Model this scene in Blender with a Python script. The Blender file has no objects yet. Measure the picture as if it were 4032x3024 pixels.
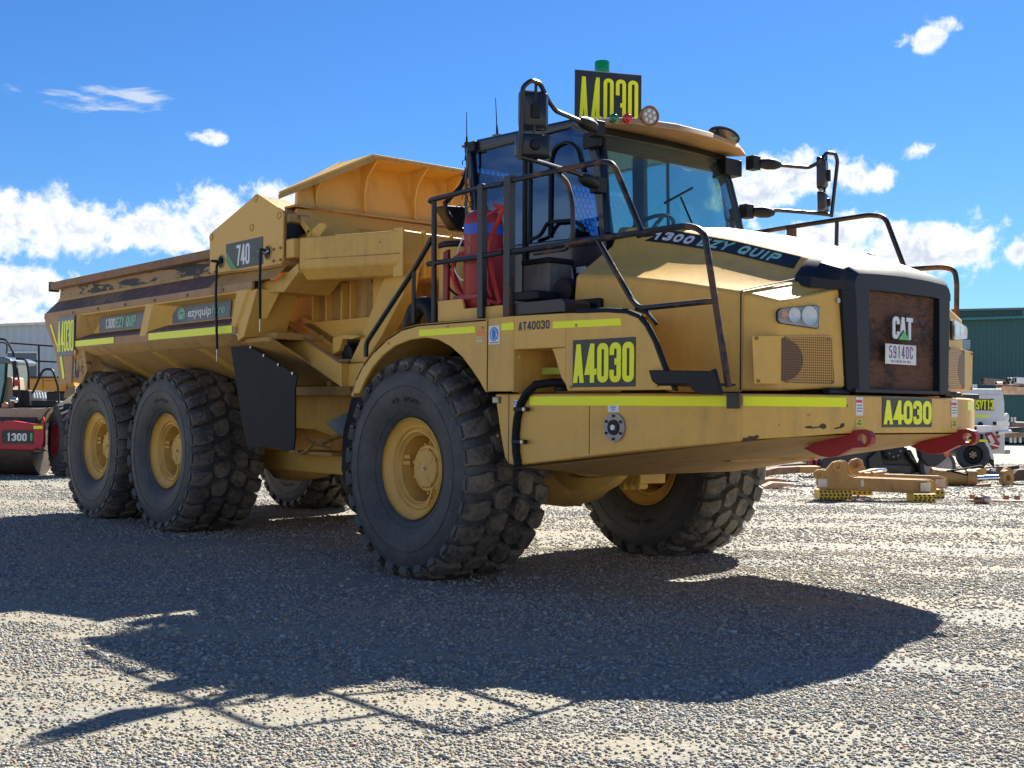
import bpy, bmesh, math, random
from mathutils import Vector, Matrix
import numpy as np
R = math.radians
S = bpy.context.scene
COL = S.collection
# ------------------------------------------------------------------ camera
# world: x = truck forward, y = away across the truck, z = up, origin under the front axle
CO = Vector((7.99509, -7.37117, 1.33046))
RT = Vector((0.64497, 0.76416, 0.00927)).normalized()
FW = Vector((-0.76413, 0.64467, 0.02247)).normalized()
UP = RT.cross(FW).normalized(); RT = FW.cross(UP).normalized()
cd = bpy.data.cameras.new('camera'); cam = bpy.data.objects.new('camera', cd); COL.objects.link(cam)
cd.sensor_width = 36; cd.lens = 42.857; cd.clip_end = 5000; cd.clip_start = .05
M = Matrix((RT, UP, -FW)).transposed().to_4x4(); M.translation = CO
cam.matrix_world = M
S.camera = cam
def px(u, v, x=None, y=None, z=None):
    """point where the sight line of a measured photo point meets a known real plane"""
    d = FW + RT*((u-2016)/4800) + UP*((1512-v)/4800)
    i, w = [(i, w) for i, w in enumerate((x, y, z)) if w is not None][0]
    return CO + d*((w-CO[i])/d[i])
def prj(p):
    d = Vector(p)-CO; k = d.dot(FW)
    return 2016+4800*d.dot(RT)/k, 1512-4800*d.dot(UP)/k
# ------------------------------------------------------------------ world, sun, exposure
SUNV = Vector((-.42, 1.07, 1.0)).normalized()
ELEV = math.asin(SUNV.z); AZ = math.atan2(SUNV.x, SUNV.y)
def N(t, k, **kw):
    n = t.nodes.new(k)
    for a, b in kw.items(): setattr(n, a, b)
    return n
class G:
    """tiny node-graph helper"""
    def __init__(s, tree): s.t = tree
    def m(s, op, a, b=None, c=None, clamp=False):
        n = s.t.nodes.new('ShaderNodeMath'); n.operation = op; n.use_clamp = clamp
        for i, w in enumerate((a, b, c)):
            if w is None: continue
            if isinstance(w, (int, float)): n.inputs[i].default_value = w
            else: s.t.links.new(w, n.inputs[i])
        return n.outputs[0]
    def mix(s, f, a, b, kind='RGBA', blend='MIX'):
        n = s.t.nodes.new('ShaderNodeMix'); n.data_type = kind; n.blend_type = blend
        ia, ib, o = (6, 7, 2) if kind == 'RGBA' else (2, 3, 0)
        for i, w in ((0, f), (ia, a), (ib, b)):
            if isinstance(w, (int, float)): n.inputs[i].default_value = w
            elif isinstance(w, tuple): n.inputs[i].default_value = (*w[:3], 1)
            else: s.t.links.new(w, n.inputs[i])
        return n.outputs[o]
    def noise(s, vec, scale, detail=4, rough=.55, dist=0, out=0):
        n = s.t.nodes.new('ShaderNodeTexNoise')
        n.inputs['Scale'].default_value = scale; n.inputs['Detail'].default_value = detail
        n.inputs['Roughness'].default_value = rough; n.inputs['Distortion'].default_value = dist
        if vec is not None: s.t.links.new(vec, n.inputs['Vector'])
        return n.outputs[out]
    def ramp(s, f, lo, hi):
        n = s.t.nodes.new('ShaderNodeMapRange'); n.interpolation_type = 'SMOOTHSTEP'
        s.t.links.new(f, n.inputs[0]); n.inputs[1].default_value = lo; n.inputs[2].default_value = hi
        return n.outputs[0]
    def scale(s, vec, xyz, loc=(0, 0, 0)):
        n = s.t.nodes.new('ShaderNodeMapping'); n.inputs['Scale'].default_value = xyz; n.inputs['Location'].default_value = loc
        s.t.links.new(vec, n.inputs[0]); return n.outputs[0]
wd = bpy.data.worlds.new('World'); S.world = wd; wd.use_nodes = True
wt = wd.node_tree; wt.nodes.clear(); g = G(wt)
sky = N(wt, 'ShaderNodeTexSky', sky_type='NISHITA', sun_disc=False)
sky.sun_elevation = ELEV; sky.sun_rotation = AZ; sky.altitude = 400; sky.air_density = 1.0; sky.dust_density = .15; sky.ozone_density = 2.2
tc = N(wt, 'ShaderNodeTexCoord'); D = tc.outputs['Generated']
sx = N(wt, 'ShaderNodeSeparateXYZ'); wt.links.new(D, sx.inputs[0])
# bearing (0 towards the view axis, + to the right) and elevation of a sky direction, in degrees
BX = math.degrees(math.atan2(FW.y, FW.x))
az = g.m('SUBTRACT', BX, g.m('MULTIPLY', g.m('ARCTAN2', sx.outputs[1], sx.outputs[0]), 57.29578))
az = g.m('SUBTRACT', g.m('MODULO', g.m('ADD', az, 540.), 360.), 180.)
el = g.m('MULTIPLY', g.m('ARCSINE', sx.outputs[2]), 57.29578)
cx = N(wt, 'ShaderNodeCombineXYZ'); wt.links.new(az, cx.inputs[0]); wt.links.new(el, cx.inputs[1])
V = cx.outputs[0]
def billow(vec):
    a = g.noise(vec, .30, 2, .5); b = g.noise(vec, .85, 7, .60, .25)
    return g.m('ADD', g.m('MULTIPLY', g.m('SUBTRACT', a, .5), 1.1), g.m('MULTIPLY', g.m('SUBTRACT', b, .5), 2.1))
warp = billow(V); warps = billow(g.scale(V, (1, 1, 1), (.55, .75, 0)))
fine = g.noise(V, 2.6, 6, .65)
def sky_dir(u, v):
    d = (FW + RT*((u-2016)/4800) + UP*((1512-v)/4800)).normalized()
    return BX-math.degrees(math.atan2(d.y, d.x)), math.degrees(math.asin(d.z))
def blob(cx_, cy, rx, ry, soft=.55, amp=1.):
    dx = g.m('DIVIDE', g.m('SUBTRACT', az, cx_), rx); dy = g.m('DIVIDE', g.m('SUBTRACT', el, cy), ry)
    r = g.m('SQRT', g.m('ADD', g.m('MULTIPLY', dx, dx), g.m('MULTIPLY', dy, dy)))
    return g.m('MULTIPLY', g.m('SUBTRACT', 1., r), amp)
BL = []
def cl(u, v, ru, rv, amp=1.):
    a, e = sky_dir(u, v); BL.append(blob(a, e, ru/4800*57.3, rv/4800*57.3, amp=amp))
cl(40, 880, 360, 140); cl(330, 905, 290, 100); cl(620, 905, 290, 100); cl(880, 870, 250, 120); cl(1080, 790, 150, 80, .85)
cl(20, 1140, 290, 120); cl(270, 1190, 170, 60, .8); cl(60, 1250, 300, 65, .8)
cl(3130, 690, 250, 92); cl(3390, 700, 160, 70, .8); cl(3600, 985, 320, 125); cl(3230, 940, 260, 92); cl(3790, 1010, 140, 70, .8); cl(2950, 760, 210, 85)
cl(3650, 150, 90, 46, .7); cl(3620, 595, 80, 34, .65); cl(815, 540, 70, 26, .7); cl(4010, 990, 70, 60, .6); cl(3720, 90, 60, 26, .3)

acc = BL[0]
for b in BL[1:]: acc = g.m('MAXIMUM', acc, b)
dens = g.m('ADD', g.m('ADD', acc, .05), warp)
dens = g.m('ADD', dens, g.m('MULTIPLY', g.m('SUBTRACT', fine, .5), .35))
# unseen cloud band added round the horizon, dense to fill the shaded side
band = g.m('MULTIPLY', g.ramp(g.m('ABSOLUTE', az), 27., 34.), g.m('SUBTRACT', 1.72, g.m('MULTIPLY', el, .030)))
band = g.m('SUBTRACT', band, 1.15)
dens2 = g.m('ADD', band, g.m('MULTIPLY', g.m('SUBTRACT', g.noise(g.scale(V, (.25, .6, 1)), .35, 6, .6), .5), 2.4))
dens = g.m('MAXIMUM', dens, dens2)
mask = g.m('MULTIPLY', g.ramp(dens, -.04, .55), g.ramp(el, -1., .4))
# wispy streaks high left
a0, e0 = sky_dir(400, 395)
wx = g.noise(g.scale(V, (.5, 2.6, 1), (5, 2, 0)), .9, 6, .62, .6)
w1 = blob(a0, e0, 4.6, .95); a1, e1 = sky_dir(560, 385); w2 = blob(a1, e1, 2.0, .55, amp=1.5)
wi = g.m('ADD', g.m('MAXIMUM', w1, w2), g.m('MULTIPLY', g.m('SUBTRACT', wx, .56), 4.))
wi = g.m('MULTIPLY', g.m('MULTIPLY', g.ramp(wi, .1, 1.3), g.ramp(g.m('MAXIMUM', w1, w2), 0, .3)), .75)
# lit towards the sun (up and to the right), grey where more cloud lies above
lit = g.ramp(g.m('SUBTRACT', warp, warps), -.30, .38)
deep = g.ramp(g.m('ADD', g.m('SUBTRACT', dens, .35), g.m('MULTIPLY', g.noise(g.scale(V, (.4, 1, 1), (3, 9, 1)), .30, 3, .5), .9)), .45, 1.15)
ccol = g.mix(g.m('MAXIMUM', lit, g.m('SUBTRACT', 1., deep)), (5.0, 5.6, 6.6), (8.6, 8.8, 9.0))
bg = N(wt, 'ShaderNodeBackground'); bg.inputs[1].default_value = .051
tint = g.mix(g.ramp(el, 0., 16.), (.42, .68, .92), (.33, .655, 1.06))
skyc = g.mix(1., sky.outputs[0], tint, blend='MULTIPLY')
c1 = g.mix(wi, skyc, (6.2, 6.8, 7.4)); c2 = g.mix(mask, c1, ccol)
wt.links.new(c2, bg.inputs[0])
wo = N(wt, 'ShaderNodeOutputWorld'); wt.links.new(bg.outputs[0], wo.inputs[0])
sl = bpy.data.lights.new('sun', 'SUN'); sl.energy = 5.0; sl.angle = R(.53); sl.color = (1, .955, .85)
so = bpy.data.objects.new('sun', sl); COL.objects.link(so); so.rotation_euler = SUNV.to_track_quat('Z', 'Y').to_euler()
so.location = (0, 0, 30)
S.view_settings.view_transform = 'Standard'; S.view_settings.look = 'None'
S.view_settings.exposure = 1.32; S.view_settings.gamma = 1
# ------------------------------------------------------------------ materials
def newmat(name):
    m = bpy.data.materials.new(name); m.use_nodes = True
    t = m.node_tree; b = t.nodes['Principled BSDF']; return m, t, b, G(t)
def simple(name, col, rough=.5, metal=0, var=.12, scale=6, bump=0, spec=.5, coat=0):
    m, t, b, g = newmat(name)
    ob = N(t, 'ShaderNodeTexCoord').outputs['Object']
    n = g.noise(ob, scale, 5, .6)
    b.inputs['Roughness'].default_value = rough; b.inputs['Metallic'].default_value = metal
    b.inputs['Specular IOR Level'].default_value = spec; b.inputs['Coat Weight'].default_value = coat
    lo = tuple(c*(1-var) for c in col); hi = tuple(min(1, c*(1+var)) for c in col)
    t.links.new(g.mix(g.ramp(n, .3, .7), lo, hi), b.inputs['Base Color'])
    t.links.new(g.m('ADD', rough-.08, g.m('MULTIPLY', n, .16)), b.inputs['Roughness'])
    if bump:
        bp = N(t, 'ShaderNodeBump'); bp.inputs['Distance'].default_value = bump; bp.inputs['Strength'].default_value = .6
        t.links.new(g.noise(ob, scale*9, 4, .6), bp.inputs['Height']); t.links.new(bp.outputs[0], b.inputs['Normal'])
    return m
def paint(name, col, dirt=(.20, .12, .06), amt=.35, rough=.42, scale=1.3, chips=0., chipcol=(.07, .045, .035), streak=.3):
    """machine paint: clouded dust, rain streaks and chips down to brown primer"""
    m, t, b, g = newmat(name)
    ob = N(t, 'ShaderNodeTexCoord').outputs['Object']
    n1 = g.noise(ob, scale, 7, .62, .3); n2 = g.noise(g.scale(ob, (5, 5, .5)), 2.2, 5, .6); n3 = g.noise(ob, 22, 4, .6)
    f = g.m('MULTIPLY', g.ramp(g.m('ADD', n1, g.m('MULTIPLY', g.m('SUBTRACT', n2, .5), streak)), .42, .85), amt)
    c = g.mix(f, tuple(col), dirt)
    c = g.mix(g.m('MULTIPLY', g.ramp(n3, .25, .8), .16), c, tuple(min(1, k*1.5+.03) for k in col))
    if chips:
        cn = g.noise(ob, 3.1, 8, .72, .2); cf = g.ramp(cn, .70-chips, .715-chips)
        c = g.mix(cf, c, chipcol); f = g.m('MAXIMUM', f, cf)
    t.links.new(c, b.inputs['Base Color'])
    t.links.new(g.m('ADD', rough, g.m('MULTIPLY', n3, .18)), b.inputs['Roughness'])
    bp = N(t, 'ShaderNodeBump'); bp.inputs['Distance'].default_value = .004; bp.inputs['Strength'].default_value = .25
    t.links.new(n1, bp.inputs['Height']); t.links.new(bp.outputs[0], b.inputs['Normal'])
    return m
YC = (.72, .42, .088)
YEL = paint('machine_yellow', YC, (.42, .26, .085), .65, chips=.012, streak=.6)
YCH = paint('machine_yellow_chipped', YC, (.40, .24, .10), .7, chips=.03, streak=.7)
YDT = paint('machine_yellow_dusty', (.50, .29, .085), (.17, .10, .05), .75, .6, 2.2, chips=.045, streak=.9)
YRU = paint('machine_yellow_rusty', (.48, .29, .10), (.19, .10, .065), .95, .6, 1.6, chips=.11, chipcol=(.10, .055, .045), streak=.6)
SHELF = paint('scoured_purple_steel', (.115, .066, .055), (.36, .22, .11), .9, .6, .7, streak=1.0)
RUST = paint('rusted_body_rail', (.29, .155, .085), (.13, .075, .055), .9, .7, 2.0, chips=.05, streak=.8)
BLK = simple('black_plastic', (.009, .010, .014), .5, var=.4, spec=.3)
BLP = simple('satin_black_paint', (.014, .019, .03), .33, var=.35, scale=3)
DGR = simple('dark_blue_grey_shroud', (.009, .013, .022), .5, var=.35, scale=3, bump=.0008, spec=.35)
CABM = simple('cab_black_paint', (.010, .016, .028), .25, var=.3, scale=2, coat=.3)
STEEL = simple('bare_steel', (.45, .45, .46), .35, 1, .2)
CHROME = simple('polished_rod', (.75, .78, .8), .12, 1, .05)
GRY = simple('grey_box_plastic', (.16, .155, .14), .6, var=.3)
RED = paint('red_enamel', (.34, .018, .022), (.2, .03, .03), .5, .35)
REDD = paint('tow_hook_red', (.34, .012, .022), (.16, .02, .02), .6, .32)
REDH = simple('red_hose', (.55, .035, .03), .45)
BLUE = simple('blue_band', (.02, .10, .55), .4)
WHT = simple('white_enamel', (.74, .75, .76), .4, var=.06)
OFFW = simple('aged_white_plate', (.72, .71, .68), .45, var=.1)
PUR = simple('violet_characters', (.16, .09, .28), .5)
SGB = simple('sign_black', (.017, .020, .026), .35, var=.35, scale=9)
SGG = simple('sun_bleached_sign_grey', (.095, .12, .15), .4, var=.3)
GRN = simple('logo_green', (.10, .52, .16), .45)
MINT = simple('mint_letters', (.26, .62, .42), .45)
ORA = simple('orange_lens', (.9, .2, .02), .3)
REDL = simple('red_lens', (.5, .015, .02), .15, coat=.6)
GRNL = simple('green_lens', (.01, .16, .06), .15, coat=.6)
LBLU = simple('sign_blue', (.02, .19, .62), .4)
def tape():
    m, t, b, g = newmat('fluoro_yellow_reflective')
    ob = N(t, 'ShaderNodeTexCoord').outputs['Object']
    n = g.noise(ob, 9, 6, .65); f = g.ramp(n, .62, .8)
    b.inputs['Roughness'].default_value = .35
    t.links.new(g.mix(g.m('MULTIPLY', f, .3), (.93, .98, .0), (.55, .6, .04)), b.inputs['Base Color'])
    # fluorescent sheeting really re-emits absorbed daylight; only the very bright base colour stands for that
    return m
TAPE = tape()
def rusty_tube(name, a=(.011, .012, .016), amt=.5):
    m, t, b, g = newmat(name)
    ob = N(t, 'ShaderNodeTexCoord').outputs['Object']
    n = g.noise(ob, 2.2, 6, .66, .6); n2 = g.noise(ob, 14, 5, .7)
    f = g.ramp(g.m('ADD', g.m('MULTIPLY', n, .7), g.m('MULTIPLY', n2, .3)), .62-amt*.3, .68-amt*.3)
    t.links.new(g.mix(f, a, g.mix(n2, (.16, .065, .035), (.085, .04, .025))), b.inputs['Base Color'])
    t.links.new(g.m('ADD', .35, g.m('MULTIPLY', f, .35)), b.inputs['Roughness'])
    return m
TUB = rusty_tube('worn_black_handrail', amt=.38); TUB2 = rusty_tube('black_handrail', amt=.1)
def rubber(name, base, dust, lo=.45, hi=.7, bumpd=.004):
    m, t, b, g = newmat(name)
    ob = N(t, 'ShaderNodeTexCoord').outputs['Object']
    n = g.noise(ob, 3.2, 8, .68, .4); n2 = g.noise(ob, 26, 5, .7)
    f = g.ramp(g.m('ADD', g.m('MULTIPLY', n, .6), g.m('MULTIPLY', n2, .4)), lo, hi)
    t.links.new(g.mix(f, base, dust), b.inputs['Base Color'])
    b.inputs['Roughness'].default_value = .62
    bp = N(t, 'ShaderNodeBump'); bp.inputs['Distance'].default_value = bumpd; bp.inputs['Strength'].default_value = .7
    t.links.new(n2, bp.inputs['Height']); t.links.new(bp.outputs[0], b.inputs['Normal'])
    return m
RUB = rubber('sidewall_rubber', (.034, .038, .044), (.075, .075, .074), .38, .64, .0015)
TRD = rubber('worn_tread_rubber', (.030, .029, .029), (.17, .14, .105), .38, .60, .007)
FLAP = simple('black_rubber_sheet', (.006, .008, .012), .6, var=.3, spec=.2)
def glassm(name, tint, refl=1.0, dusty=.0, rc=(.85, .95, 1)):
    m, t, b, g = newmat(name); t.nodes.remove(b)
    o = [n for n in t.nodes if n.type == 'OUTPUT_MATERIAL'][0]
    tr = N(t, 'ShaderNodeBsdfTransparent'); tr.inputs[0].default_value = (*tint, 1)
    gl = N(t, 'ShaderNodeBsdfGlossy'); gl.inputs['Roughness'].default_value = .02; gl.inputs[0].default_value = (*rc, 1)
    fr = N(t, 'ShaderNodeFresnel'); t.links.new(g.mix(N(t, 'ShaderNodeNewGeometry').outputs['Backfacing'], 1.5, 1/1.5, kind='FLOAT'), fr.inputs[0])
    mx = N(t, 'ShaderNodeMixShader'); t.links.new(g.m('MULTIPLY', fr.outputs[0], refl, clamp=True), mx.inputs[0])
    t.links.new(tr.outputs[0], mx.inputs[1]); t.links.new(gl.outputs[0], mx.inputs[2])
    last = mx.outputs[0]
    if dusty:
        df = N(t, 'ShaderNodeBsdfDiffuse'); df.inputs[0].default_value = (.30, .42, .40, 1)
        ob = N(t, 'ShaderNodeTexCoord').outputs['Object']
        m2 = N(t, 'ShaderNodeMixShader'); t.links.new(g.m('MULTIPLY', g.noise(ob, 2, 4, .6), dusty), m2.inputs[0])
        t.links.new(last, m2.inputs[1]); t.links.new(df.outputs[0], m2.inputs[2]); last = m2.outputs[0]
    t.links.new(last, o.inputs[0]); return m
GLS = glassm('cab_glass', (.60, .79, .78), 1.9, .16, (.88, 1, .97))
GLD = glassm('door_glass', (.22, .38, .55), 3.0, .0, (.30, .50, .80))
LENS = glassm('lamp_lens', (.9, .92, .95), 1.2)
# ------------------------------------------------------------------ object helpers
def link(o, parent=None):
    COL.objects.link(o)
    if parent is not None: o.parent = parent
    return o
def empty(name, loc=(0, 0, 0), rz=0, label=None, cat=None, group=None, kind=None):
    o = bpy.data.objects.new(name, None); o.empty_display_size = .2; link(o)
    o.location = loc; o.rotation_euler = (0, 0, rz); tag(o, label, cat, group, kind); return o
def tag(o, label=None, cat=None, group=None, kind=None):
    for k, w in (('label', label), ('category', cat), ('group', group), ('kind', kind)):
        if w: o[k] = w
    return o
class MB:
    """collects solids; build() makes ONE mesh object"""
    def __init__(s): s.v = []; s.f = []; s.mi = []; s.k = 0
    def add(s, vs, fs, mi=0):
        o = len(s.v); s.v += [tuple(p) for p in vs]; s.f += [tuple(i+o for i in f) for f in fs]; s.mi += [mi]*len(fs); return s
    def box(s, a, b, mi=0):
        (x0, y0, z0), (x1, y1, z1) = a, b
        vs = [(x, y, z) for z in (z0, z1) for y in (y0, y1) for x in (x0, x1)]
        return s.add(vs, [(0, 2, 3, 1), (4, 5, 7, 6), (0, 1, 5, 4), (2, 6, 7, 3), (0, 4, 6, 2), (1, 3, 7, 5)], mi)
    def obox(s, c, ax, ay, az_, mi=0):
        c, ax, ay, az_ = map(Vector, (c, ax, ay, az_))
        vs = [c+ax*i+ay*j+az_*k for k in (-.5, .5) for j in (-.5, .5) for i in (-.5, .5)]
        return s.add(vs, [(0, 2, 3, 1), (4, 5, 7, 6), (0, 1, 5, 4), (2, 6, 7, 3), (0, 4, 6, 2), (1, 3, 7, 5)], mi)
    def prism(s, pts, off, mi=0):
        pts = [Vector(p) for p in pts]; off = Vector(off); n = len(pts)
        vs = pts+[p+off for p in pts]
        fs = [tuple(range(n)), tuple(reversed(range(n, 2*n)))]+[(i, i+n, (i+1) % n+n, (i+1) % n) for i in range(n)]
        return s.add(vs, fs, mi)
    def beam(s, p, q, w, h, up=(0, 0, 1), mi=0):
        p, q = Vector(p), Vector(q); d = (q-p); L = d.length; d.normalize(); up = Vector(up)
        sd = d.cross(up).normalized(); u = sd.cross(d).normalized()
        return s.obox((p+q)/2, d*L, sd*w, u*h, mi)
    def cyl(s, p, q, r, n=16, r2=None, mi=0, caps=True):
        p, q = Vector(p), Vector(q); d = (q-p).normalized(); r2 = r if r2 is None else r2
        a = d.orthogonal().normalized(); b = d.cross(a)
        vs = [p+(a*math.cos(t)+b*math.sin(t))*r for t in [2*math.pi*i/n for i in range(n)]]
        vs += [q+(a*math.cos(t)+b*math.sin(t))*r2 for t in [2*math.pi*i/n for i in range(n)]]
        fs = [(i, (i+1) % n, (i+1) % n+n, i+n) for i in range(n)]
        if caps: fs += [tuple(reversed(range(n))), tuple(range(n, 2*n))]
        return s.add(vs, fs, mi)
    def tube(s, pts, r, n=10, mi=0, bend=0, closed=False):
        P = [Vector(p) for p in pts]
        if bend:
            Q = [P[0]]
            for i in range(1, len(P)-1):
                a, b, c = P[i-1], P[i], P[i+1]
                k = min(bend, (a-b).length*.45, (c-b).length*.45)
                p0 = b+(a-b).normalized()*k; p1 = b+(c-b).normalized()*k
                for j in range(7):
                    t = j/6; Q.append(p0*(1-t)**2+b*2*t*(1-t)+p1*t*t)
            Q.append(P[-1]); P = Q
        rings = []; prev = None
        for i, p in enumerate(P):
            d = (P[min(i+1, len(P)-1)]-P[max(i-1, 0)]).normalized()
            a = (prev-d*prev.dot(d)).normalized() if prev is not None and (prev-d*prev.dot(d)).length > 1e-5 else d.orthogonal().normalized()
            prev = a; b = d.cross(a)
            rr = r[i] if isinstance(r, (list, tuple)) else r
            rings.append([p+(a*math.cos(t)+b*math.sin(t))*rr for t in [2*math.pi*k/n for k in range(n)]])
        vs = [q for rg in rings for q in rg]; m = len(rings)
        fs = [(i*n+k, i*n+(k+1) % n, (i+1)*n+(k+1) % n, (i+1)*n+k) for i in range(m-1) for k in range(n)]
        fs += [tuple(reversed(range(n))), tuple((m-1)*n+k for k in range(n))]
        return s.add(vs, fs, mi)
    def lathe(s, prof, c, axis, n=48, mi=0, closed=False):
        """prof: (distance along axis, radius)"""
        c = Vector(c); d = Vector(axis).normalized(); a = d.orthogonal().normalized(); b = d.cross(a); m = len(prof)
        vs = [c+d*h+(a*math.cos(t)+b*math.sin(t))*r for t in [2*math.pi*i/n for i in range(n)] for h, r in prof]
        fs = [(i*m+k, i*m+k+1, ((i+1) % n)*m+k+1, ((i+1) % n)*m+k) for i in range(n) for k in range(m-1)]
        if closed: fs += [(i*m+m-1, i*m, ((i+1) % n)*m, ((i+1) % n)*m+m-1) for i in range(n)]
        return s.add(vs, fs, mi)
    def sphere(s, c, r, n=12, mi=0, sc=(1, 1, 1)):
        bm = bmesh.new(); bmesh.ops.create_uvsphere(bm, u_segments=n, v_segments=max(6, n//2), radius=r)
        c = Vector(c); vs = [(c.x+v.co.x*sc[0], c.y+v.co.y*sc[1], c.z+v.co.z*sc[2]) for v in bm.verts]
        fs = [tuple(v.index for v in f.verts) for f in bm.faces]; bm.free(); return s.add(vs, fs, mi)
    def build(s, name, mat, parent=None, bevel=0, smooth=35, seg=2, label=None, fix=True):
        me = bpy.data.meshes.new(name); me.from_pydata(s.v, [], s.f)
        if fix:
            bm = bmesh.new(); bm.from_mesh(me); bmesh.ops.recalc_face_normals(bm, faces=bm.faces[:]); bm.to_mesh(me); bm.free()
        mats = mat if isinstance(mat, (list, tuple)) else [mat]
        for m in mats: me.materials.append(m)
        if len(mats) > 1: me.polygons.foreach_set('material_index', s.mi)
        if smooth: me.shade_smooth(); me.set_sharp_from_angle(angle=R(smooth))
        o = bpy.data.objects.new(name, me); link(o, parent)
        if bevel:
            b = o.modifiers.new('bevel', 'BEVEL'); b.width = bevel; b.segments = seg; b.limit_method = 'ANGLE'; b.angle_limit = R(28); b.harden_normals = True
        if label: o['label'] = label
        return o
def mir(pts): return [(p[0], -p[1], p[2]) for p in pts]
# ------------------------------------------------------------------ stroke lettering (bold condensed capitals and figures)
GL = {
'0': [([(0, 0), (1, 0), (1, 1), (0, 1)], 1)], 'O': [([(0, 0), (1, 0), (1, 1), (0, 1)], 1)],
'1': [([(.12, .84), (.55, 1), (.55, 0)], 0)], '2': [([(0, .75), (0, 1), (1, 1), (1, .6), (0, .1), (0, 0), (1, 0)], 0)],
'3': [([(0, .72), (0, 1), (1, 1), (1, .52), (.4, .52)], 0), ([(.4, .53), (1, .53), (1, 0), (0, 0), (0, .28)], 0)],
'4': [([(.74, 1), (.74, 0)], 0), ([(.66, .98), (0, .24), (1.12, .24)], 0)],
'5': [([(.95, 1), (0, 1), (0, .58), (1, .58), (1, 0), (0, 0), (0, .22)], 0)],
'7': [([(0, 1), (1, 1), (.35, 0)], 0)],
'9': [([(0, .2), (0, 0), (1, 0), (1, 1), (0, 1), (0, .45), (1, .45)], 0)],
'A': [([(0, 0), (.5, 1)], 0), ([(1, 0), (.5, 1)], 0), ([(.22, .22), (.78, .22)], 0)],
'B': [([(0, 0), (0, 1), (1, 1), (1, .52), (.2, .52)], 0), ([(.2, .5), (1, .5), (1, 0), (0, 0)], 0)],
'C': [([(1, .7), (1, 1), (0, 1), (0, 0), (1, 0), (1, .3)], 0)], 'D': [([(0, 0), (1, 0), (1, 1), (0, 1)], 1)],
'E': [([(1, 1), (0, 1), (0, 0), (1, 0)], 0), ([(0, .5), (.85, .5)], 0)], 'F': [([(1, 1), (0, 1), (0, 0)], 0), ([(0, .5), (.8, .5)], 0)],
'I': [([(.5, 0), (.5, 1)], 0)], 'J': [([(1, 1), (1, 0), (0, 0), (0, .25)], 0)], 'L': [([(0, 1), (0, 0), (1, 0)], 0)],
'M': [([(0, 0), (0, 1), (.5, .3), (1, 1), (1, 0)], 0)], 'N': [([(0, 0), (0, 1), (1, 0), (1, 1)], 0)],
'P': [([(0, 0), (0, 1), (1, 1), (1, .45), (0, .45)], 0)], 'Q': [([(0, 0), (1, 0), (1, 1), (0, 1)], 1), ([(.55, .25), (1.1, -.08)], 0)],
'R': [([(0, 0), (0, 1), (1, 1), (1, .48), (0, .48)], 0), ([(.5, .48), (1, 0)], 0)],
'S': [([(1, .76), (1, 1), (0, 1), (0, .52), (1, .48), (1, 0), (0, 0), (0, .24)], 0)],
'T': [([(0, 1), (1, 1)], 0), ([(.5, 1), (.5, 0)], 0)], 'U': [([(0, 1), (0, 0), (1, 0), (1, 1)], 0)],
'V': [([(0, 1), (.5, 0), (1, 1)], 0)], 'W': [([(0, 1), (.25, 0), (.5, .8), (.75, 0), (1, 1)], 0)],
'Y': [([(0, 1), (.5, .48), (1, 1)], 0), ([(.5, .5), (.5, 0)], 0)], 'Z': [([(0, 1), (1, 1), (0, 0), (1, 0)], 0)], '-': [([(.1, .5), (.9, .5)], 0)]}
SHARP = set('A4VWYZ7MNTEFL1I')
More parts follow.
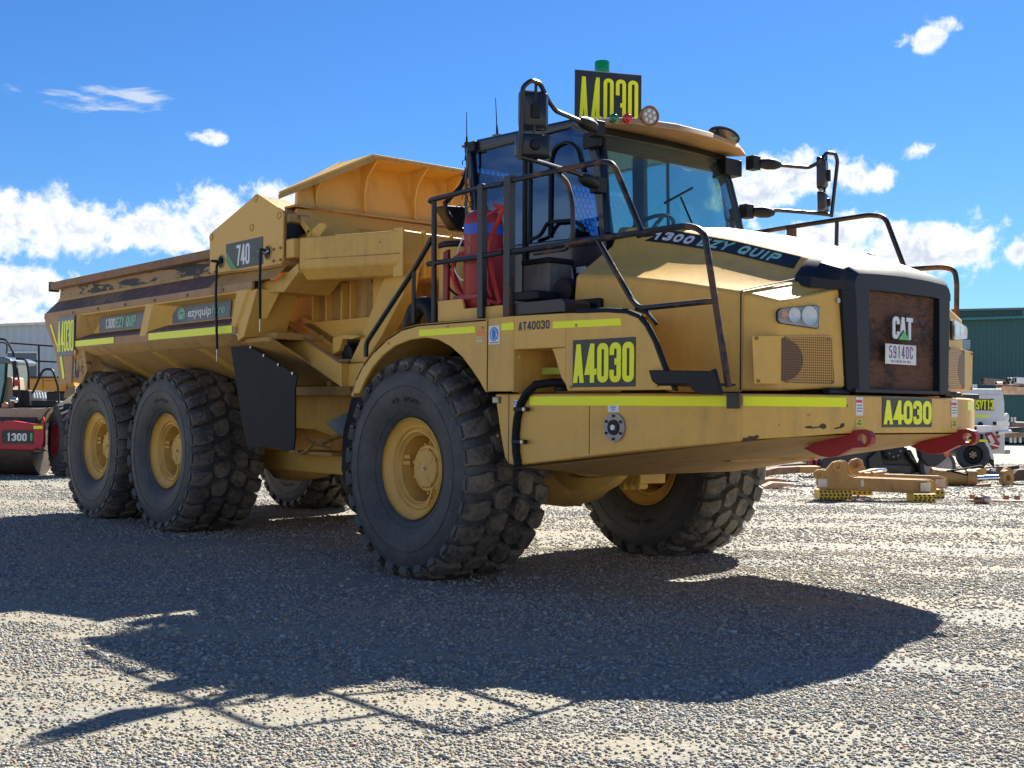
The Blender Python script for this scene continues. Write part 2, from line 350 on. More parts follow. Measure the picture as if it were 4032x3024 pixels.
def lettering(mb, text, c, right, up, h, w, th, gap, depth=.003, slant=0., rnd=None):
    """text centred at c; h letter height, w letter width, th stroke width (metres)"""
    c, right, up = Vector(c), Vector(right).normalized(), Vector(up).normalized(); nrm = right.cross(up).normalized()
    adv = []
    for ch in text: adv.append(w*.55 if ch == ' ' else (th*1.25 if ch == 'I' else w))
    tot = sum(adv)+gap*(len(text)-1); x0 = -tot/2
    for ch, a in zip(text, adv):
        if ch in GL:
            for si, (pts, closed) in enumerate(GL[ch]):
                iw, ih = max(a-th, .0001), h-th
                P = [Vector((x0+th/2+p[0]*iw, -h/2+th/2+p[1]*ih, 0)) for p in pts]
                if ch == 'I': P = [Vector((x0+a/2, q.y, 0)) for q in P]
                ends = not closed
                slanted = len(P) == 2 and abs((P[1]-P[0]).normalized().x) > .02 and abs((P[1]-P[0]).normalized().y) > .6
                if slanted:
                    for e_ in (0, 1): P[e_] = P[e_]+Vector((0, math.copysign(th/2, P[e_].y-P[1-e_].y), 0))
                if ends and not slanted:   # square the stroke ends
                    if ch in 'A14IVTEFYZ7LNMW2345PRU':
                        for e, n_ in ((0, 1), (-1, -2)):
                            d = (P[e]-P[n_]).normalized()
                            on_edge = abs(P[e].y-(-h/2+th/2)) < 1e-5 or abs(P[e].y-(h/2-th/2)) < 1e-5
                            if abs(d.y) > .5 and on_edge: P[e] = P[e]+d*(th/2/abs(d.y))
                            elif abs(d.x) > .9: P[e] = P[e]+d*(th/2)*(0 if ch in 'A3P' else 1)*.9
                rr = (rnd if rnd is not None else min(iw, ih)*.48) if ch not in SHARP else 0
                if rr:
                    Q = []; n = len(P)
                    for i in range(n):
                        if not closed and i in (0, n-1): Q.append(P[i]); continue
                        a_, b_, c_ = P[i-1], P[i], P[(i+1) % n]
                        k = min(rr, (a_-b_).length*.49, (c_-b_).length*.49)
                        if (ch in 'DB' and b_.x < x0+a/2) or (ch == 'P' and b_.x < x0+a/2) or (ch == 'R' and b_.x < x0+a/2): k = 1e-4
                        p0 = b_+(a_-b_).normalized()*k; p1 = b_+(c_-b_).normalized()*k
                        for j in range(6):
                            t = j/5; Q.append(p0*(1-t)**2+b_*2*t*(1-t)+p1*t*t)
                    P = Q
                # ribbon
                n = len(P); Lp = []; Rp = []
                for i in range(n):
                    if closed: d0 = (P[i]-P[i-1]).normalized(); d1 = (P[(i+1) % n]-P[i]).normalized()
                    else:
                        d0 = (P[i]-P[i-1]).normalized() if i else (P[1]-P[0]).normalized()
                        d1 = (P[i+1]-P[i]).normalized() if i < n-1 else d0
                    n0 = Vector((-d0.y, d0.x, 0)); n1 = Vector((-d1.y, d1.x, 0)); bis = (n0+n1)
                    if bis.length < .2: bis = n0
                    bis.normalize(); k = th/2/max(.35, bis.dot(n0))
                    if slanted: bis = Vector((1, 0, 0)); k = -th/2/abs(d0.y)*(1 if d0.y > 0 else -1)
                    Lp.append(P[i]+bis*k); Rp.append(P[i]-bis*k)
                def W(p, dz): return c+right*(p.x+slant*(p.y+h/2))+up*p.y+nrm*dz
                dd = depth+si*.0004
                vs = []
                for a_, b_ in zip(Lp, Rp): vs += [W(a_, dd), W(b_, dd), W(a_, 0), W(b_, 0)]
                fs = []; seg = n if closed else n-1
                for i in range(seg):
                    j = (i+1) % n; A, B = 4*i, 4*j
                    fs += [(A, A+1, B+1, B), (A, B, B+2, A+2), (A+1, A+3, B+3, B+1)]
                if not closed: fs += [(0, 2, 3, 1), (4*(n-1), 4*(n-1)+1, 4*(n-1)+3, 4*(n-1)+2)]
                mb.add(vs, fs)
        x0 += a+gap
    return mb
def bfont(text, c, right, up, h, width, mat, name, parent, bold=.0, shear=0., depth=.002):
    """rounded lower-case lettering with the built-in font, turned into a mesh"""
    cu = bpy.data.curves.new('t', 'FONT'); cu.body = text; cu.align_x = 'CENTER'; cu.align_y = 'CENTER'; cu.extrude = .01; cu.offset = bold; cu.shear = shear
    o = bpy.data.objects.new('t', cu); COL.objects.link(o); dg = bpy.context.evaluated_depsgraph_get(); dg.update()
    me = bpy.data.meshes.new_from_object(o.evaluated_get(dg)); bpy.data.objects.remove(o)
    xs = [v.co.x for v in me.vertices]; ys = [v.co.y for v in me.vertices]
    x0, x1, y0, y1 = min(xs), max(xs), min(ys), max(ys); right, up, c = Vector(right).normalized(), Vector(up).normalized(), Vector(c); nr = right.cross(up)
    for v in me.vertices:
        v.co = c+right*((v.co.x-(x0+x1)/2)/(x1-x0)*width)+up*((v.co.y-(y0+y1)/2)/(y1-y0)*h)+nr*(depth if v.co.z > 0 else 0)
    me.materials.clear(); me.materials.append(mat); me.name = name
    ob = bpy.data.objects.new(name, me); link(ob, parent); return ob
def plate(name, c, right, up, w, h, mat, parent, th=.004, label=None, bevel=0):
    c, right, up = Vector(c), Vector(right).normalized(), Vector(up).normalized(); n = right.cross(up).normalized()
    return MB().obox(c+n*(th/2), right*w, up*h, n*th).build(name, mat, parent, bevel=bevel, label=label)

# ------------------------------------------------------------------ ground and gravel
def gravel_ground():
    m, t, b, g = newmat('gravel_ground')
    geo = N(t, 'ShaderNodeNewGeometry').outputs['Position']
    rt_ = N(t, 'ShaderNodeMapping'); rt_.inputs['Rotation'].default_value = (0, 0, -math.atan2(RT.y, RT.x)); t.links.new(geo, rt_.inputs[0])
    al = g.scale(rt_.outputs[0], (.38, 1.5, 1))
    big = g.noise(al, .75, 5, .6, .4); mid = g.noise(al, 3.1, 6, .65); fin = g.noise(geo, 14, 5, .7)
    def vor(sc, feat='F1'):
        n = N(t, 'ShaderNodeTexVoronoi', feature=feat); n.inputs['Scale'].default_value = sc; n.inputs['Randomness'].default_value = 1
        t.links.new(geo, n.inputs['Vector']); return n
    v1 = vor(70); v2 = vor(42); v3 = vor(95)
    stone = g.mix(g.m('MULTIPLY', N_sep(t, v1.outputs['Color'], 0), 1.), (.085, .088, .088), (.37, .362, .32))
    stone2 = g.mix(N_sep(t, v2.outputs['Color'], 1), (.085, .088, .088), (.37, .36, .315))
    st = g.mix(.5, stone, stone2)
    fines = g.mix(fin, (.23, .195, .13), (.37, .318, .22))
    f = g.ramp(g.m('ADD', g.m('MULTIPLY', big, .65), g.m('MULTIPLY', mid, .35)), .43, .56)
    f2 = g.m('MULTIPLY', g.m('ADD', g.m('MULTIPLY', f, .80), .16), g.ramp(g.m('ADD', fin, g.m('MULTIPLY', N_sep(t, v3.outputs['Color'], 0), .4)), .35, .75))
    c = g.mix(f2, st, fines)
    pink = g.ramp(g.noise(geo, 1.7, 3, .5), .70, .74); c = g.mix(g.m('MULTIPLY', pink, .45), c, (.46, .25, .16))
    t.links.new(c, b.inputs['Base Color']); b.inputs['Roughness'].default_value = .85
    grit = g.noise(geo, 60, 3, .7)
    h = g.m('ADD', g.m('MULTIPLY', grit, .9), g.m('MULTIPLY', fin, .9))
    bp = N(t, 'ShaderNodeBump'); bp.inputs['Distance'].default_value = .012; bp.inputs['Strength'].default_value = .9
    t.links.new(h, bp.inputs['Height']); t.links.new(bp.outputs[0], b.inputs['Normal'])
    return m
def N_sep(t, sock, i):
    n = t.nodes.new('ShaderNodeSeparateColor'); t.links.new(sock, n.inputs[0]); return n.outputs[i]
GM = gravel_ground()
def hgt(x, y): return 0.0
o = MB().add([(-600, -300, -.004), (300, -300, -.004), (300, 900, -.004), (-600, 900, -.004)], [(0, 1, 2, 3)]).build('gravel_yard', GM, fix=False, smooth=0)
tag(o, 'pale grey and tan crushed gravel yard under all the machines', 'ground', kind='structure')
def stones():
    rng = np.random.default_rng(5)
    ph = (1+5**.5)/2
    iv = np.array([(-1, ph, 0), (1, ph, 0), (-1, -ph, 0), (1, -ph, 0), (0, -1, ph), (0, 1, ph), (0, -1, -ph), (0, 1, -ph), (ph, 0, -1), (ph, 0, 1), (-ph, 0, -1), (-ph, 0, 1)])/math.sqrt(1+ph*ph)
    fc = np.array([(0, 11, 5), (0, 5, 1), (0, 1, 7), (0, 7, 10), (0, 10, 11), (1, 5, 9), (5, 11, 4), (11, 10, 2), (10, 7, 6), (7, 1, 8), (3, 9, 4), (3, 4, 2), (3, 2, 6), (3, 6, 8), (3, 8, 9), (4, 9, 5), (2, 4, 11), (6, 2, 10), (8, 6, 7), (9, 8, 1)])
    f2 = np.array([FW.x, FW.y]); f2 /= np.linalg.norm(f2); r2 = np.array([RT.x, RT.y]); r2 /= np.linalg.norm(r2)
    pts = []; sz = []
    # even cover from just in front of the photographer out to 17 m, thinning with distance
    for d0, d1, dens, s0, s1 in ((3.6, 6.0, 5200, .0040, .0105), (6.0, 8.5, 3400, .0048, .0115), (8.5, 12.0, 1700, .006, .0125), (12.0, 20.0, 560, .008, .015), (20.0, 34.0, 130, .013, .022)):
        wmax = d1*.44+1.8; n = int((d1-d0)*2*wmax*dens)
        d = rng.uniform(d0, d1, n); w = rng.uniform(-wmax, wmax, n); k = np.abs(w) < d*.44+1.7
        d, w = d[k], w[k]
        P = np.array([CO.x, CO.y])+np.outer(d, f2)+np.outer(w, r2)
        # drifts: broad streaks leave tan patches of fines nearly bare, others heap up
        a_, b_ = w*.42, d*1.35
        q = (np.sin(a_*2.1+np.sin(b_*1.3)*1.7)+np.sin(b_*2.3+a_*1.8+1.2)+.8*np.sin(a_*5.1-b_*4.3+.5)+.6*np.sin(b_*9.1+a_*6.7)+.5*np.sin(a_*17.+b_*3.)+.4*np.sin(b_*21+a_*9))/3.6
        keep = rng.uniform(0, 1, len(P)) < np.clip(.66+1.15*q, .14, 1.)
        P = P[keep]; pts.append(P); r_ = rng.uniform(0, 1, len(P))**1.6; sz.append((s0+(s1-s0)*r_)*np.where(rng.uniform(0, 1, len(P)) < .03, 1.7, 1.))
    P = np.concatenate(pts); s = np.concatenate(sz); n = len(P)
    base = iv[None]*(1+rng.uniform(-.28, .28, (n, 12, 1)))*np.stack([rng.uniform(.8, 1.35, n), rng.uniform(.7, 1.05, n), rng.uniform(.5, .85, n)], 1)[:, None, :]*s[:, None, None]
    a = rng.uniform(0, 2*np.pi, n); ca, sa = np.cos(a), np.sin(a)
    tl = rng.uniform(-.5, .5, n); ct, st_ = np.cos(tl), np.sin(tl)
    y = base[:, :, 1]*ct[:, None]-base[:, :, 2]*st_[:, None]; z = base[:, :, 1]*st_[:, None]+base[:, :, 2]*ct[:, None]; x = base[:, :, 0]
    X = x*ca[:, None]-y*sa[:, None]+P[:, 0:1]; Y = x*sa[:, None]+y*ca[:, None]+P[:, 1:2]; Zz = z+s[:, None]*.28-.004
    co = np.stack([X, Y, Zz], 2).reshape(-1, 3).astype(np.float32)
    F_ = (fc[None]+(np.arange(n)*12)[:, None, None]).reshape(-1).astype(np.int32)
    me = bpy.data.meshes.new('gravel_stones'); me.vertices.add(len(co)); me.vertices.foreach_set('co', co.ravel())
    nf = len(F_)//3; me.loops.add(len(F_)); me.loops.foreach_set('vertex_index', F_)
    me.polygons.add(nf); me.polygons.foreach_set('loop_start', np.arange(0, nf*3, 3, dtype=np.int32)); me.update(calc_edges=True)
    m, t, b, g = newmat('gravel_stone')
    rnd = N(t, 'ShaderNodeNewGeometry').outputs['Random Per Island']
    ge = N(t, 'ShaderNodeNewGeometry').outputs['Position']
    r2_ = g.m('FRACT', g.m('MULTIPLY', rnd, 57.3)); c = g.mix(g.m('POWER', rnd, 1.3), (.10, .105, .105), (.46, .45, .40)); c = g.mix(g.ramp(r2_, .78, .80), c, (.42, .34, .22)); c = g.mix(g.ramp(r2_, .965, .97), c, (.40, .20, .12))
    c = g.mix(g.ramp(g.noise(ge, .9, 3, .5), .55, .75), c, g.mix(.45, (.36, .29, .20), (.28, .275, .26)))
    c = g.mix(g.m('MULTIPLY', g.noise(ge, 70, 3, .6), .25), c, (.33, .30, .26))
    t.links.new(c, b.inputs['Base Color']); b.inputs['Roughness'].default_value = .75
    me.materials.append(m)
    o = bpy.data.objects.new('gravel', me); link(o)
    tag(o, 'loose grey and white crushed stones scattered over the tan yard surface', 'gravel', kind='stuff'); return n
print('stones', stones())
# ------------------------------------------------------------------ the dump truck
T = empty('dump_truck', (0, 0, 0), label='huge mustard yellow articulated six wheeled dump truck parked on gravel with A4030 number boards', cat='dump truck')
# ---- wheels
WR, TW = .865, .375       # axle height, half tread width
def base_r(w):            # carcass radius across the tread and over the shoulder (w from -.43 to .43)
    a = abs(w)
    if a < .30: return .868-.10*a*a
    return .868-.009-((a-.30)/.12)**2*.055
def tyre(parent):
    prof = [(-.30, .405), (-.325, .42), (-.345, .45), (-.385, .52), (-.408, .60), (-.413, .68), (-.405, .755), (-.385, .81), (-.36, .838), (-.32, .857), (-.25, .862), (-.1, .868), (0, .869)]
    prof += [(-h, r) for h, r in reversed(prof[:-1])]+[(.26, .36), (-.26, .36)]
    t = MB().lathe(prof, (0, 0, 0), (0, 1, 0), 96, closed=True)
    # moulded rings on the sidewall
    for s in (-1, 1):
        for r0, dd in ((.66, .005), (.775, .006), (.475, .004)):
            xx = np.interp(r0, [.405, .42, .45, .52, .60, .68, .755, .81], [.30, .325, .345, .385, .408, .413, .405, .385])
            t.lathe([(s*(xx-.004), r0-.007), (s*(xx+dd), r0-.003), (s*(xx+dd), r0+.003), (s*(xx-.004), r0+.007)], (0, 0, 0), (0, 1, 0), 96)
    rng = random.Random(4)
    NB = 26; st = 2*math.pi/NB; hh = .046
    def block(a0, ws, la, h=hh, mi=1):
        """ws: widths; la: (left angle, right angle) per width"""
        k = len(ws); vs = []; nA = 3
        for lev in (0, 1):
            for w, (l, r_) in zip(ws, la):
                inset = .010 if lev else 0
                wl = w
                if lev and w == ws[0]: wl = w+.010*(1 if ws[-1] > w else -1)
                if lev and w == ws[-1]: wl = w-.010*(1 if ws[-1] > ws[0] else -1)
                for j in range(nA):
                    f_ = j/(nA-1); aa = a0+(l+inset/.87)*(1-f_)+(r_-inset/.87)*f_
                    rr = base_r(wl)+(h if lev else -.015)+(rng.uniform(-.002, .002) if lev else 0)
                    if lev and abs(wl) > .36: rr = base_r(wl)+h*.85
                    vs.append((rr*math.cos(aa), wl, rr*math.sin(aa)))
        fs = []; n1 = k*nA
        for i in range(k-1):
            for j in range(nA-1):
                a = i*nA+j; fs.append((n1+a, n1+a+1, n1+a+nA+1, n1+a+nA))
            fs.append((i*nA, n1+i*nA, n1+(i+1)*nA, (i+1)*nA)); e = i*nA+nA-1; fs.append((e, e+nA, n1+e+nA, n1+e))
        for j in range(nA-1):
            fs.append((j, j+1, n1+j+1, n1+j)); e = (k-1)*nA+j; fs.append((e, n1+e, n1+e+1, e+1))
        t.add(vs, fs, mi)
    for i in range(NB):
        a = i*st
        for s in (-1, 1):
            o = 0 if s < 0 else .5*st
            W = [s*q for q in (.412, .375, .33, .26, .205)]
            g_ = .058/.87
            block(a+o, W, [(.02*st, st-g_-.05*st), (.0, st-g_), (.02*st, st-g_+.02*st), (.10*st, st-g_+.12*st), (.26*st, st-g_+.10*st)])
            W = [s*q for q in (.185, .14, .07, .018)]
            g2 = .040/.87
            block(a+o+.42*st, W, [(.10*st, st-g2-.12*st), (0, st-g2), (.06*st, st-g2+.14*st), (.24*st, st-g2+.10*st)])
            # shoulder buttress running down to the sidewall
            rs = [(.414, .83), (.405, .79), (.398, .765)]
            vs = []
            for q, (w, r_) in enumerate(rs):
                for dd in (0, .016 if q < 2 else .001):
                    for f_ in (.12, .62):
                        aa = a+o+st*f_; vs.append(((r_)*math.cos(aa), s*(w+dd-.006), (r_)*math.sin(aa)))
            t.add(vs, [(2, 3, 7, 6), (6, 7, 11, 10), (0, 2, 6, 4), (1, 5, 7, 3), (4, 6, 10, 8), (5, 9, 11, 7), (0, 1, 3, 2)], 0)
    return t
def rim():
    m = MB()
    # (inset from the outer flange plane, radius); outer flange lies at y=-.32
    pr = [(-.02, .398), (-.008, .409), (.0, .408), (.002, .400), (.014, .392), (.030, .372), (.046, .350), (.050, .338), (.038, .334), (.034, .328), (.040, .322), (.058, .318), (.060, .308), (.050, .303), (.048, .292), (.060, .286), (.078, .280), (.085, .270), (.15, .262), (.30, .258), (.36, .250), (.37, .10)]
    m.lathe([(-.32+d, r) for d, r in pr], (0, 0, 0), (0, 1, 0), 72)
    pr = [(.32, .398), (.312, .409), (.30, .40), (.26, .37), (.22, .33), (.16, .30), (.08, .262), (.05, .258), (.05, .1)]
    m.lathe(pr, (0, 0, 0), (0, 1, 0), 72)
    # lock-ring split, valve guard
    m.beam((.20, -.285, -.225), (.155, -.283, -.285), .02, .022); m.beam((.235, -.287, -.16), (.20, -.285, -.225), .02, .016)
    m.beam((-.262, -.22, .085), (-.20, -.20, .085), .008, .03); m.beam((-.262, -.22, .035), (-.20, -.20, .035), .008, .03)
    return m
def hub():
    m = MB()
    m.lathe([(.05, .235), (-.06, .232), (-.085, .225), (-.105, .205), (-.115, .195), (-.165, .190), (-.172, .182), (-.172, .160), (-.19, .155), (-.198, .145), (-.198, .0)], (0, 0, 0), (0, 1, 0), 48)
    for i in range(18):
        a = 2*math.pi*i/18; x, z = .212*math.cos(a), .212*math.sin(a)
        m.cyl((x, -.09, z), (x, -.128, z), .014, 6)
    for i in range(8):
        a = 2*math.pi*i/8+.2; x, z = .150*math.cos(a), .150*math.sin(a)
        m.cyl((x, -.17, z), (x, -.20, z), .016, 8)
    m.cyl((0, -.196, 0), (0, -.205, 0), .028, 16)
    for i in range(3):
        a = i*2.09+.5; m.obox((.10*math.cos(a), -.197, .10*math.sin(a)), (.07*math.cos(a), 0, .07*math.sin(a)), (0, .012, 0), (-.05*math.sin(a), 0, .05*math.cos(a)))
    return m
wheel0 = None
def wheel(x, side, near=True):
    global wheel0
    if wheel0 is None:
        w = empty('wheel'); w.parent = T
        w['label'] = None; del w['label']
        ty = tyre(w).build('tyre', [RUB, TRD], w, smooth=30)
        l = MB()
        for i_, ch in enumerate('29.5R25'):
            if ch == '.': continue
            t_ = math.radians((i_-3)*5.6); rr_ = .565; lettering(l, ch, (rr_*math.sin(t_), -.4025, rr_*math.cos(t_)), (math.cos(t_), 0, -math.sin(t_)), (math.sin(t_), .28, math.cos(t_)), .048, .034, .009, .0, depth=.003)
        l.build('sidewall_size', BLK, w)
        rm = rim().build('rim', YEL, w, smooth=40); hb = hub().build('hub', YEL, w, smooth=40, bevel=.003)
        bo = MB().cyl((0, -.20, 0), (0, -.212, 0), .016, 12).cyl((.0, -.212, 0), (0, -.222, 0), .008, 8)
        bo.tube([(-.20, -.17, .06), (-.13, -.18, .05), (-.09, -.185, .03)], .007, 6).build('hub_plug', STEEL, w)
        wheel0 = w; c = w
    else:
        c = wheel0.copy(); COL.objects.link(c)
        for ch in wheel0.children:
            k = ch.copy(); COL.objects.link(k); k.parent = c
    c.parent = T; c.location = (x, 1.345*side, WR); c.rotation_euler = (0, 0 if side < 0 else math.pi, 0)
    return c
for i, x in enumerate((0, -4.59, -6.55)):
    for s in (-1, 1):
        w = wheel(x, s)
        # real wheels never line up: turn each one about its axle
        for ch in w.children:
            if ch.name.startswith(('tyre', 'rim', 'hub')): ch.rotation_euler = (0, (i*.7+s*.3)*(1 if not ch.name.startswith('rim') else 0), 0)
# ---- near fender panels (and the same mirrored on the far side)
YF = -1.70
def P(pts, **k): return [px(u, v, **k) for u, v in pts]
def fender(s):
    F_ = MB()
    outer = [(-.86, 1.47), (-.79, 1.60), (-.68, 1.72), (-.52, 1.83), (-.32, 1.93), (-.12, 1.995), (.10, 2.02), (.98, 2.02)]
    inner = [(-.735, 1.47), (-.66, 1.575), (-.55, 1.68), (-.40, 1.78), (-.22, 1.855), (0., 1.897), (.20, 1.905), (.38, 1.882), (.54, 1.82), (.68, 1.74), (.80, 1.64), (.90, 1.545), (.965, 1.47)]
    # face of the guard as strips between the arch and the top line
    top = outer
    ring = [(x, z) for x, z in outer]+[(.98, 1.47)]
    poly = outer+[(.985, 1.47)]+list(reversed(inner))
    F_.prism([(x, s*1.70, z) for x, z in poly], (0, -s*.035, 0))
    # rolled lip and top deck over the wheel, down the back
    for (a, b) in zip(outer[:-1], outer[1:]):
        F_.add([(a[0], s*1.70, a[1]), (b[0], s*1.70, b[1]), (b[0], s*.93, b[1]), (a[0], s*.93, a[1]), (a[0]+.02, s*1.70, a[1]-.03), (b[0]+.01, s*1.70, b[1]-.03), (b[0]+.01, s*.93, b[1]-.03), (a[0]+.02, s*.93, a[1]-.03)], [(0, 1, 2, 3), (4, 7, 6, 5), (0, 4, 5, 1), (3, 2, 6, 7)])
    return F_
def side_panel(s):
    m = MB()
    # the flush panel ahead of the arch, with the recess for the filler cut out
    a = [(.99, 2.02), (1.40, 2.02), (1.84, 2.01), (2.24, 1.995), (2.42, 1.975), (2.52, 1.94), (2.59, 1.88), (2.66, 1.78), (2.74, 1.62), (2.83, 1.475)]
    # left post | above recess | right part
    y = s*1.70; d = (0, -s*.03, 0)
    rec = [(1.285, 1.475), (1.285, 1.755), (1.30, 1.775), (1.68, 1.775), (1.715, 1.745), (1.80, 1.56), (1.86, 1.475)]
    m.prism([(x, y, z) for x, z in [(.99, 1.475), (.99, 2.02), (1.285, 2.02), (1.285, 1.775), (1.285, 1.475)]], d)
    m.prism([(x, y, z) for x, z in [(1.285, 1.775), (1.285, 2.02), (1.84, 2.01), (1.84, 1.775), (1.68, 1.775), (1.30, 1.775)]], d)
    m.prism([(x, y, z) for x, z in [(1.68, 1.775), (1.84, 1.775), (1.84, 1.475), (1.80, 1.56), (1.715, 1.745)]][:0] or [(x, y, z) for x, z in [(1.69, 1.77), (1.84, 1.775), (1.84, 1.52), (1.80, 1.56), (1.715, 1.745)]], d)
    m.prism([(x, y, z) for x, z in [(1.84, 1.52), (1.84, 2.01)]+a[3:]+[(1.86, 1.475)]], d)
    # recess walls
    m.box((1.27, min(y, y-s*.42), 1.47), (1.287, max(y-s*.03, y-s*.42), 1.79)); m.box((1.27, min(y-s*.03, y-s*.44), 1.775), (1.9, max(y-s*.03, y-s*.44), 1.79))
    m.box((1.27, min(y-s*.42, y-s*.44), 1.47), (1.95, max(y-s*.42, y-s*.44), 1.775))
    m.prism([(1.50, y-s*.28, 1.50), (1.50, y-s*.28, 1.72), (1.95, y-s*.28, 1.72), (1.95, y-s*.28, 1.50)], (0, -s*.14, 0))
    # top deck and front return
    m.box((.99, min(s*1.67, s*.95), 1.985), (2.24, max(s*1.67, s*.95), 2.005))
    return m
for s in (-1, 1):
    fender(s).build('fender', YEL, T, bevel=.012, seg=3)
    side_panel(s).build('side_panel', YEL, T, bevel=.010, seg=2)
    MB().tube([(x, s*1.688, z+.006) for x, z in [(1.95, 2.01), (2.24, 2.0), (2.42, 1.982), (2.53, 1.945), (2.60, 1.88), (2.67, 1.78), (2.75, 1.62), (2.84, 1.475)]], .019, 8).build('panel_seal', BLK, T)
    ra = [(2.24, 1.995), (2.42, 1.975), (2.52, 1.94), (2.59, 1.88), (2.66, 1.78), (2.74, 1.62), (2.83, 1.475)]
    m = MB()
    for p, q in zip(ra[:-1], ra[1:]): m.prism([(p[0], s*1.669, p[1]), (q[0], s*1.669, q[1]), (q[0], s*1.645, q[1]), (p[0], s*1.645, p[1])], (-.01, 0, -.01))
    m.build('panel_return', BLK, T)
    # dark liner inside the arch
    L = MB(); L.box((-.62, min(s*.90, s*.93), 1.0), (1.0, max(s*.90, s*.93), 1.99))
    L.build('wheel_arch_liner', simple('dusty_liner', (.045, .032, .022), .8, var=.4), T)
# rubber flap hanging behind the near front wheel
m = MB(); m.prism(P([(1386+0, 1552), (1440, 1552), (1412, 1700), (1395, 1850), (1430, 2010), (1437, 2060), (1405, 2030), (1342, 1850), (1350, 1700)], y=-1.35), (0, .5, 0)).build('mud_flap', FLAP, T, bevel=.01)
# ---- fuel tank / lower side between wheel and front corner
def tank(s):
    m = MB()
    b = [(1.00, 1.46), (2.4, 1.457), (3.095, 1.455), (3.095, 1.155), (2.4, 1.073), (1.24, .935), (1.16, .945), (1.12, .99), (1.07, 1.16)]
    yb = lambda x: s*(1.64 if x < 2.401 else 1.64-(x-2.4)*.386)
    o = [Vector((x, yb(x), z)) for x, z in b]
    i_ = [Vector((x, s*.80, z+.0)) for x, z in b]
    n = len(b); vs = o+i_
    fs = [(i, (i+1) % n, (i+1) % n+n, i+n) for i in range(n)]
    fs += [(0, 1, 5, 6, 7, 8), (1, 2, 3, 4), (1, 4, 5), tuple(range(n, 2*n))]
    m.add(vs, fs); return m
for s in (-1, 1):
    tank(s).build('fuel_tank', YCH, T, bevel=.018, seg=3)
# ---- front bumper: wraps round the nose
def bumper():
    m = MB(); pl = [(3.18, -1.49), (3.43, -.70), (3.44, 0), (3.43, .74), (3.18, 1.50)]
    pl = [(3.102, -1.365), (3.262, -1.165), (3.425, -.72), (3.425, .74), (3.275, 1.12), (3.06, 1.33)]
    n = len(pl); top = [Vector((x, y, 1.455)) for x, y in pl]; zb = [1.165, 1.18, 1.21, 1.21, 1.18, 1.165]
    bot = [Vector((x, y, z)) for (x, y), z in zip(pl, zb)]
    back_t = [Vector((2.7, y, 1.455)) for x, y in pl]; back_b = [Vector((2.75, y*.9, z-.03)) for (x, y), z in zip(pl, zb)]
    vs = top+bot+back_t+back_b
    fs = []
    for i in range(n-1):
        fs += [(i, i+1, n+i+1, n+i), (i, 2*n+i, 2*n+i+1, i+1), (n+i, n+i+1, 3*n+i+1, 3*n+i), (2*n+i, 3*n+i, 3*n+i+1, 2*n+i+1)]
    fs += [(0, n, 3*n, 2*n), (n-1, 3*n-1, 4*n-1, 2*n-1)]
    return m.add(vs, fs)
bumper().build('front_bumper', YCH, T, bevel=.015, seg=3)
# belly plates: sloped skid panels rising to the bumper
m = MB()
V = [(3.40, -.70, 1.20), (3.40, .72, 1.20), (3.26, 1.12, 1.18), (3.26, -1.16, 1.18), (3.05, 1.32, 1.153), (3.09, -1.355, 1.153), (2.95, -.72, 1.10), (2.95, .72, 1.10), (1.30, -.75, .84), (1.30, .75, .84), (1.25, -1.58, .925), (1.25, 1.58, .925)]
m.add(V, [(0, 1, 7, 6), (0, 6, 5, 3), (1, 2, 4, 7), (6, 7, 9, 8), (5, 6, 8, 10), (4, 11, 9, 7)])
m.build('belly_plate', YDT, T, smooth=0)
m = MB(); m.box((-1.0, -.5, .98), (2.3, .5, 1.44)); m.box((-1.0, -.93, 1.3), (2.6, .93, 1.9)); m.build('front_chassis', YDT, T)
# ---- hood
def hood():
    m = MB()
    def pair(p): return [Vector(p), Vector((p[0], -p[1], p[2]))]
    sec = [  # cross sections from windscreen to nose: (x, z of side base, shoulder y,z, crease y,z, top y,z, crown z)
        ((1.30, 1.99), (1.62, -1.43, 2.31), (1.34, -.78, 2.615), (1.30, -.62, 2.775), 2.82),
    ]
    hs = lambda u, v, y=-1.25: px(u, v, y=y)
    a0, a1, b1, c1, e1 = hs(2249.5, 1212), hs(2265, 1085), hs(2421, 1087), hs(2647, 1110), hs(2927, 1150)
    A = [Vector((a0.x, -1.25, 1.95)), a1, Vector((1.36, -.80, 2.605)), Vector((1.28, -.64, 2.775)), Vector((1.25, 0, 2.84))]
    B = [Vector((b1.x, -1.25, 1.60)), b1, Vector((1.88, -.80, 2.50)), Vector((1.85, -.64, 2.70)), Vector((1.85, 0, 2.775))]
    C = [Vector((c1.x, -1.25, 1.47)), c1, Vector((2.42, -.80, 2.395)), Vector((2.45, -.64, 2.555)), Vector((2.45, 0, 2.645))]
    E = [Vector((e1.x-.01, -1.25, 1.47)), e1, Vector((3.10, -.80, 2.205)), Vector((3.10, -.64, 2.37)), Vector((3.10, 0, 2.46))]
    rows = [A, B, C, E]
    full = [r+[Vector((p.x, -p.y, p.z)) for p in reversed(r[:-1])] for r in rows]
    k = len(full[0]); vs = [p for r in full for p in r]
    fs = [(i*k+j, i*k+j+1, (i+1)*k+j+1, (i+1)*k+j) for i in range(3) for j in range(k-1)]
    fs.append(tuple(range(k)))
    m.add(vs, fs)
    return m
HO = empty('hood'); HO.parent = T
h1 = hood().build('hood_shell', YEL, HO, bevel=.03, seg=4, smooth=30)
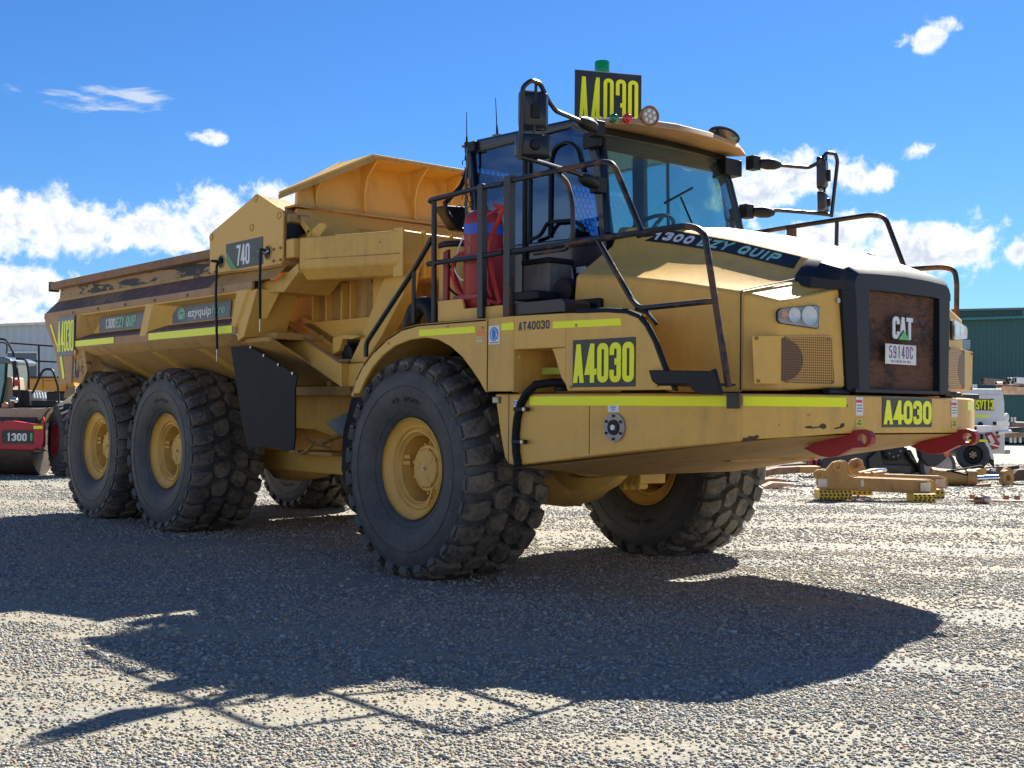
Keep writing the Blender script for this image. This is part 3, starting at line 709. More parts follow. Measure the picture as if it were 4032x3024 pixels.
# nose panels with the lamps, one each side
def nose(s):
    m = MB()
    q = lambda x, y, z: Vector((x, s*y, z))
    E0, E1 = q(3.0, 1.25, 1.475), q(3.0, 1.25, 2.105); E2 = q(3.11, .80, 2.20)
    Pk0, Pk1 = q(3.195, 1.11, 1.475), q(3.19, 1.10, 2.045)
    D0, D1 = q(3.335, .60, 1.505), q(3.30, .60, 2.165)
    Dt = q(3.12, .66, 2.22)
    bk = [q(2.9, 1.24, 1.475), q(2.9, .6, 1.475), q(2.9, .6, 2.1), q(2.9, 1.24, 2.0)]
    m.add([E0, E1, E2, Pk0, Pk1, D0, D1, Dt]+bk, [(0, 3, 4, 1), (3, 5, 6, 4), (1, 4, 6, 7, 2), (0, 1, 11, 8), (5, 9, 10, 6), (0, 8, 9, 5, 3), (8, 11, 10, 9)])
    return m
for s in (-1, 1): nose(s).build('nose_panel', YEL, HO, bevel=.02, seg=3, smooth=30)

# striped decal with the hire company's number along the raised part of the hood
cr = [Vector((1.36, -.80, 2.605)), Vector((1.88, -.80, 2.50)), Vector((2.42, -.80, 2.395)), Vector((3.10, -.80, 2.205))]
tp = [Vector((1.28, -.64, 2.775)), Vector((1.85, -.64, 2.70)), Vector((2.45, -.64, 2.555)), Vector((3.10, -.64, 2.37))]
def hood_pt(x, f, o_=.004):
    for (a0, a1, b0, b1) in zip(cr[:-1], cr[1:], tp[:-1], tp[1:]):
        k0 = (x-a0.x)/(a1.x-a0.x); k1 = (x-b0.x)/(b1.x-b0.x)
        if x <= a1.x+.03 or a1 is cr[-1]:
            k = k0*(1-f)+k1*f; lo = a0+(a1-a0)*k; hi = b0+(b1-b0)*k; n = (a1-a0).cross(hi-lo).normalized(); n = n if n.y < 0 else -n
            return lo*(1-f)+hi*f+n*o_, n, (a1-a0).normalized(), (hi-lo).normalized()
MINT2 = simple('pale_mint_letters', (.30, .60, .50), .45)
DE = empty('hood_decal'); DE.parent = HO
m = MB(); xs = [1.52+i*.1 for i in range(16)]; vs = []
for x in xs: vs += [hood_pt(x+.05*(x < 1.6), .40)[0], hood_pt(x-.0, .93)[0]]
m.add(vs, [(2*i, 2*i+2, 2*i+3, 2*i+1) for i in range(len(xs)-1)]); m.build('decal_strip', SGB, DE, smooth=60)
m = MB(); x = 1.75
for ch in '1300':
    p_, n_, r_, u_ = hood_pt(x, .66, .0055); lettering(m, ch, p_, r_, u_, .085, .085, .024, 0, depth=.0008, slant=.25); x += .102
m.build('lettering', WHT, DE); m = MB(); x += .04
for ch in 'EZY QUIP':
    if ch == ' ': m.build('lettering', MINT2, DE); m = MB()
    if ch != ' ':
        p_, n_, r_, u_ = hood_pt(x, .66, .0055); lettering(m, ch, p_, r_, u_, .085, .085, .022, 0, depth=.0008, slant=.25)
    x += {'U': .078, 'I': .078, ' ': .06}.get(ch, .102)
m.build('lettering', MINT2, DE)

# ---- black radiator shroud with the grille set into it
SH = empty('radiator_shroud'); SH.parent = T
def shroud():
    m = MB()
    def ring(x, hp): # half profile (y<0) mirrored
        L = [Vector((x[i] if isinstance(x, list) else x, y, z)) for i, (y, z) in enumerate(hp)]
        return L+[Vector((p.x, -p.y, p.z)) for p in reversed(L) if abs(p.y) > 1e-6]
    A = ring(3.085, [(-.815, 2.185), (-.80, 2.245), (-.70, 2.345), (-.60, 2.385), (-.3, 2.435), (0, 2.455)])
    A2 = ring(3.20, [(-.80, 2.155), (-.785, 2.225), (-.69, 2.325), (-.60, 2.355), (-.3, 2.39), (0, 2.405)])
    B = ring([3.30, 3.325, 3.335, 3.34, 3.34, 3.34], [(-.66, 2.145), (-.665, 2.20), (-.63, 2.275), (-.56, 2.305), (-.3, 2.325), (0, 2.335)])
    C = ring(3.392, [(-.585, 2.145), (-.585, 2.185), (-.565, 2.225), (-.52, 2.25), (-.3, 2.262), (0, 2.268)])
    D = ring(3.395, [(-.43, 2.145), (-.43, 2.148), (-.42, 2.15), (-.41, 2.152), (-.3, 2.155), (0, 2.155)])
    E = ring(3.33, [(-.43, 2.145), (-.43, 2.148), (-.42, 2.15), (-.41, 2.152), (-.3, 2.155), (0, 2.155)])
    rs = [A, A2, B, C, D, E]; k = len(A)
    m.add([p for r in rs for p in r], [(i*k+j, i*k+j+1, (i+1)*k+j+1, (i+1)*k+j) for i in range(len(rs)-1) for j in range(k-1)])
    for s in (-1, 1):   # side columns
        q = [(3.18, .61), (3.33, .635), (3.392, .575), (3.395, .43), (3.33, .43)]
        q2 = [(3.20, .585), (3.345, .60), (3.40, .54), (3.402, .425), (3.33, .425)]
        V_ = [(x, s*y, 2.15) for x, y in q]+[(x, s*y, 1.485) for x, y in q2]
        m.add(V_, [(i, (i+1) % 5, (i+1) % 5+5, i+5) for i in range(5)])
    m.box((3.20, -.58, 1.475), (3.398, .58, 1.50))
    return m
shroud().build('shroud_frame', DGR, SH, bevel=.012, seg=3, smooth=40)
def grille_mat():
    m, t, b, g = newmat('rusty_grille_mesh')
    ob = N(t, 'ShaderNodeTexCoord').outputs['Object']
    def wave(scale, rot):
        mp = N(t, 'ShaderNodeMapping'); mp.inputs['Rotation'].default_value = (rot, 0, 0); t.links.new(ob, mp.inputs[0])
        w = N(t, 'ShaderNodeTexWave', bands_direction='Z'); w.inputs['Scale'].default_value = scale; t.links.new(mp.outputs[0], w.inputs[0]); return w.outputs['Fac']
    n = g.noise(ob, 3.4, 7, .7, .5); n2 = g.noise(g.scale(ob, (1, 1, 3)), 11, 5, .7)
    rust = g.ramp(g.m('ADD', g.m('MULTIPLY', n, .6), g.m('MULTIPLY', n2, .4)), .42, .56)
    c = g.mix(rust, (.05, .03, .025), (.25, .105, .058))
    w = g.m('MULTIPLY', g.ramp(wave(16, .8), .2, .8), g.ramp(wave(16, -.8), .1, .6))
    c = g.mix(g.m('ADD', .45, g.m('MULTIPLY', w, .5)), (.010, .008, .008), c)
    sep = N(t, 'ShaderNodeSeparateXYZ'); t.links.new(ob, sep.inputs[0])
    t.links.new(c, b.inputs['Base Color']); b.inputs['Roughness'].default_value = .8
    bp = N(t, 'ShaderNodeBump'); bp.inputs['Distance'].default_value = .006; t.links.new(w, bp.inputs['Height']); t.links.new(bp.outputs[0], b.inputs['Normal'])
    return m
GR = grille_mat()
m = MB().box((3.335, -.44, 1.48), (3.35, .44, 2.16))
for z in (1.60, 1.735, 1.80, 1.93, 2.06): m.box((3.348, -.43, z), (3.356, .43, z+.008))
m.build('grille', GR, SH)
def badge(c, h, w, x, parent, dirn=(0, 1, 0)):
    B_ = empty('maker_badge'); B_.parent = parent
    out = MB(); lettering(out, 'CAT', c, dirn, (0, 0, 1), h+.022, w+.008, w*.52, -.004, depth=.004, rnd=.02); out.build('badge_backing', BLK, B_)
    lt = MB(); nn = Vector(dirn).cross(Vector((0, 0, 1))); lettering(lt, 'CAT', Vector(c)+nn*.004, dirn, (0, 0, 1), h, w, w*.36, .004, depth=.008, rnd=.02); lt.build('badge_letters', WHT, B_)
    d = Vector(dirn); p0 = Vector(c)+nn*.012+Vector((0, 0, -h/2-.008))
    MB().prism([p0-d*w*1.0, p0+d*w*1.0, p0+Vector((0, 0, h*.46))], nn*.006).build('badge_triangle', BLK, B_)
    p0 += Vector((0, 0, .004)); MB().prism([p0-d*w*.86, p0+d*w*.86, p0+Vector((0, 0, h*.40))], nn*.009).build('badge_green', GRN, B_)
badge(px(3550, 1293, x=3.40), .15, .078, 3.40, T)
pl = px(3546, 1396, x=3.40)
NP = empty('number_plate'); NP.parent = T
plate('plate_sheet', pl, (0, 1, 0), (0, 0, 1), .372, .135, OFFW, NP, th=.004, bevel=.002)
lm_ = MB(); lettering(lm_, '59140C', pl+Vector((.004, 0, .014)), (0, 1, 0), (0, 0, 1), .085, .036, .011, .014, depth=.001); lm_.build('plate_characters', PUR, NP)
lm_ = MB(); lettering(lm_, 'QLD-LIMITED USE ONLY', pl+Vector((.004, 0, -.048)), (0, 1, 0), (0, 0, 1), .014, .009, .0025, .004, depth=.001); lm_.build('plate_small_print', PUR, NP)
# hinges beside the shroud
for s in (-1, 1): MB().cyl((3.33, s*.80, 1.475), (3.33, s*.58, 1.475), .026, 12).build('hood_hinge', BLK, T)
# ---- head lamps and side vents on the nose panels
def nosepl(s):
    a, b = Vector((3.193, s*1.105, 1.475)), Vector((3.318, s*.60, 1.475)); r = (b-a).normalized(); n = r.cross(Vector((0, 0, 1))) if s < 0 else Vector((0, 0, 1)).cross(r)
    n = n.normalized(); n = n if n.x > 0 else -n; return a, r, n
def onpl(u, v, a, n):
    d = FW+RT*((u-2016)/4800)+UP*((1512-v)/4800); return CO+d*((a-CO).dot(n)/d.dot(n))
a, r, n = nosepl(-1)
g4 = lambda x, y: (3000+x/2.552, 950+y/2.552)
lamp_px = [g4(150, 690), g4(180, 674), g4(545, 640), g4(575, 660), g4(568, 870), g4(545, 882), g4(170, 826), g4(140, 800), g4(137, 720)]
lamp = [onpl(u, v, a, n) for u, v in lamp_px]
vent_px = [g4(185, 985), g4(215, 960), g4(680, 965), g4(690, 975), g4(718, 1430), g4(710, 1440), g4(225, 1420), g4(187, 1395)]
vent = [onpl(u, v, a, n) for u, v in vent_px]
pan = [onpl(u, v, a, n) for u, v in [(2958, 1322), (3272, 1322), (3281, 1516), (2966, 1510)]]
def perf_mat():
    m, t, b, g = newmat('perforated_yellow_sheet')
    ob = N(t, 'ShaderNodeTexCoord').outputs['Object']
    v = N(t, 'ShaderNodeTexVoronoi'); v.inputs['Scale'].default_value = 62; v.inputs['Randomness'].default_value = 0.0
    t.links.new(g.scale(ob, (0.0, 1, 1)), v.inputs['Vector'])
    hole = g.ramp(v.outputs['Distance'], .30, .38)
    t.links.new(g.mix(hole, (.07, .035, .015), (.55, .30, .075)), b.inputs['Base Color']); b.inputs['Roughness'].default_value = .5
    return m
PERF = perf_mat()
def mirp(L, s): return [Vector((p.x, p.y*(-s), p.z)) for p in L]   # s=-1 keeps near side
for s in (-1, 1):
    a, r, n = nosepl(s)
    LL = mirp(lamp, s); HL = empty('headlight'); HL.parent = T
    MB().prism(LL, n*.006).build('lamp_bezel', BLK, HL, bevel=.002)
    c = sum(LL, Vector())/len(LL); inn = [c+(p-c)*.93+n*.0065 for p in LL]
    MB().prism(inn, n*.002).build('lamp_housing', simple('lamp_housing_grey', (.24, .24, .235), .4, .2, var=.05), HL)
    rr = (LL[2]-LL[1]).normalized()
    for f_, rad in ((.12, .028), (.36, .048), (.74, .062)):
        cc = (LL[7]*(1-f_)+LL[4]*f_)*.5+(LL[1]*(1-f_)+LL[2]*f_)*.5+n*.006; up_ = Vector((0, 0, 1))
        mm = MB().lathe([(.018, rad), (.014, rad*.93), (.006, rad*.55), (.003, rad*.2), (.010, rad*.12), (.010, 0)], cc, n, 28)
        mm.build('reflector', simple('reflector_silver', (.78, .77, .73), .35, .3, var=.02) if rad > .03 else ORA, HL, smooth=50)
    MB().prism([p+n*.022 for p in [c+(q-c)*.95 for q in LL]], n*.003).build('lens', LENS, HL)
    PN = mirp(pan, s)
    MB().prism([p+n*.002 for p in PN], n*.007).build('access_panel', YEL, T, bevel=.004)
    VN = mirp(vent, s); VE = empty('side_vent'); VE.parent = T
    MB().prism([p+n*.0095 for p in VN], n*.003).build('vent_mesh', PERF, VE)
    c = VN[7]*.28+VN[4]*.12+VN[1]*.42+VN[2]*.18; hgt_ = (VN[1]-VN[6]).length
    k = 32; ring = []
    for i in range(k+1):
        th = -math.pi/2+math.pi*i/k; ring.append(VN[7]*.5+VN[0]*.5+r*(.17*math.cos(th))+Vector((0, 0, hgt_*.47*math.sin(th)))+n*.0128)
    perf_d = bpy.data.materials.get('perforated_dark') or PERF.copy(); perf_d.name = 'perforated_dark'
    for nd in perf_d.node_tree.nodes:
        if nd.type == 'MIX' : nd.inputs[7].default_value = (.16, .085, .03, 1)
    MB().prism(ring, n*.0006).build('fan_opening', perf_d, VE, fix=True)
    for p in (PN[0]*.95+PN[2]*.05, PN[3]*.95+PN[1]*.05, VN[1]*.97+VN[5]*.03, VN[2]*.95+VN[6]*.05, VN[6]*.97+VN[2]*.03, VN[4]*.96+VN[0]*.04):
        MB().cyl(p+n*.008, p+n*.018, .011, 10).build('bolt', RUST, VE)
for u, v in (g4(768, 595), g4(817, 1375)):
    a, r, n = nosepl(-1); p = onpl(u, v, a, n); MB().cyl(p, p+n*.008, .016, 14).build('panel_latch', STEEL, HO)
# seam line between hood shell and nose
MB().tube([(3.0, -1.254, 1.48), (3.0, -1.254, 2.08), (3.0, -1.25, 2.115), (3.10, -.82, 2.215)], .004, 6).build('hood_seal', BLK, HO)
# ---- decals
YS = -1.7002
def tape_on(p, q, z0, z1, y, y2=None, name='reflective_tape', mat=TAPE, parent=T):
    y2 = y if y2 is None else y2
    return MB().add([(p, y, z0[0]), (q, y2, z0[1]), (q, y2, z1[1]), (p, y, z1[0]), (p, y-.003, z0[0]), (q, y2-.003, z0[1]), (q, y2-.003, z1[1]), (p, y-.003, z1[0])],
        [(0, 3, 2, 1), (4, 5, 6, 7), (0, 1, 5, 4), (1, 2, 6, 5), (2, 3, 7, 6), (3, 0, 4, 7)]).build(name, mat, parent)
def tape4(pts, name='reflective_tape', mat=None, n=(0, -1, 0), parent=T, th=.003):
    n = Vector(n).normalized(); return MB().prism([p+n*.0006 for p in pts], n*th).build(name, mat or TAPE, parent)
z3 = lambda x, y: (1550+x/3.16, 1150+y/3.16)
tape4(P([z3(320, 472), z3(1015, 425), z3(1018, 508), z3(320, 550)], y=-1.70))
tape4(P([z3(1347, 392), z3(1495, 375), z3(1498, 468), z3(1345, 478)], y=-1.70))
tape4(P([z3(1987, 368), (2444, 1253), (2448, 1281), z3(1985, 452)], y=-1.70))
def tape_path(pl, z0, z1, name='reflective_tape', th=.004, parent=T):
    pl = [Vector((x, y, 0)) for x, y in pl]; m = MB(); vs = []
    for i, p in enumerate(pl):
        d = (pl[min(i+1, len(pl)-1)]-pl[max(i-1, 0)]).normalized(); n = d.cross(Vector((0, 0, 1)))
        for o_ in (.0008, th):
            for z in (z0, z1): vs.append(p+n*o_+Vector((0, 0, z)))
    fs = [(0, 1, 3, 2)]
    for i in range(len(pl)-1):
        a, b = 4*i, 4*i+4; fs += [(a+2, a+3, b+3, b+2), (a+1, b+1, b+3, a+3), (a, a+2, b+2, b)]
    e = 4*len(pl)-4; fs.append((e, e+2, e+3, e+1)); return m.add(vs, fs).build(name, TAPE, parent)
t0 = px(2087, 1570, y=-1.64).x
tape_path([(t0, -1.641), (2.4, -1.641), (3.03, -1.398)], 1.375, 1.438)
tape_path([(3.108, -1.360), (3.262, -1.167), (3.424, -.725)], 1.378, 1.438)
tape4(P([(2126, 1448), (2216, 1447), (2216, 1473), (2126, 1475)], y=-1.42), mat=simple('faded_yellow_tape', (.50, .56, .10), .4))
a2_, b2_ = Vector((3.425, .74, 1.3)), Vector((3.275, 1.12, 1.3)); nb2 = (b2_-a2_).normalized().cross(Vector((0, 0, 1))).normalized()
tape4([a2_+(b2_-a2_)*f+Vector((0, 0, z-1.3)) for f, z in ((.12, 1.37), (.9, 1.37), (.9, 1.43), (.12, 1.43))], n=nb2)
def number_board(c, right, up, w, h, lh, lw, th, gap, name='number_board', parent=T, mat=SGB, text='A4030', sl=0.0):
    B_ = empty(name); B_.parent = parent
    plate('board', c, right, up, w, h, mat, B_, th=.004)
    n = Vector(right).normalized().cross(Vector(up).normalized())
    l = MB(); lettering(l, text, Vector(c)+n*.0045, right, up, lh, lw, th, gap, depth=.003, slant=sl); l.build('numerals', TAPE, B_)
    return B_
cS = (px(2258, 1340, y=-1.7)+px(2502, 1522, y=-1.7))/2
number_board(cS+Vector((0, -.001, 0)), (1, 0, 0), (0, 0, 1), .59, .32, .262, .105, .040, .012)
cFr = (px(3474, 1567, x=3.425)+px(3665, 1679, x=3.425))/2
number_board(cFr+Vector((.001, 0, 0)), (0, 1, 0), (0, 0, 1), .60, .198, .160, .108, .036, .010)
# fleet number AT40030
l = MB(); c = (px(2035, 1305, y=-1.7)+px(2171, 1267, y=-1.7))/2; c = px(2102, 1281, y=-1.7)
lettering(l, 'AT40030', c+Vector((0, -.0008, 0)), (1, 0, 0), (0, 0, 1), .062, .041, .013, .008, depth=.001); l.build('fleet_number', SGB, T)
# ear protection sign
pc = px(1946.5, 1319, y=-1.7); ES = empty('ear_protection_sign'); ES.parent = T
plate('sign_sheet', pc, (1, 0, 0), (0, 0, 1), .128, .137, WHT, ES, th=.003)
def disc(c, right, up, rx, ry, depth, n=36):
    c, right, up = Vector(c), Vector(right), Vector(up); nn = right.cross(up)
    return MB().prism([c+right*(rx*math.cos(2*math.pi*i/n))+up*(ry*math.sin(2*math.pi*i/n)) for i in range(n)], nn*depth)
pc2 = pc+Vector((0, -.0035, .006)); X_, Z_ = Vector((1, 0, 0)), Vector((0, 0, 1))
disc(pc2, X_, Z_, .050, .052, .0006).build('blue_disc', LBLU, ES)
mm = MB(); pp = pc2+Vector((0, -.0012, 0))
for s in (-1, 1): mm.prism([pp+Vector((s*x, 0, z)) for x, z in [(.024, .012), (.036, .006), (.038, -.012), (.030, -.024), (.024, -.020)]], (0, -.0005, 0))
mm.tube([pp+Vector((.030*math.cos(t), 0, .034*math.sin(t)+.004)) for t in [math.pi*i/12 for i in range(13)]], .003, 6)
mm.tube([pp+Vector((.024*math.cos(t), 0, -.022+.020*math.sin(t))) for t in [-math.pi*i/12 for i in range(13)]], .0025, 6); mm.build('ear_muff_symbol', WHT, ES)
MB().obox(pp+Vector((0, 0, -.062)), (.10, 0, 0), (0, .0005, 0), (0, 0, .005)).build('sign_caption', SGB, ES)
# small stickers and marker lamp
def sticker(u, v, w, h, mat, y=-1.7, x=None, name='sticker', txt=None, lines=0, tm=None, **k):
    if x is None: c = px(u, v, y=y); r_ = Vector((1, 0, 0))
    else: c = px(u, v, x=x); r_ = Vector((0, 1, 0))
    n_ = r_.cross(Vector((0, 0, 1))); s_ = empty(name); s_.parent = T
    plate('sticker_face', c+n_*.0008, r_, (0, 0, 1), w, h, mat, s_, th=.0015)
    if txt:
        mm = MB()
        for i, row in enumerate(txt): lettering(mm, row, c+n_*.0026+Vector((0, 0, (len(txt)/2-.5-i)*h*.36+h*.05)), r_, (0, 0, 1), h*.26, h*.17, h*.045, h*.05, depth=.0005)
        mm.build('sticker_text', tm or SGB, s_)
    if lines:
        mm = MB()
        for i in range(lines): mm.obox(c+n_*.003+Vector((0, 0, h*(.22-i*.16))), r_*(w*.75), n_*.0006, Vector((0, 0, h*.045)))
        mm.build('sticker_text', tm or SGB, s_)
    return s_
sticker(1893, 1311, .085, .036, ORA, name='side_marker'); sticker(1889, 1337, .07, .04, simple('cream_sticker', (.62, .55, .28), .5), name='warning_sticker', lines=2)
s_ = sticker(1956, 1575, .105, .05, SGB, y=-1.641, name='coolant_sticker'); plate('sticker_label', px(1952, 1575, y=-1.643), (1, 0, 0), (0, 0, 1), .068, .036, simple('cream2', (.65, .6, .35), .5), s_, th=.002)
sticker(2032, 1589, .05, .052, WHT, y=-1.641, name='diesel_sticker', txt=['DIESEL', 'FUEL'], tm=LBLU)
sticker(2416, 1609, .105, .046, WHT, y=-1.641, name='diesel_sticker', txt=['DIESEL', 'FUEL'], tm=LBLU)
for u in (3383, 3757):
    st_ = sticker(u, 1600 if u < 3500 else 1609, .080, .118, WHT, x=3.426, name='danger_sticker', lines=4)
    plate('danger_heading', px(u, 1580 if u < 3500 else 1590, x=3.429), (0, 1, 0), (0, 0, 1), .066, .018, simple('danger_red', (.62, .06, .10), .5), st_, th=.001)
    sticker(u, 1665 if u < 3500 else 1670, .076, .052, simple('tow_yellow', (.62, .56, .12), .5), x=3.426, name='tow_point_sticker', txt=['TOW', 'POINT'])
# fuel filler
c = px(2422, 1683, y=-1.645)
m = MB().lathe([(0, .096), (.014, .096), (.014, .052), (.006, .052), (.006, 0)], c, (0, -1, 0), 32)
FP = empty('fast_fill_port'); FP.parent = T; m.build('port_flange', simple('dull_flange', (.33, .31, .29), .5, .4), FP, smooth=40)
MB().lathe([(.007, .051), (.024, .050), (.024, .027), (.010, .024), (.010, 0)], c, (0, -1, 0), 24).build('port_throat', BLK, FP, smooth=40)
MB().cyl(c+Vector((0, -.010, 0)), c+Vector((0, -.028, 0)), .019, 14).build('port_valve', WHT, FP)
m = MB()
for i in range(6): t = math.pi/3*i+.52; q = c+Vector((.076*math.cos(t), -.013, .076*math.sin(t))); m.cyl(q, q+Vector((0, -.010, 0)), .010, 6)
m.build('port_bolts', BLK, FP)
# filler cap, breather and hose inside the recess
m = MB(); q = px(2066, 1515, y=-1.52); m.cyl(q+Vector((0, 0, -.09)), q+Vector((0, 0, 0)), .045, 16, .06); m.build('filler_neck', YEL, T, bevel=.004)
m = MB(); up_ = Vector((-.12, -.25, 1)).normalized(); m.cyl(q, q+up_*.022, .075, 20); m.cyl(q+up_*.022, q+up_*.05, .045, 14); m.build('filler_cap', BLK, T, bevel=.004)
MB().cyl(px(2210, 1540, y=-1.52), px(2210, 1490, y=-1.52), .05, 18).build('breather_filter', BLK, T, bevel=.006)
h5 = [(2188, 1506), (2150, 1505), (2110, 1515), (2075, 1548), (2050, 1590), (2036, 1650), (2030, 1720), (2032, 1780), (2040, 1835)]
m = MB(); pts = [px(u, v, y=-1.66) for u, v in h5]; pts[0].y = -1.55; pts[1].y = -1.60; m.tube(pts, .030, 14).build('black_hose', FLAP, T)
for u, v in ((2042, 1611), (2034, 1739)):
    c = px(u, v, y=-1.68); MB().obox(c+Vector((.03, 0, 0)), (.15, 0, 0), (0, .03, 0), (0, 0, .03)).build('hose_clamp', BLK, T, bevel=.006); MB().cyl(c+Vector((.085, 0, 0)), c+Vector((.085, -.03, 0)), .014, 10).build('clamp_bolt', STEEL, T)
MB().obox(px(2888, 1577, y=-1.44), (.10, .0, 0), (0, .02, 0), (0, 0, .10)).build('rail_foot', TUB, T, bevel=.004)
a_, b_ = Vector((3.262, -1.165, 1.3)), Vector((3.425, -.72, 1.3)); nb = (b_-a_).normalized().cross(Vector((0, 0, 1))).normalized()
a0_, b0_ = Vector((3.102, -1.365, 1.3)), Vector((3.262, -1.165, 1.3)); nb0 = (b0_-a0_).normalized().cross(Vector((0, 0, 1))).normalized()
r5 = lambda x, y: (3000+x/2.458, 1450+y/2.458)
CHP = simple('bare_brown_primer', (.075, .045, .035), .7, var=.3)
for pl_, A9, n9 in (([(405, 572), (440, 558), (470, 555), (490, 568), (550, 562), (570, 540), (600, 532), (625, 555), (618, 580), (590, 590), (560, 575), (480, 585), (440, 582)], a_, nb), ([(685, 585), (720, 572), (752, 565), (765, 535), (795, 528), (800, 560), (775, 578), (720, 588)], a_, nb), ([(825, 350), (832, 352), (830, 378), (822, 375)], a_, nb), ([(150, 560), (172, 540), (176, 545), (156, 562)], a0_, nb0)):
    MB().prism([onpl(*r5(x, y), A9, n9)+n9*.0006 for x, y in pl_], n9*.0006).build('paint_chip', CHP, T)
MB().prism([onpl(u, v, a0_, nb0)+nb0*.0006 for u, v in [(2926, 1742), (2926, 1722), (2938, 1724), (2950, 1716), (2966, 1718), (2984, 1712), (2990, 1722), (2972, 1730), (2960, 1734)]], nb0*.0006).build('paint_chip', CHP, T)
# ---- red tow plates under the bumper
r5 = lambda x, y: (3000+x/2.458, 1450+y/2.458)
tow = [r5(400, 775), r5(560, 700), r5(760, 640), r5(900, 598), r5(960, 590), r5(1030, 612), r5(1060, 670), r5(1050, 730), r5(1000, 765), r5(880, 770), r5(800, 810), r5(720, 855), r5(640, 862), r5(560, 850), r5(480, 815)]
def holed(poly3, c, rad, off, m, n=20):
    """plate with a round eye: polygon bridged to the hole"""
    poly = [Vector(p) for p in poly3]; ex = (poly[1]-poly[0]).normalized(); nn = Vector(off).normalized(); ey = nn.cross(ex)
    hole = [c+ex*(rad*math.cos(2*math.pi*i/n))+ey*(rad*math.sin(2*math.pi*i/n)) for i in range(n)]
    # triangulate with bmesh
    bm = bmesh.new(); vo = [bm.verts.new(p) for p in poly]; vh = [bm.verts.new(p) for p in hole]
    eo = [bm.edges.new((vo[i], vo[(i+1) % len(vo)])) for i in range(len(vo))]; eh = [bm.edges.new((vh[i], vh[(i+1) % n])) for i in range(n)]
    bmesh.ops.triangle_fill(bm, use_beauty=True, use_dissolve=False, edges=eo+eh)
    bm.verts.index_update(); vs = [v.co.copy() for v in bm.verts]; fs = [tuple(v.index for v in f.verts) for f in bm.faces]
    k = len(vs); no, nh = len(vo), n; bm.free()
    off = Vector(off)
    m.add(vs+[p+off for p in vs], fs+[tuple(i+k for i in reversed(f)) for f in fs]+[(i, (i+1) % no, (i+1) % no+k, i+k) for i in range(no)]+[(no+(i+1) % nh, no+i, no+i+k, no+(i+1) % nh+k) for i in range(nh)])
    return m
xr = lambda pts, y: [px(u, v, y=y) for u, v in pts]
eye = (966, 686)
yt = None
t3 = xr(tow, -.66); ce = px(*r5(*eye), y=-.66)
print('tow near', [tuple(round(c, 2) for c in p) for p in t3[::4]])
t3m = [Vector((p.x, -p.y-.0, p.z)) for p in t3]
for s, L_, e_ in ((-1, t3, ce), (1, [p+Vector((0, 1.28, 0)) for p in t3], ce+Vector((0, 1.28, 0)))):
    mm = MB(); holed(L_, e_, .034, Vector((0, .055, 0)), mm); mm.build('tow_plate', REDD, T, bevel=.004)
# ---- mirrors
def mirror_arm(s):
    A_ = empty('mirror_assembly'); A_.parent = T
    Q = lambda x, y, z: Vector((x, s*y, z))
    X = 1.55
    m = MB()
    m.tube([Q(X-.05, 1.84, 3.10), Q(X, 1.86, 3.60), Q(X+.02, 1.80, 3.655), Q(X, 1.70, 3.655), Q(X-.02, 1.60, 3.55), Q(X-.05, 1.50, 3.50), Q(X-.12, 1.20, 3.49), Q(1.36, .98, 3.49)], .017, 10, bend=.03)
    m.tube([Q(X-.05, 1.84, 3.12), Q(X-.08, 1.60, 3.115), Q(X-.14, 1.2, 3.10), Q(1.33, .93, 3.07)], .017, 10, bend=.03)
    m.tube([Q(X-.02, 1.72, 3.65), Q(X-.03, 1.72, 3.40), Q(X-.06, 1.72, 3.12)], .011, 8)
    m.build('mirror_bracket', TUB2 if s < 0 else TUB, A_)
    for z, x0, y0 in ((3.49, 1.36, .98), (3.07, 1.33, .93)):
        m = MB()
        m.tube([Q(x0+.06, y0+.22, z+.005), Q(x0+.05, y0+.16, z+.003), Q(x0+.03, y0+.08, z), Q(x0, y0, z)], [.028, .048, .052, .040], 12)
        m.obox(Q(x0-.02, y0-.045, z-.005), (.09, 0, 0), (0, .10, 0), (0, 0, .12))
        m.build('arm_pivot', BLK, A_, bevel=.008)
    # tall main mirror and square wide-angle mirror below
    n = Vector((1, .52*s, 0)).normalized(); r_ = Vector((0, 0, 1)).cross(n).normalized()
    def shell(c, w, h, dep, rr, name, glassz):
        hs = []
        for q, (k, d) in enumerate(((1, 0), (1, .018), (.93, .05), (.75, dep))):
            ring = []
            for i in range(32):
                t = 2*math.pi*i/32; cx_, cz_ = math.cos(t), math.sin(t); e = .24
                px_ = math.copysign(abs(cx_)**e, cx_)*w/2*k; pz_ = math.copysign(abs(cz_)**e, cz_)*h/2*k
                ring.append(c+r_*px_+Vector((0, 0, pz_))+n*d)
            hs.append(ring)
        mm = MB(); vs = [p for q in hs for p in q]; mm.add(vs, [(a*32+i, a*32+(i+1) % 32, (a+1)*32+(i+1) % 32, (a+1)*32+i) for a in range(3) for i in range(32)]+[tuple(96+i for i in range(32))])
        mm.build(name, BLP, A_, smooth=50)
        MB().prism([c+(p-c)*.95-n*.001 for p in hs[0]], -n*.003).build('mirror_glass', CHROME, A_)
    c1 = Q(X-.03, 1.72, 3.475); shell(c1-n*.06, .215, .285, .075, .03, 'main_mirror', 0)
    c2 = Q(X-.03, 1.72, 3.215); shell(c2-n*.05, .265, .175, .07, .03, 'wide_angle_mirror', 0)
    m = MB(); m.obox(c1+n*.01+Vector((0, 0, -.02)), r_*.06, n*.07, Vector((0, 0, .10))); m.build('mirror_clamp', BLK, A_, bevel=.006); m = MB(); m.cyl(c2-n*.0, c2+n*.045, .045, 16, .035); m.build('mirror_clamp', BLK, A_, bevel=.006)
for s in (-1, 1): mirror_arm(s)
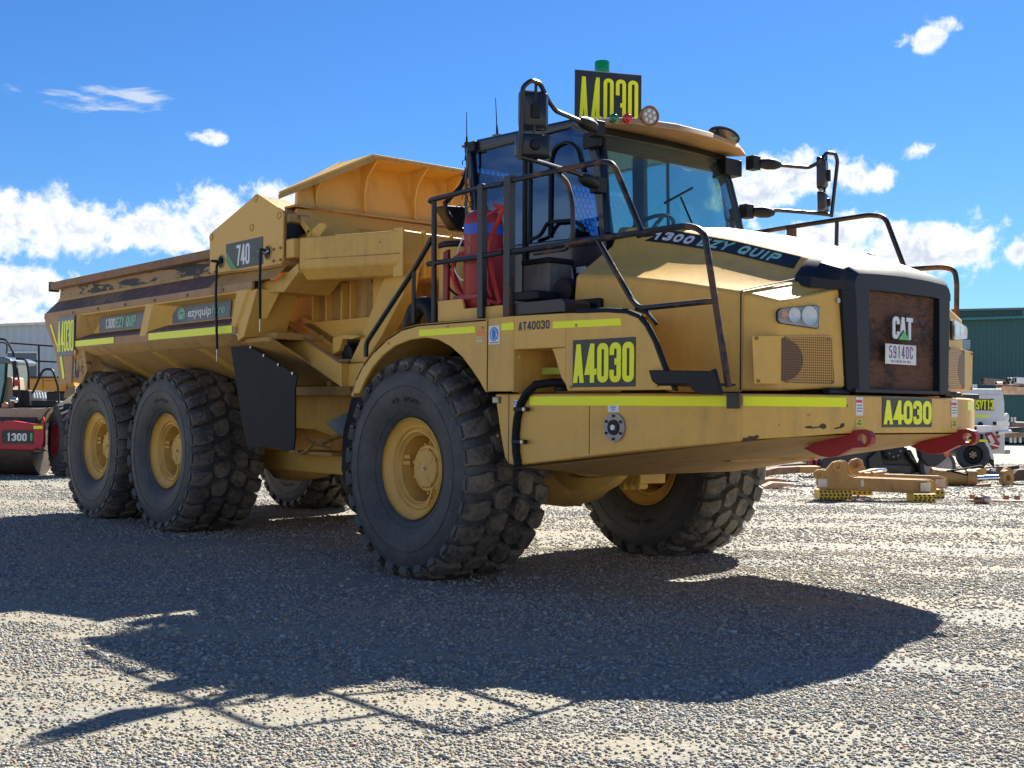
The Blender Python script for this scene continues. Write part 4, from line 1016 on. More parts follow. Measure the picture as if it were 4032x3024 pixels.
# ---- cab
CB = empty('cab'); CB.parent = T
def side_frame(s):
    m = MB(); y0, y1 = s*.80, s*.74
    Q = lambda x, z: Vector((x, s*.77, z))
    def bar(a, b, w, d=.07): m.beam(Q(*a), Q(*b), d, w, up=(Q(*b)-Q(*a)).cross(Vector((0, 1, 0))))
    bar((-.27, 2.66), (-.42, 3.62), .07); bar((-.44, 3.625), (.93, 3.625), .07); bar((.92, 3.63), (1.08, 3.56), .09); bar((1.07, 3.57), (1.18, 3.30), .09); bar((1.18, 3.32), (1.30, 2.66), .095)
    bar((-.27, 2.70), (1.30, 2.66), .08)
    if s < 0: bar((.36, 2.66), (.36, 3.62), .07)
    else: bar((.18, 2.66), (.15, 3.62), .14); bar((.52, 2.7), (.50, 3.6), .03, .03)
    return m
for s in (-1, 1):
    side_frame(s).build('cab_pillars', CABM, CB, bevel=.014, seg=3)
m = MB()
m.box((-.34, -.80, 2.02), (1.30, .80, 2.655)); m.build('cab_lower_body', CABM, CB, bevel=.02, seg=3)
# roof
m = MB(); m.prism([(x, -.81, z) for x, z in [(-.46, 3.60), (-.46, 3.665), (-.30, 3.70), (.95, 3.665), (1.12, 3.60), (1.20, 3.50), (1.10, 3.50), (.95, 3.59)]], (0, 1.62, 0)); m.build('roof_shell', CABM, CB, bevel=.03, seg=4)
# rear wall with windows either side of a solid middle
m = MB(); m.box((-.40, -.35, 2.62), (-.36, .40, 3.62)); m.box((-.40, -.80, 2.62), (-.36, .80, 2.98)); m.box((-.42, -.80, 3.48), (-.38, .80, 3.62)); m.build('rear_wall', simple('cab_lining', (.035, .045, .06), .6), CB)
# hexagonal rear window guard, standing off behind the glass
m = MB(); hs = .034
def hexring(cx_, cz_, xx):
    for i in range(3):
        a0 = math.pi/3*i+math.pi/6; a1 = a0+math.pi/3
        m.beam((xx, cx_+hs*math.cos(a0), cz_+hs*math.sin(a0)), (xx, cx_+hs*math.cos(a1), cz_+hs*math.sin(a1)), .004, .009, up=(1, 0, 0))
for j in range(13):
    for i in range(30):
        y = -.86+i*hs*math.sqrt(3)+(j % 2)*hs*.866; z = 2.96+j*hs*1.5
        if -.78 < y < -.30 or .42 < y < .80 or (3.04 < z < 3.13 and -1.04 < y < -.3): hexring(y, z, -.50)
m.build('rear_window_guard', BLK, CB)
# canted black rear quarter (air-intake pod) outside the rear corner
m = MB(); q = P([(1837, 560), (1845, 660), (1815, 735), (1752, 801), (1762, 840), (1804, 899), (1845, 912)], x=-.48)
m.tube(q, .022, 8); m.build('guard_hoop', BLK, CB)
m = MB(); m.prism(P([(1752, 806), (1845, 812), (1850, 908), (1808, 899)], x=-.50), (-.18, 0, 0)).build('rear_quarter_pod', BLK, CB, bevel=.02)
# glass
MB().prism([(-.25, -.772, 2.73), (-.38, -.772, 3.60), (.33, -.772, 3.60), (.33, -.772, 2.73)], (0, .006, 0)).build('rear_side_window', GLD, CB)
DR = empty('door_holder'); bpy.data.objects.remove(DR)
MB().prism([(.40, -.785, 2.20), (.40, -.785, 3.585), (.90, -.785, 3.585), (1.03, -.785, 3.54), (1.13, -.785, 3.29), (1.245, -.785, 2.70), (1.20, -.785, 2.62), (.62, -.785, 2.62), (.50, -.785, 2.45), (.46, -.785, 2.20)], (0, .006, 0)).build('door_glass', GLD, CB)
m = MB(); fr = [(.66, 2.74), (.66, 3.40), (.72, 3.47), (.86, 3.49), (.98, 3.42), (1.05, 3.22)]
m.tube([(x, -.80, z) for x, z in fr], .012, 8, bend=.05); m.tube([(.46, -.83, 2.74), (.60, -.84, 2.76), (.68, -.84, 2.86), (.98, -.84, 2.84), (1.10, -.82, 2.76)], .016, 8, bend=.05); m.tube([(.37, -.815, 2.25), (.365, -.815, 3.57)], .02, 8)
m.build('door_handle_rails', BLK, CB)
for sgn in (1,):
    MB().prism([(-.22, .77, 2.73), (-.36, .77, 3.60), (.09, .77, 3.60), (.11, .77, 2.73)], (0, .006, 0)).build('far_rear_window', GLS, CB)
    MB().prism([(.25, .77, 2.70), (.23, .77, 3.60), (.95, .77, 3.585), (1.10, .77, 3.40), (1.25, .77, 2.70)], (0, .006, 0)).build('far_door_glass', GLS, CB)
# curved windscreen
m = MB(); NX = 14; rows = [(2.70, 1.36, .80, .14), (3.0, 1.30, .77, .13), (3.3, 1.24, .73, .11), (3.50, 1.17, .69, .09)]
vs = []
for z, x, hw, bow in rows:
    for i in range(NX+1):
        f_ = -1+2*i/NX; vs.append((x+bow*(1-abs(f_)**2.2), hw*f_, z+.06*f_*0))
k = NX+1; m.add(vs, [(a*k+i, a*k+i+1, (a+1)*k+i+1, (a+1)*k+i) for a in range(3) for i in range(NX)]); m.build('windscreen', GLS, CB, smooth=60)
m = MB()
for s in (-1, 1): m.tube([(x-.005, s*(hw+.02), z) for z, x, hw, b in rows], .03, 8)
m.tube([(rows[0][1]+rows[0][3]*(1-abs(f_)**2.2)-.01, rows[0][2]*f_, 2.69) for f_ in [-1+i/7 for i in range(15)]], .018, 8); m.build('windscreen_seal', CABM, CB)
m = MB(); m.box((1.05, -.76, 3.42), (1.16, .76, 3.56)); m.build('header_lining', simple('dark_header', (.02, .022, .025), .6), CB, bevel=.02)
# scuttle under the screen
MB().prism([(1.28, -.70, 2.62), (1.28, .70, 2.62), (1.50, .60, 2.66), (1.50, -.60, 2.66)], (0, 0, .04)).build('scuttle', BLK, CB)
# interior: dash, seat, steering wheel
m = MB(); m.box((.95, -.62, 2.55), (1.22, .62, 2.74)); m.build('dashboard', BLK, CB, bevel=.03)
m = MB(); m.box((.0, -.05, 2.35), (.5, .30, 2.55)); m.prism([(-.02, -.03, 2.5), (.10, -.03, 2.5), (.04, -.03, 2.98), (-.06, -.03, 2.98)], (0, .30, 0)); m.build('driver_seat', simple('seat_cloth', (.03, .035, .045), .8), CB, bevel=.04)
m = MB(); ax_ = Vector((-.55, 0, .83)).normalized(); c = Vector((.86, .16, 2.86)); aa = Vector((0, 1, 0)); bb = ax_.cross(aa)
m.tube([c+(aa*math.cos(t)+bb*math.sin(t))*.22 for t in [2*math.pi*i/28 for i in range(29)]], .017, 8)
for t in (0.3, 2.4, 4.6): m.beam(c, c+(aa*math.cos(t)+bb*math.sin(t))*.21, .03, .02, up=ax_)
m.cyl(c-ax_*.3, c+ax_*.01, .04, 12); m.build('steering_wheel', BLK, CB)
m = MB(); m.tube([(1.47, .10, 2.72), (1.46, -.12, 3.05)], .008, 6); m.tube([(1.455, -.30, 2.98), (1.462, .02, 3.14)], .009, 6); m.build('screen_wiper', BLK, CB)
# cab side lettering
l = MB(); c = px(2225, 1100, y=-.81); lettering(l, 'CAT', c+Vector((.06, 0, 0)), (1, 0, 0), (0, 0, 1), .17, .115, .045, .012, depth=.002, rnd=.03); l.build('cab_side_letters', WHT, CB)
# ---- visor over the windscreen with its lamps
VS = empty('sun_visor'); VS.parent = T
VIS = paint('sun_bleached_visor', (.42, .28, .17), (.20, .13, .08), .8, .6, 2.5)
m = MB(); V_ = []
fr_ = [(-.80, 1.34), (-.62, 1.44), (-.2, 1.52), (.2, 1.52), (.62, 1.46), (.86, 1.33)]
zt = [3.60, 3.615, 3.62, 3.615, 3.60, 3.59]
for (y, x), z in zip(fr_, zt): V_ += [(x, y, z-.058), (x-.03, y, z), (1.02, y*.98, z+.045), (1.02, y*.98, z-.02)]
k = 4; m.add(V_, [(i*4+j, i*4+(j+1) % 4, (i+1)*4+(j+1) % 4, (i+1)*4+j) for i in range(5) for j in range(4)]+[(0, 1, 2, 3), (20, 23, 22, 21)]); m.build('visor_shell', VIS, VS, bevel=.012, seg=2)
m = MB(); m.prism([(1.30, .62, 3.50), (1.30, .84, 3.50), (1.10, .86, 3.50), (1.08, .70, 3.50)], (0, 0, -.14)); m.build('visor_bracket', BLK, VS, bevel=.01); m = MB(); m.prism([(1.28, -.86, 3.50), (1.28, -.82, 3.50), (1.10, -.82, 3.50), (1.10, -.86, 3.50)], (0, 0, -.12)); m.build('visor_bracket', BLK, VS, bevel=.01)
for u, mat in ((2419, GRNL), (2472, REDL)):
    c = px(u, 466, x=1.43); MB().lathe([(-.02, .038), (.006, .038), (.010, .031), (.026, .022), (.030, 0)], c, (1, -.3, 0), 20).build('indicator_lamp', mat, VS, smooth=50)
WL = empty('work_light'); WL.parent = T
c = px(2557, 457, x=1.46); d = Vector((1, -.35, -.05)).normalized()
MB().lathe([(-.09, .02), (-.07, .055), (-.02, .078), (.012, .080), (.016, .074), (.010, .066), (.0, .064)], c, d, 28).build('light_housing', simple('copper_lamp_body', (.24, .10, .06), .5), WL, smooth=50)
m = MB(); m.lathe([(.004, .064), (.006, .0)], c, d, 24); m.build('light_face', simple('lamp_face', (.35, .34, .32), .4), WL)
m = MB(); r1 = d.orthogonal().normalized(); r2 = d.cross(r1)
for i in range(7):
    t = i*math.pi/3; q = c+d*.007+(r1*math.cos(t)+r2*math.sin(t))*(.042 if i < 6 else 0); m.sphere(q, .017, 10)
m.build('light_emitters', WHT, WL)
# round convex mirror above the far visor corner
c = px(2850, 536, x=1.42); d = (RT*-.33-UP*.9-FW*.30).normalized()
CM = empty('convex_mirror'); CM.parent = T
MB().lathe([(.01, 0), (.012, .08), (.006, .130), (-.004, .136), (-.012, .12), (-.03, .05), (-.035, 0)], c, d, 32).build('convex_dish', BLP, CM, smooth=50)
MB().lathe([(.012, .124), (.020, .08), (.026, 0)], c, d, 32).build('convex_glass', CHROME, CM, smooth=60)
MB().tube([c-d*.02, c+Vector((0, -.10, .01)), px(2715, 532, x=1.42)], .011, 8, bend=.03).build('mirror_stalk', BLK, CM)
# ---- roof number board and beacon
RB = empty('roof_number_board'); RB.parent = T
ZT = 4.13
p1, p2 = px(2263, 276, z=ZT), px(2524, 299, z=ZT); rb_ = (p2-p1).normalized(); wB = (p2-p1).length; nB = rb_.cross(Vector((0, 0, 1)))
print('roofboard', p1, p2, wB)
cB = (p1+p2)/2-Vector((0, 0, .275)); plate('board', cB, rb_, (0, 0, 1), wB, .55, SGB, RB, th=.012)
l = MB(); lettering(l, 'A4030', cB+nB*.0125+Vector((0, 0, .0)), rb_, (0, 0, 1), .45, wB*.152, wB*.054, wB*.034, depth=.004); l.build('numerals', TAPE, RB)
m = MB(); w2 = wB/2
for s in (-1, 1): m.beam(cB+rb_*(s*w2)+Vector((0, 0, -.275)), cB+rb_*(s*w2)+Vector((0, 0, .275)), .012, .012)
m.beam(cB-rb_*w2+Vector((0, 0, .275)), cB+rb_*w2+Vector((0, 0, .275)), .012, .012); m.build('board_frame', STEEL, RB)
BE = empty('roof_beacon'); BE.parent = T; c = px(2371, 282, x=cB.x-.08)
GRB = simple('green_beacon_dome', (.0, .28, .07), .12, coat=.8)
MB().lathe([(-.02, .062), (.075, .064), (.082, .060), (.085, 0)], c, (0, 0, 1), 28).build('beacon_dome', GRB, BE, smooth=40)
MB().cyl(c+Vector((0, 0, -.5)), c+Vector((0, 0, -.02)), .022, 10).build('beacon_post', STEEL, BE)
# antennas
for (u0, v0), (u1, v1), y in (((1837, 441), (1838, 572), -.72), ((1951, 385), (1958, 530), -.45)):
    a0, a1 = px(u1, v1, y=y), px(u0, v0, y=y); AN = empty('whip_antenna'); AN.parent = T
    k = a0*.55+a1*.45; MB().tube([a0, k, a1], [.006, .0045, .003], 6).build('whip', BLK, AN); MB().tube([a0, a0*.75+a1*.25], [.013, .008], 8).build('spring', BLK, AN)
    MB().obox(a0+Vector((0, .0, -.01)), (.07, 0, 0), (0, .06, 0), (0, 0, .02)).cyl(a0-Vector((0, 0, .06)), a0, .02, 10).build('mount', RUST, AN)
MB().tube([a0 for a0 in P([(1842, 590), (1843, 640), (1835, 700), (1835, 900)], y=-.84)], .012, 8).build('rear_cab_rail', CABM, CB)
m = MB(); m.obox(px(1862, 578, y=-.82), (.10, 0, 0), (0, .05, 0), (0, 0, .09)).build('antenna_bracket', BLK, T, bevel=.01)
# ---- handrails
YR = -1.61
def rails(s):
    Q = lambda x, z, y=1.61: Vector((x, s*y, z))
    H = empty('front_handrail'); H.parent = T
    m = MB(); m.beam(Q(1.12, 2.02), Q(1.12, 3.07), .055, .075, up=(1, 0, 0)); m.build('rail_post', TUB, H, bevel=.006)
    m = MB()
    m.tube([Q(1.13, 3.035), Q(2.08, 3.03), Q(2.20, 3.0), Q(2.46, 2.52)], .021, 10, bend=.10)
    m.tube([Q(1.13, 2.505), Q(2.06, 2.505), Q(2.86, 2.51), Q(3.0, 2.46), Q(3.145, 1.76), Q(3.20, 1.49)], .021, 10, bend=.12)
    m.tube([Q(2.05, 2.505), Q(2.39, 2.06), Q(2.46, 2.01), Q(3.08, 2.02)], .019, 10, bend=.08)
    m.tube([Q(2.42, 2.01), Q(2.52, 1.98), Q(2.60, 1.90)], .015, 8)
    m.build('rail_tube', TUB, H)
    m = MB(); m.tube([Q(1.62, 3.03), Q(1.74, 2.95), Q(1.80, 2.80), Q(1.81, 2.56), Q(1.76, 2.47), Q(1.40, 2.47)], .017, 10, bend=.07); m.build('gate_loop', TUB, H)
    # bottom step plate
    m = MB(); st = [(2.66, 1.60), (3.16, 1.585), (3.20, 1.60), (3.235, 1.50), (3.26, 1.44), (3.08, 1.445), (3.02, 1.475), (3.0, 1.505), (2.72, 1.51), (2.69, 1.53)]
    m.prism([Q(x, z, 1.745) for x, z in st], (0, -s*.03, 0)); m.box((2.70, min(s*1.44, s*1.71), 1.50), (3.12, max(s*1.44, s*1.68), 1.515)); m.build('boarding_step', BLK, H, bevel=.01)
rails(-1)
H = empty('front_handrail'); H.parent = T
fp = lambda pts: P([F_(x, y) for x, y in pts], y=1.48)
F_ = lambda x, y: (x*1.8228, y*1.8228)
m = MB(); a0, a1 = fp([(1710, 486), (1710, 560)]); m.beam(a1, a0, .05, .07, up=(1, 0, 0)); m.build('rail_post', TUB, H)
m = MB(); m.tube(fp([(1600, 508), (1708, 490), (1880, 464), (1912, 468), (1955, 582)]), .021, 10, bend=.08); m.tube(fp([(1955, 582), (2035, 577), (2062, 582), (2067, 610), (2066, 690)]), .021, 10, bend=.06); m.tube(fp([(1808, 478), (1806, 560)]), .017, 8); m.build('rail_tube', TUB, H)
MB().box((2.66, 1.40, 1.46), (3.02, 1.66, 1.50)).build('boarding_step', BLK, H, bevel=.01)
# near rear walkway rails
H = empty('walkway_handrail'); H.parent = T
k2 = lambda x, y: (1560+x/2.676, 700+y/2.676)
m = MB(); m.tube(P([k2(400, 250), k2(398, 1515)], y=YR), .022, 10).build('rail_post', TUB2, H)
m = MB(); a0, a1 = P([k2(905, 70), k2(903, 1480)], y=YR); m.beam(a1, a0, .05, .065, up=(1, 0, 0)); m.build('rail_post', TUB2, H, bevel=.005)
m = MB(); m.tube(P([k2(352, 258), k2(365, 235), k2(860, 110), k2(1130, 62)], y=YR), .021, 10, bend=.03); m.tube(P([k2(335, 910), k2(400, 898), k2(860, 835), k2(1130, 785)], y=YR), .021, 10)
m.build('rail_tube', TUB2, H)
m = MB(); m.tube(P([k2(375, 640), k2(190, 965), (1441, 1352), (1441, 1405)], y=YR), .022, 10, bend=.05); m.tube(P([k2(185, 985), k2(182, 1530)], y=YR), .017, 8); m.build('stair_rail', TUB2, H)
# upstand, battery boxes, air box on the deck
MB().prism(P([k2(438, 1300), k2(690, 1275), k2(715, 1380), k2(1125, 1340), k2(1125, 1470), k2(438, 1518)], y=-1.60), (0, .02, 0)).build('deck_upstand', YEL, T, bevel=.003)
MB().prism(P([k2(1215, 1325), k2(1740, 1272), k2(1775, 1310), k2(1778, 1410), k2(1215, 1452)], y=-1.60), (0, .25, 0)).build('battery_tray', TUB2, T, bevel=.004)
m = MB(); a0 = px(*k2(1235, 1300), y=-1.45); a1 = px(*k2(1490, 1180), y=-1.45); m.box((a0.x, -1.45, a0.z), (a1.x, -1.15, a1.z)); m.build('battery_box', DGR, T, bevel=.01)
m = MB(); a0 = px(*k2(1330, 1180), y=-1.20); a1 = px(*k2(1608, 880), y=-1.20); m.box((a0.x, -1.20, a0.z-.05), (a1.x, -.95, a1.z)); m.build('grease_reservoir', GRY, T, bevel=.02, seg=3)
m = MB(); m.box((a0.x-.01, -1.21, a1.z-.01), (a1.x+.01, -.94, a1.z+.035)); m.build('reservoir_lid', BLK, T, bevel=.012)
m = MB(); c = px(2250, 1150, y=-1.15); m.cyl(c+Vector((.0, -.1, 0)), c+Vector((.0, .3, 0)), .10, 24); m.cyl(c+Vector((-.16, .05, -.12)), c+Vector((-.16, .3, -.12)), .09, 20); m.build('air_cleaner', BLK, T, bevel=.01)
m = MB(); m.box((1.1, -1.3, 1.99), (1.75, -.8, 2.15)); m.build('deck_clutter_box', BLK, T, bevel=.02)
# ---- fire suppression cylinder in its bracket with hoses
FT = empty('fire_suppression_tank'); FT.parent = T
c = px(k2(935, 700)[0], 1000, y=-1.38); cx0, cy0 = c.x-.02, -1.38
MB().lathe([(2.10, .14), (2.12, .155), (2.80, .155), (2.85, .145), (2.885, .12), (2.905, .07), (2.91, .0)], (cx0, cy0, 0), (0, 0, 1), 36).build('cylinder', RED, FT, smooth=50)
MB().lathe([(2.71, .1565), (2.79, .1565)], (cx0, cy0, 0), (0, 0, 1), 36).build('blue_band', BLUE, FT, smooth=50)
m = MB(); m.cyl((cx0, cy0, 2.90), (cx0, cy0, 2.95), .035, 12); m.cyl((cx0-.05, cy0, 2.955), (cx0+.03, cy0, 2.955), .022, 10); m.cyl((cx0-.16, cy0+.02, 2.80), (cx0-.16, cy0+.02, 2.93), .035, 12); m.build('valve', STEEL, FT, bevel=.004)
m = MB(); m.box((cx0-.26, cy0-.13, 2.14), (cx0+.25, cy0+.18, 2.17)); m.box((cx0+.165, cy0-.16, 2.12), (cx0+.185, cy0+.16, 2.60)); m.box((cx0-.18, cy0+.155, 2.12), (cx0+.18, cy0+.17, 2.60)); m.box((cx0-.17, cy0-.165, 2.50), (cx0+.18, cy0-.155, 2.55)); m.box((cx0-.17, cy0-.165, 2.20), (cx0+.18, cy0-.155, 2.235)); m.prism([(cx0-.34, cy0-.14, 2.14), (cx0-.28, cy0-.14, 2.14), (cx0-.28, cy0-.14, 2.62), (cx0-.34, cy0-.14, 2.60)], (0, .03, 0)); m.beam((cx0-.28, cy0-.1, 2.45), (cx0-.12, cy0-.1, 2.2), .02, .05); m.build('bracket', RED, FT, bevel=.003)
def hose(pts, r, mat, name='red_hose', y=-1.50):
    return MB().tube([px(*k2(a, b), y=y+dy) for a, b, dy in [(p+(0,))[:3] for p in pts]], r, 8, bend=.08).build(name, mat, FT)
hose([(950, 400), (1050, 350), (1120, 295)], .014, REDH); hose([(1040, 290, .02), (1115, 320), (1100, 400), (1010, 600), (975, 780), (1010, 1000), (1060, 1200), (1100, 1330)], .019, REDH)
hose([(950, 850), (970, 1000), (965, 1150), (1010, 1260)], .015, REDH); hose([(760, 770), (660, 810), (605, 900), (600, 1050), (640, 1180), (710, 1255), (860, 1280), (1000, 1300), (1100, 1335)], .018, REDH)
hose([(860, 620), (850, 560), (860, 480)], .010, REDH); hose([(640, 820), (665, 720), (710, 620), (750, 580), (785, 590), (785, 680)], .007, WHT, 'braided_hose'); hose([(600, 915), (640, 1020), (700, 1090), (760, 1040), (785, 900), (788, 840)], .008, WHT, 'braided_hose')
hose([(590, 920), (520, 1000), (510, 1080), (560, 1170), (640, 1240), (760, 1290), (900, 1320)], .010, FLAP, 'black_cable')
m = MB()
for q, w in ((px(*k2(785, 640), y=-1.52), .03), (px(*k2(785, 770), y=-1.52), .035), (px(*k2(790, 860), y=-1.52), .03)): m.obox(q, (w, 0, 0), (0, w, 0), (0, 0, .075))
m.build('hose_fitting', RUST, FT, bevel=.006)
# deck parts behind the tank: filter housing with black lid, perforated muffler guard
m = MB(); c = px(1815, 1060, y=-.98); m.cyl((c.x, -.98, 2.05), (c.x, -.98, 2.72), .19, 24); m.build('engine_cover', YEL, T, bevel=.01); MB().cyl((c.x, -.98, 2.72), (c.x, -.98, 2.77), .20, 24).build('engine_cover_lid', BLK, T, bevel=.015)
m = MB(); m.box((-.60, -.85, 1.9), (1.2, .95, 2.03)); m.build('deck_floor', YDT, T)
# intake hose elbow behind the rail
m = MB(); pts = [px(1620, 1290, y=-1.30), px(1630, 1230, y=-1.30), px(1665, 1195, y=-1.28), px(1700, 1215, y=-1.26), px(1712, 1280, y=-1.26)]
m.tube(pts, .075, 16, bend=.08).build('corrugated_intake_hose', BLK, T)

# shut lines, latches and rivets on the sheet metal
for pts in ([(.99, -1.7015, 1.48), (.99, -1.7015, 2.0)], [(1.17, -1.6405, .95), (1.17, -1.6405, 1.45)], [(2.02, -1.6405, 1.05), (2.02, -1.6405, 1.37)]):
    MB().tube(pts, .0028, 6).build('shut_line', DGR, T)
for q in ((1.95, -1.702, 1.92), (1.36, -1.702, 1.72), (.93, -1.702, 1.95), (2.70, -1.702, 1.50), (1.90, -1.702, 1.50), (1.05, -1.642, 1.42), (1.05, -1.642, 1.15), (-.3, -1.702, 1.88), (.5, -1.702, 1.98)):
    MB().cyl(q, (q[0], q[1]-.006, q[2]), .011, 12).build('panel_screw', YDT, T)

# ------------------------------------------------------------------ rear unit: chassis, dump body, ejector housing
Z1 = lambda x, y: (x/2.011, 550+y/2.011)
Z1b = lambda x, y: (x/2.011, 1200+y/2.011)
Z2 = lambda x, y: (700+x/1.8433, 550+y/1.8433)
Z2b = lambda x, y: (900+x/2.212, 1200+y/2.212)
Z6 = lambda x, y: (800+x/3.687, 700+y/3.687)
BD = empty('dump_body'); BD.parent = T
def streak_wall():
    m, t, b, g = newmat('worn_black_stripe')
    ob = N(t, 'ShaderNodeTexCoord').outputs['Object']
    n = g.noise(g.scale(ob, (.7, 1, 4)), 2.0, 8, .7, .4); f = g.ramp(n, .50, .53)
    t.links.new(g.mix(f, (.016, .017, .02), g.mix(g.noise(ob, 5, 4, .6), (.30, .17, .08), (.46, .29, .12))), b.inputs['Base Color'])
    b.inputs['Roughness'].default_value = .6; return m
def strip(name, prof, x0, x1, s, mat, th=.03, bev=.004, parent=BD):
    """long plate: prof is two (y, z) edges"""
    (ya, za), (yb, zb) = prof; n = Vector((0, (zb-za), -(yb-ya))).normalized()*th
    if n.y > 0: n = -n
    pts = [(x0, -ya, za), (x1, -ya, za), (x1, -yb, zb), (x0, -yb, zb)]
    m = MB(); m.prism(pts, -n); 
    if s > 0: m.v = [(x, -y, z) for x, y, z in m.v]
    return m.build(name, mat, parent, bevel=bev)
LIPM = paint('lip_dusty_tan', (.44, .26, .12), (.24, .13, .09), .8, .6, 2.4, chips=.03)
WALLM = streak_wall()
for s in (-1, 1):
    m = MB(); ya, yb = sorted((s*1.745, s*1.63)); m.box((-8.06, ya, 2.865), (-3.3, yb, 2.958)); m.build('top_rail', RUST, BD, bevel=.012, seg=2)
    m = MB(); ya, yb = sorted((s*1.75, s*1.62)); m.box((-8.10, ya, 2.84), (-8.04, yb, 2.97)); m.build('rail_end_cap', DGR, BD, bevel=.01)
    strip('body_side_upper', ((1.655, 2.87), (1.665, 2.705)), -7.92, -2.0, s, WALLM)
    strip('body_side_trim', ((1.672, 2.735), (1.675, 2.70)), -7.94, -2.0, s, YRU, th=.01)
    strip('body_shelf', ((1.66, 2.705), (1.82, 2.54)), -8.0, -3.35, s, SHELF)
    strip('body_shelf_front', ((1.66, 2.705), (1.82, 2.54)), -3.35, -1.98, s, YDT)
    strip('body_fascia', ((1.822, 2.545), (1.825, 2.47)), -8.02, -2.42, s, LIPM)
    strip('pocket_roof', ((1.815, 2.475), (1.66, 2.445)), -7.0, -2.45, s, YEL, th=.02)
    strip('pocket_wall', ((1.655, 2.46), (1.675, 2.20)), -7.0, -2.55, s, YEL)
    strip('pocket_sill', ((1.67, 2.215), (1.82, 2.145)), -6.98, -2.72, s, SHELF)
    strip('lower_lip', ((1.822, 2.148), (1.825, 2.055)), -6.98, -2.74, s, LIPM)
    strip('lower_return', ((1.82, 2.06), (1.72, 1.985)), -6.98, -2.74, s, YDT)
    strip('hopper_side', ((1.74, 2.01), (.86, 1.55)), -7.6, -2.2, s, YDT, th=.04)
    # stiffener pockets: tapered gussets between the pockets


    for (xt0, xt1, xb0, xb1, bt, bb) in ((-7.03, -6.76, -7.0, -6.95, .42, .24), (-4.84, -4.64, -5.01, -4.84, .42, .26), (-2.72, -2.50, -2.84, -2.76, .30, .30)):
        Y = s*1.823; Yi = s*1.64; m = MB()
        vs = [(xt0, Y, 2.475), (xt1, Y, 2.475), (xb1, Y, 2.12), (xb0, Y, 2.12), (xt0-.10, Yi, 2.455), (xt1+bt, Yi, 2.455), (xb1+bb, Yi, 2.20), (xb0-.06, Yi, 2.20)]
        m.add(vs, [(0, 1, 2, 3), (0, 3, 7, 4), (1, 5, 6, 2), (0, 4, 5, 1), (3, 2, 6, 7)]); m.build('body_rib', YEL if xt0 > -7 else YDT, BD, bevel=.006)
    # rear corner panel
    m = MB(); m.prism([(x, s*1.824, z) for x, z in [(-8.0, 2.475), (-6.98, 2.475), (-7.0, 2.10), (-7.03, 1.64), (-7.42, 1.62), (-7.60, 2.02), (-7.98, 2.42)]], (0, -s*.03, 0)); m.build('rear_corner_panel', paint('dusty_tan_panel', (.47, .29, .14), (.30, .18, .10), .7, .6, 2.5) if s < 0 else YDT, BD, bevel=.006)
    m = MB(); m.prism([(x, s*1.79, z) for x, z in [(-6.99, 2.10), (-6.72, 2.06), (-6.60, 1.78), (-6.80, 1.62), (-7.03, 1.64)]], (0, -s*.20, 0)); m.build('rear_bracket', YRU, BD, bevel=.008)
    # side apron joining last rib to the lower front sill
    m = MB(); m.prism([(x, s*1.80, z) for x, z in [(-2.76, 2.15), (-2.50, 2.47), (-2.36, 2.47), (-2.62, 2.02), (-2.74, 1.985)]], (0, -s*.45, 0)); m.build('front_side_gusset', YEL, BD, bevel=.01)
# floor and inner walls of the body
m = MB(); m.box((-7.9, -1.62, 2.0), (-2.3, 1.62, 2.06)); m.box((-7.9, -.9, 1.5), (-2.3, .9, 1.56)); m.build('body_floor', YDT, BD)
for x in (-6.15, -5.0, -3.85):
    for s in (-1, 1):
        m = MB(); m.prism([(x, s*1.68, 1.985), (x+.16, s*1.68, 1.985), (x+.16, s*.86, 1.53), (x, s*.86, 1.53)], (0, s*.0, -.035)); m.build('hopper_rib', YEL, BD, bevel=.01)
# light strips and number board on the rear corner
tape4(P([Z1b(395, 158), Z1b(408, 152), Z1b(458, 322), Z1b(456, 345)], y=-1.828), parent=BD); tape4(P([Z1b(474, 408), Z1b(490, 405), Z1b(513, 570), Z1b(505, 592), Z1b(497, 585)], y=-1.828), parent=BD)
tape4([Vector((x, -1.826, z)) for x, z in ((-6.97, 2.075), (-5.70, 2.075), (-5.70, 2.145), (-6.97, 2.145))], parent=BD, th=.005)
tape4([Vector((x, -1.826, z)) for x, z in ((-4.74, 2.072), (-2.80, 2.068), (-2.80, 2.142), (-4.74, 2.145))], parent=BD, th=.005)
cR = sum(P([Z1b(458, 100), Z1b(590, 90), Z1b(588, 395), Z1b(458, 405)], y=-1.84), Vector())/4
number_board(cR, (1, 0, 0), (0, 0, 1),   .57, .49, .385, .098, .034, .012, parent=BD, mat=SGG)
# pocket signs
def pocket_sign(cx_, w, h):
    c = Vector((cx_, -1.6785, 2.333)); up_ = Vector((0, .076, 1)).normalized(); s_ = empty('company_sign'); s_.parent = BD
    plate('sign_panel', c, (1, 0, 0), up_, w, h, SGG, s_, th=.004); return c+Vector((0, -.006, 0)), up_, s_
c, up_, sg = pocket_sign(-5.86, 1.30, .175)
l = MB(); lettering(l, '1300', c+Vector((-.31, 0, 0)), (1, 0, 0), up_, .120, .066, .022, .012, depth=.002); l.build('lettering', WHT, sg)
l = MB(); lettering(l, 'EZY QUIP', c+Vector((.15, 0, 0)), (1, 0, 0), up_, .120, .068, .021, .012, depth=.002); l.build('lettering', MINT, sg)
c, up_, sg = pocket_sign(-3.79, 1.34, .172)
bfont('ezyquip', c+Vector((-.02, 0, -.008)), (1, 0, 0), up_, .115, .54, WHT, 'lettering', sg, bold=.018); bfont('hire', c+Vector((.42, 0, .008)), (1, 0, 0), up_, .085, .28, MINT, 'lettering', sg, bold=.0)
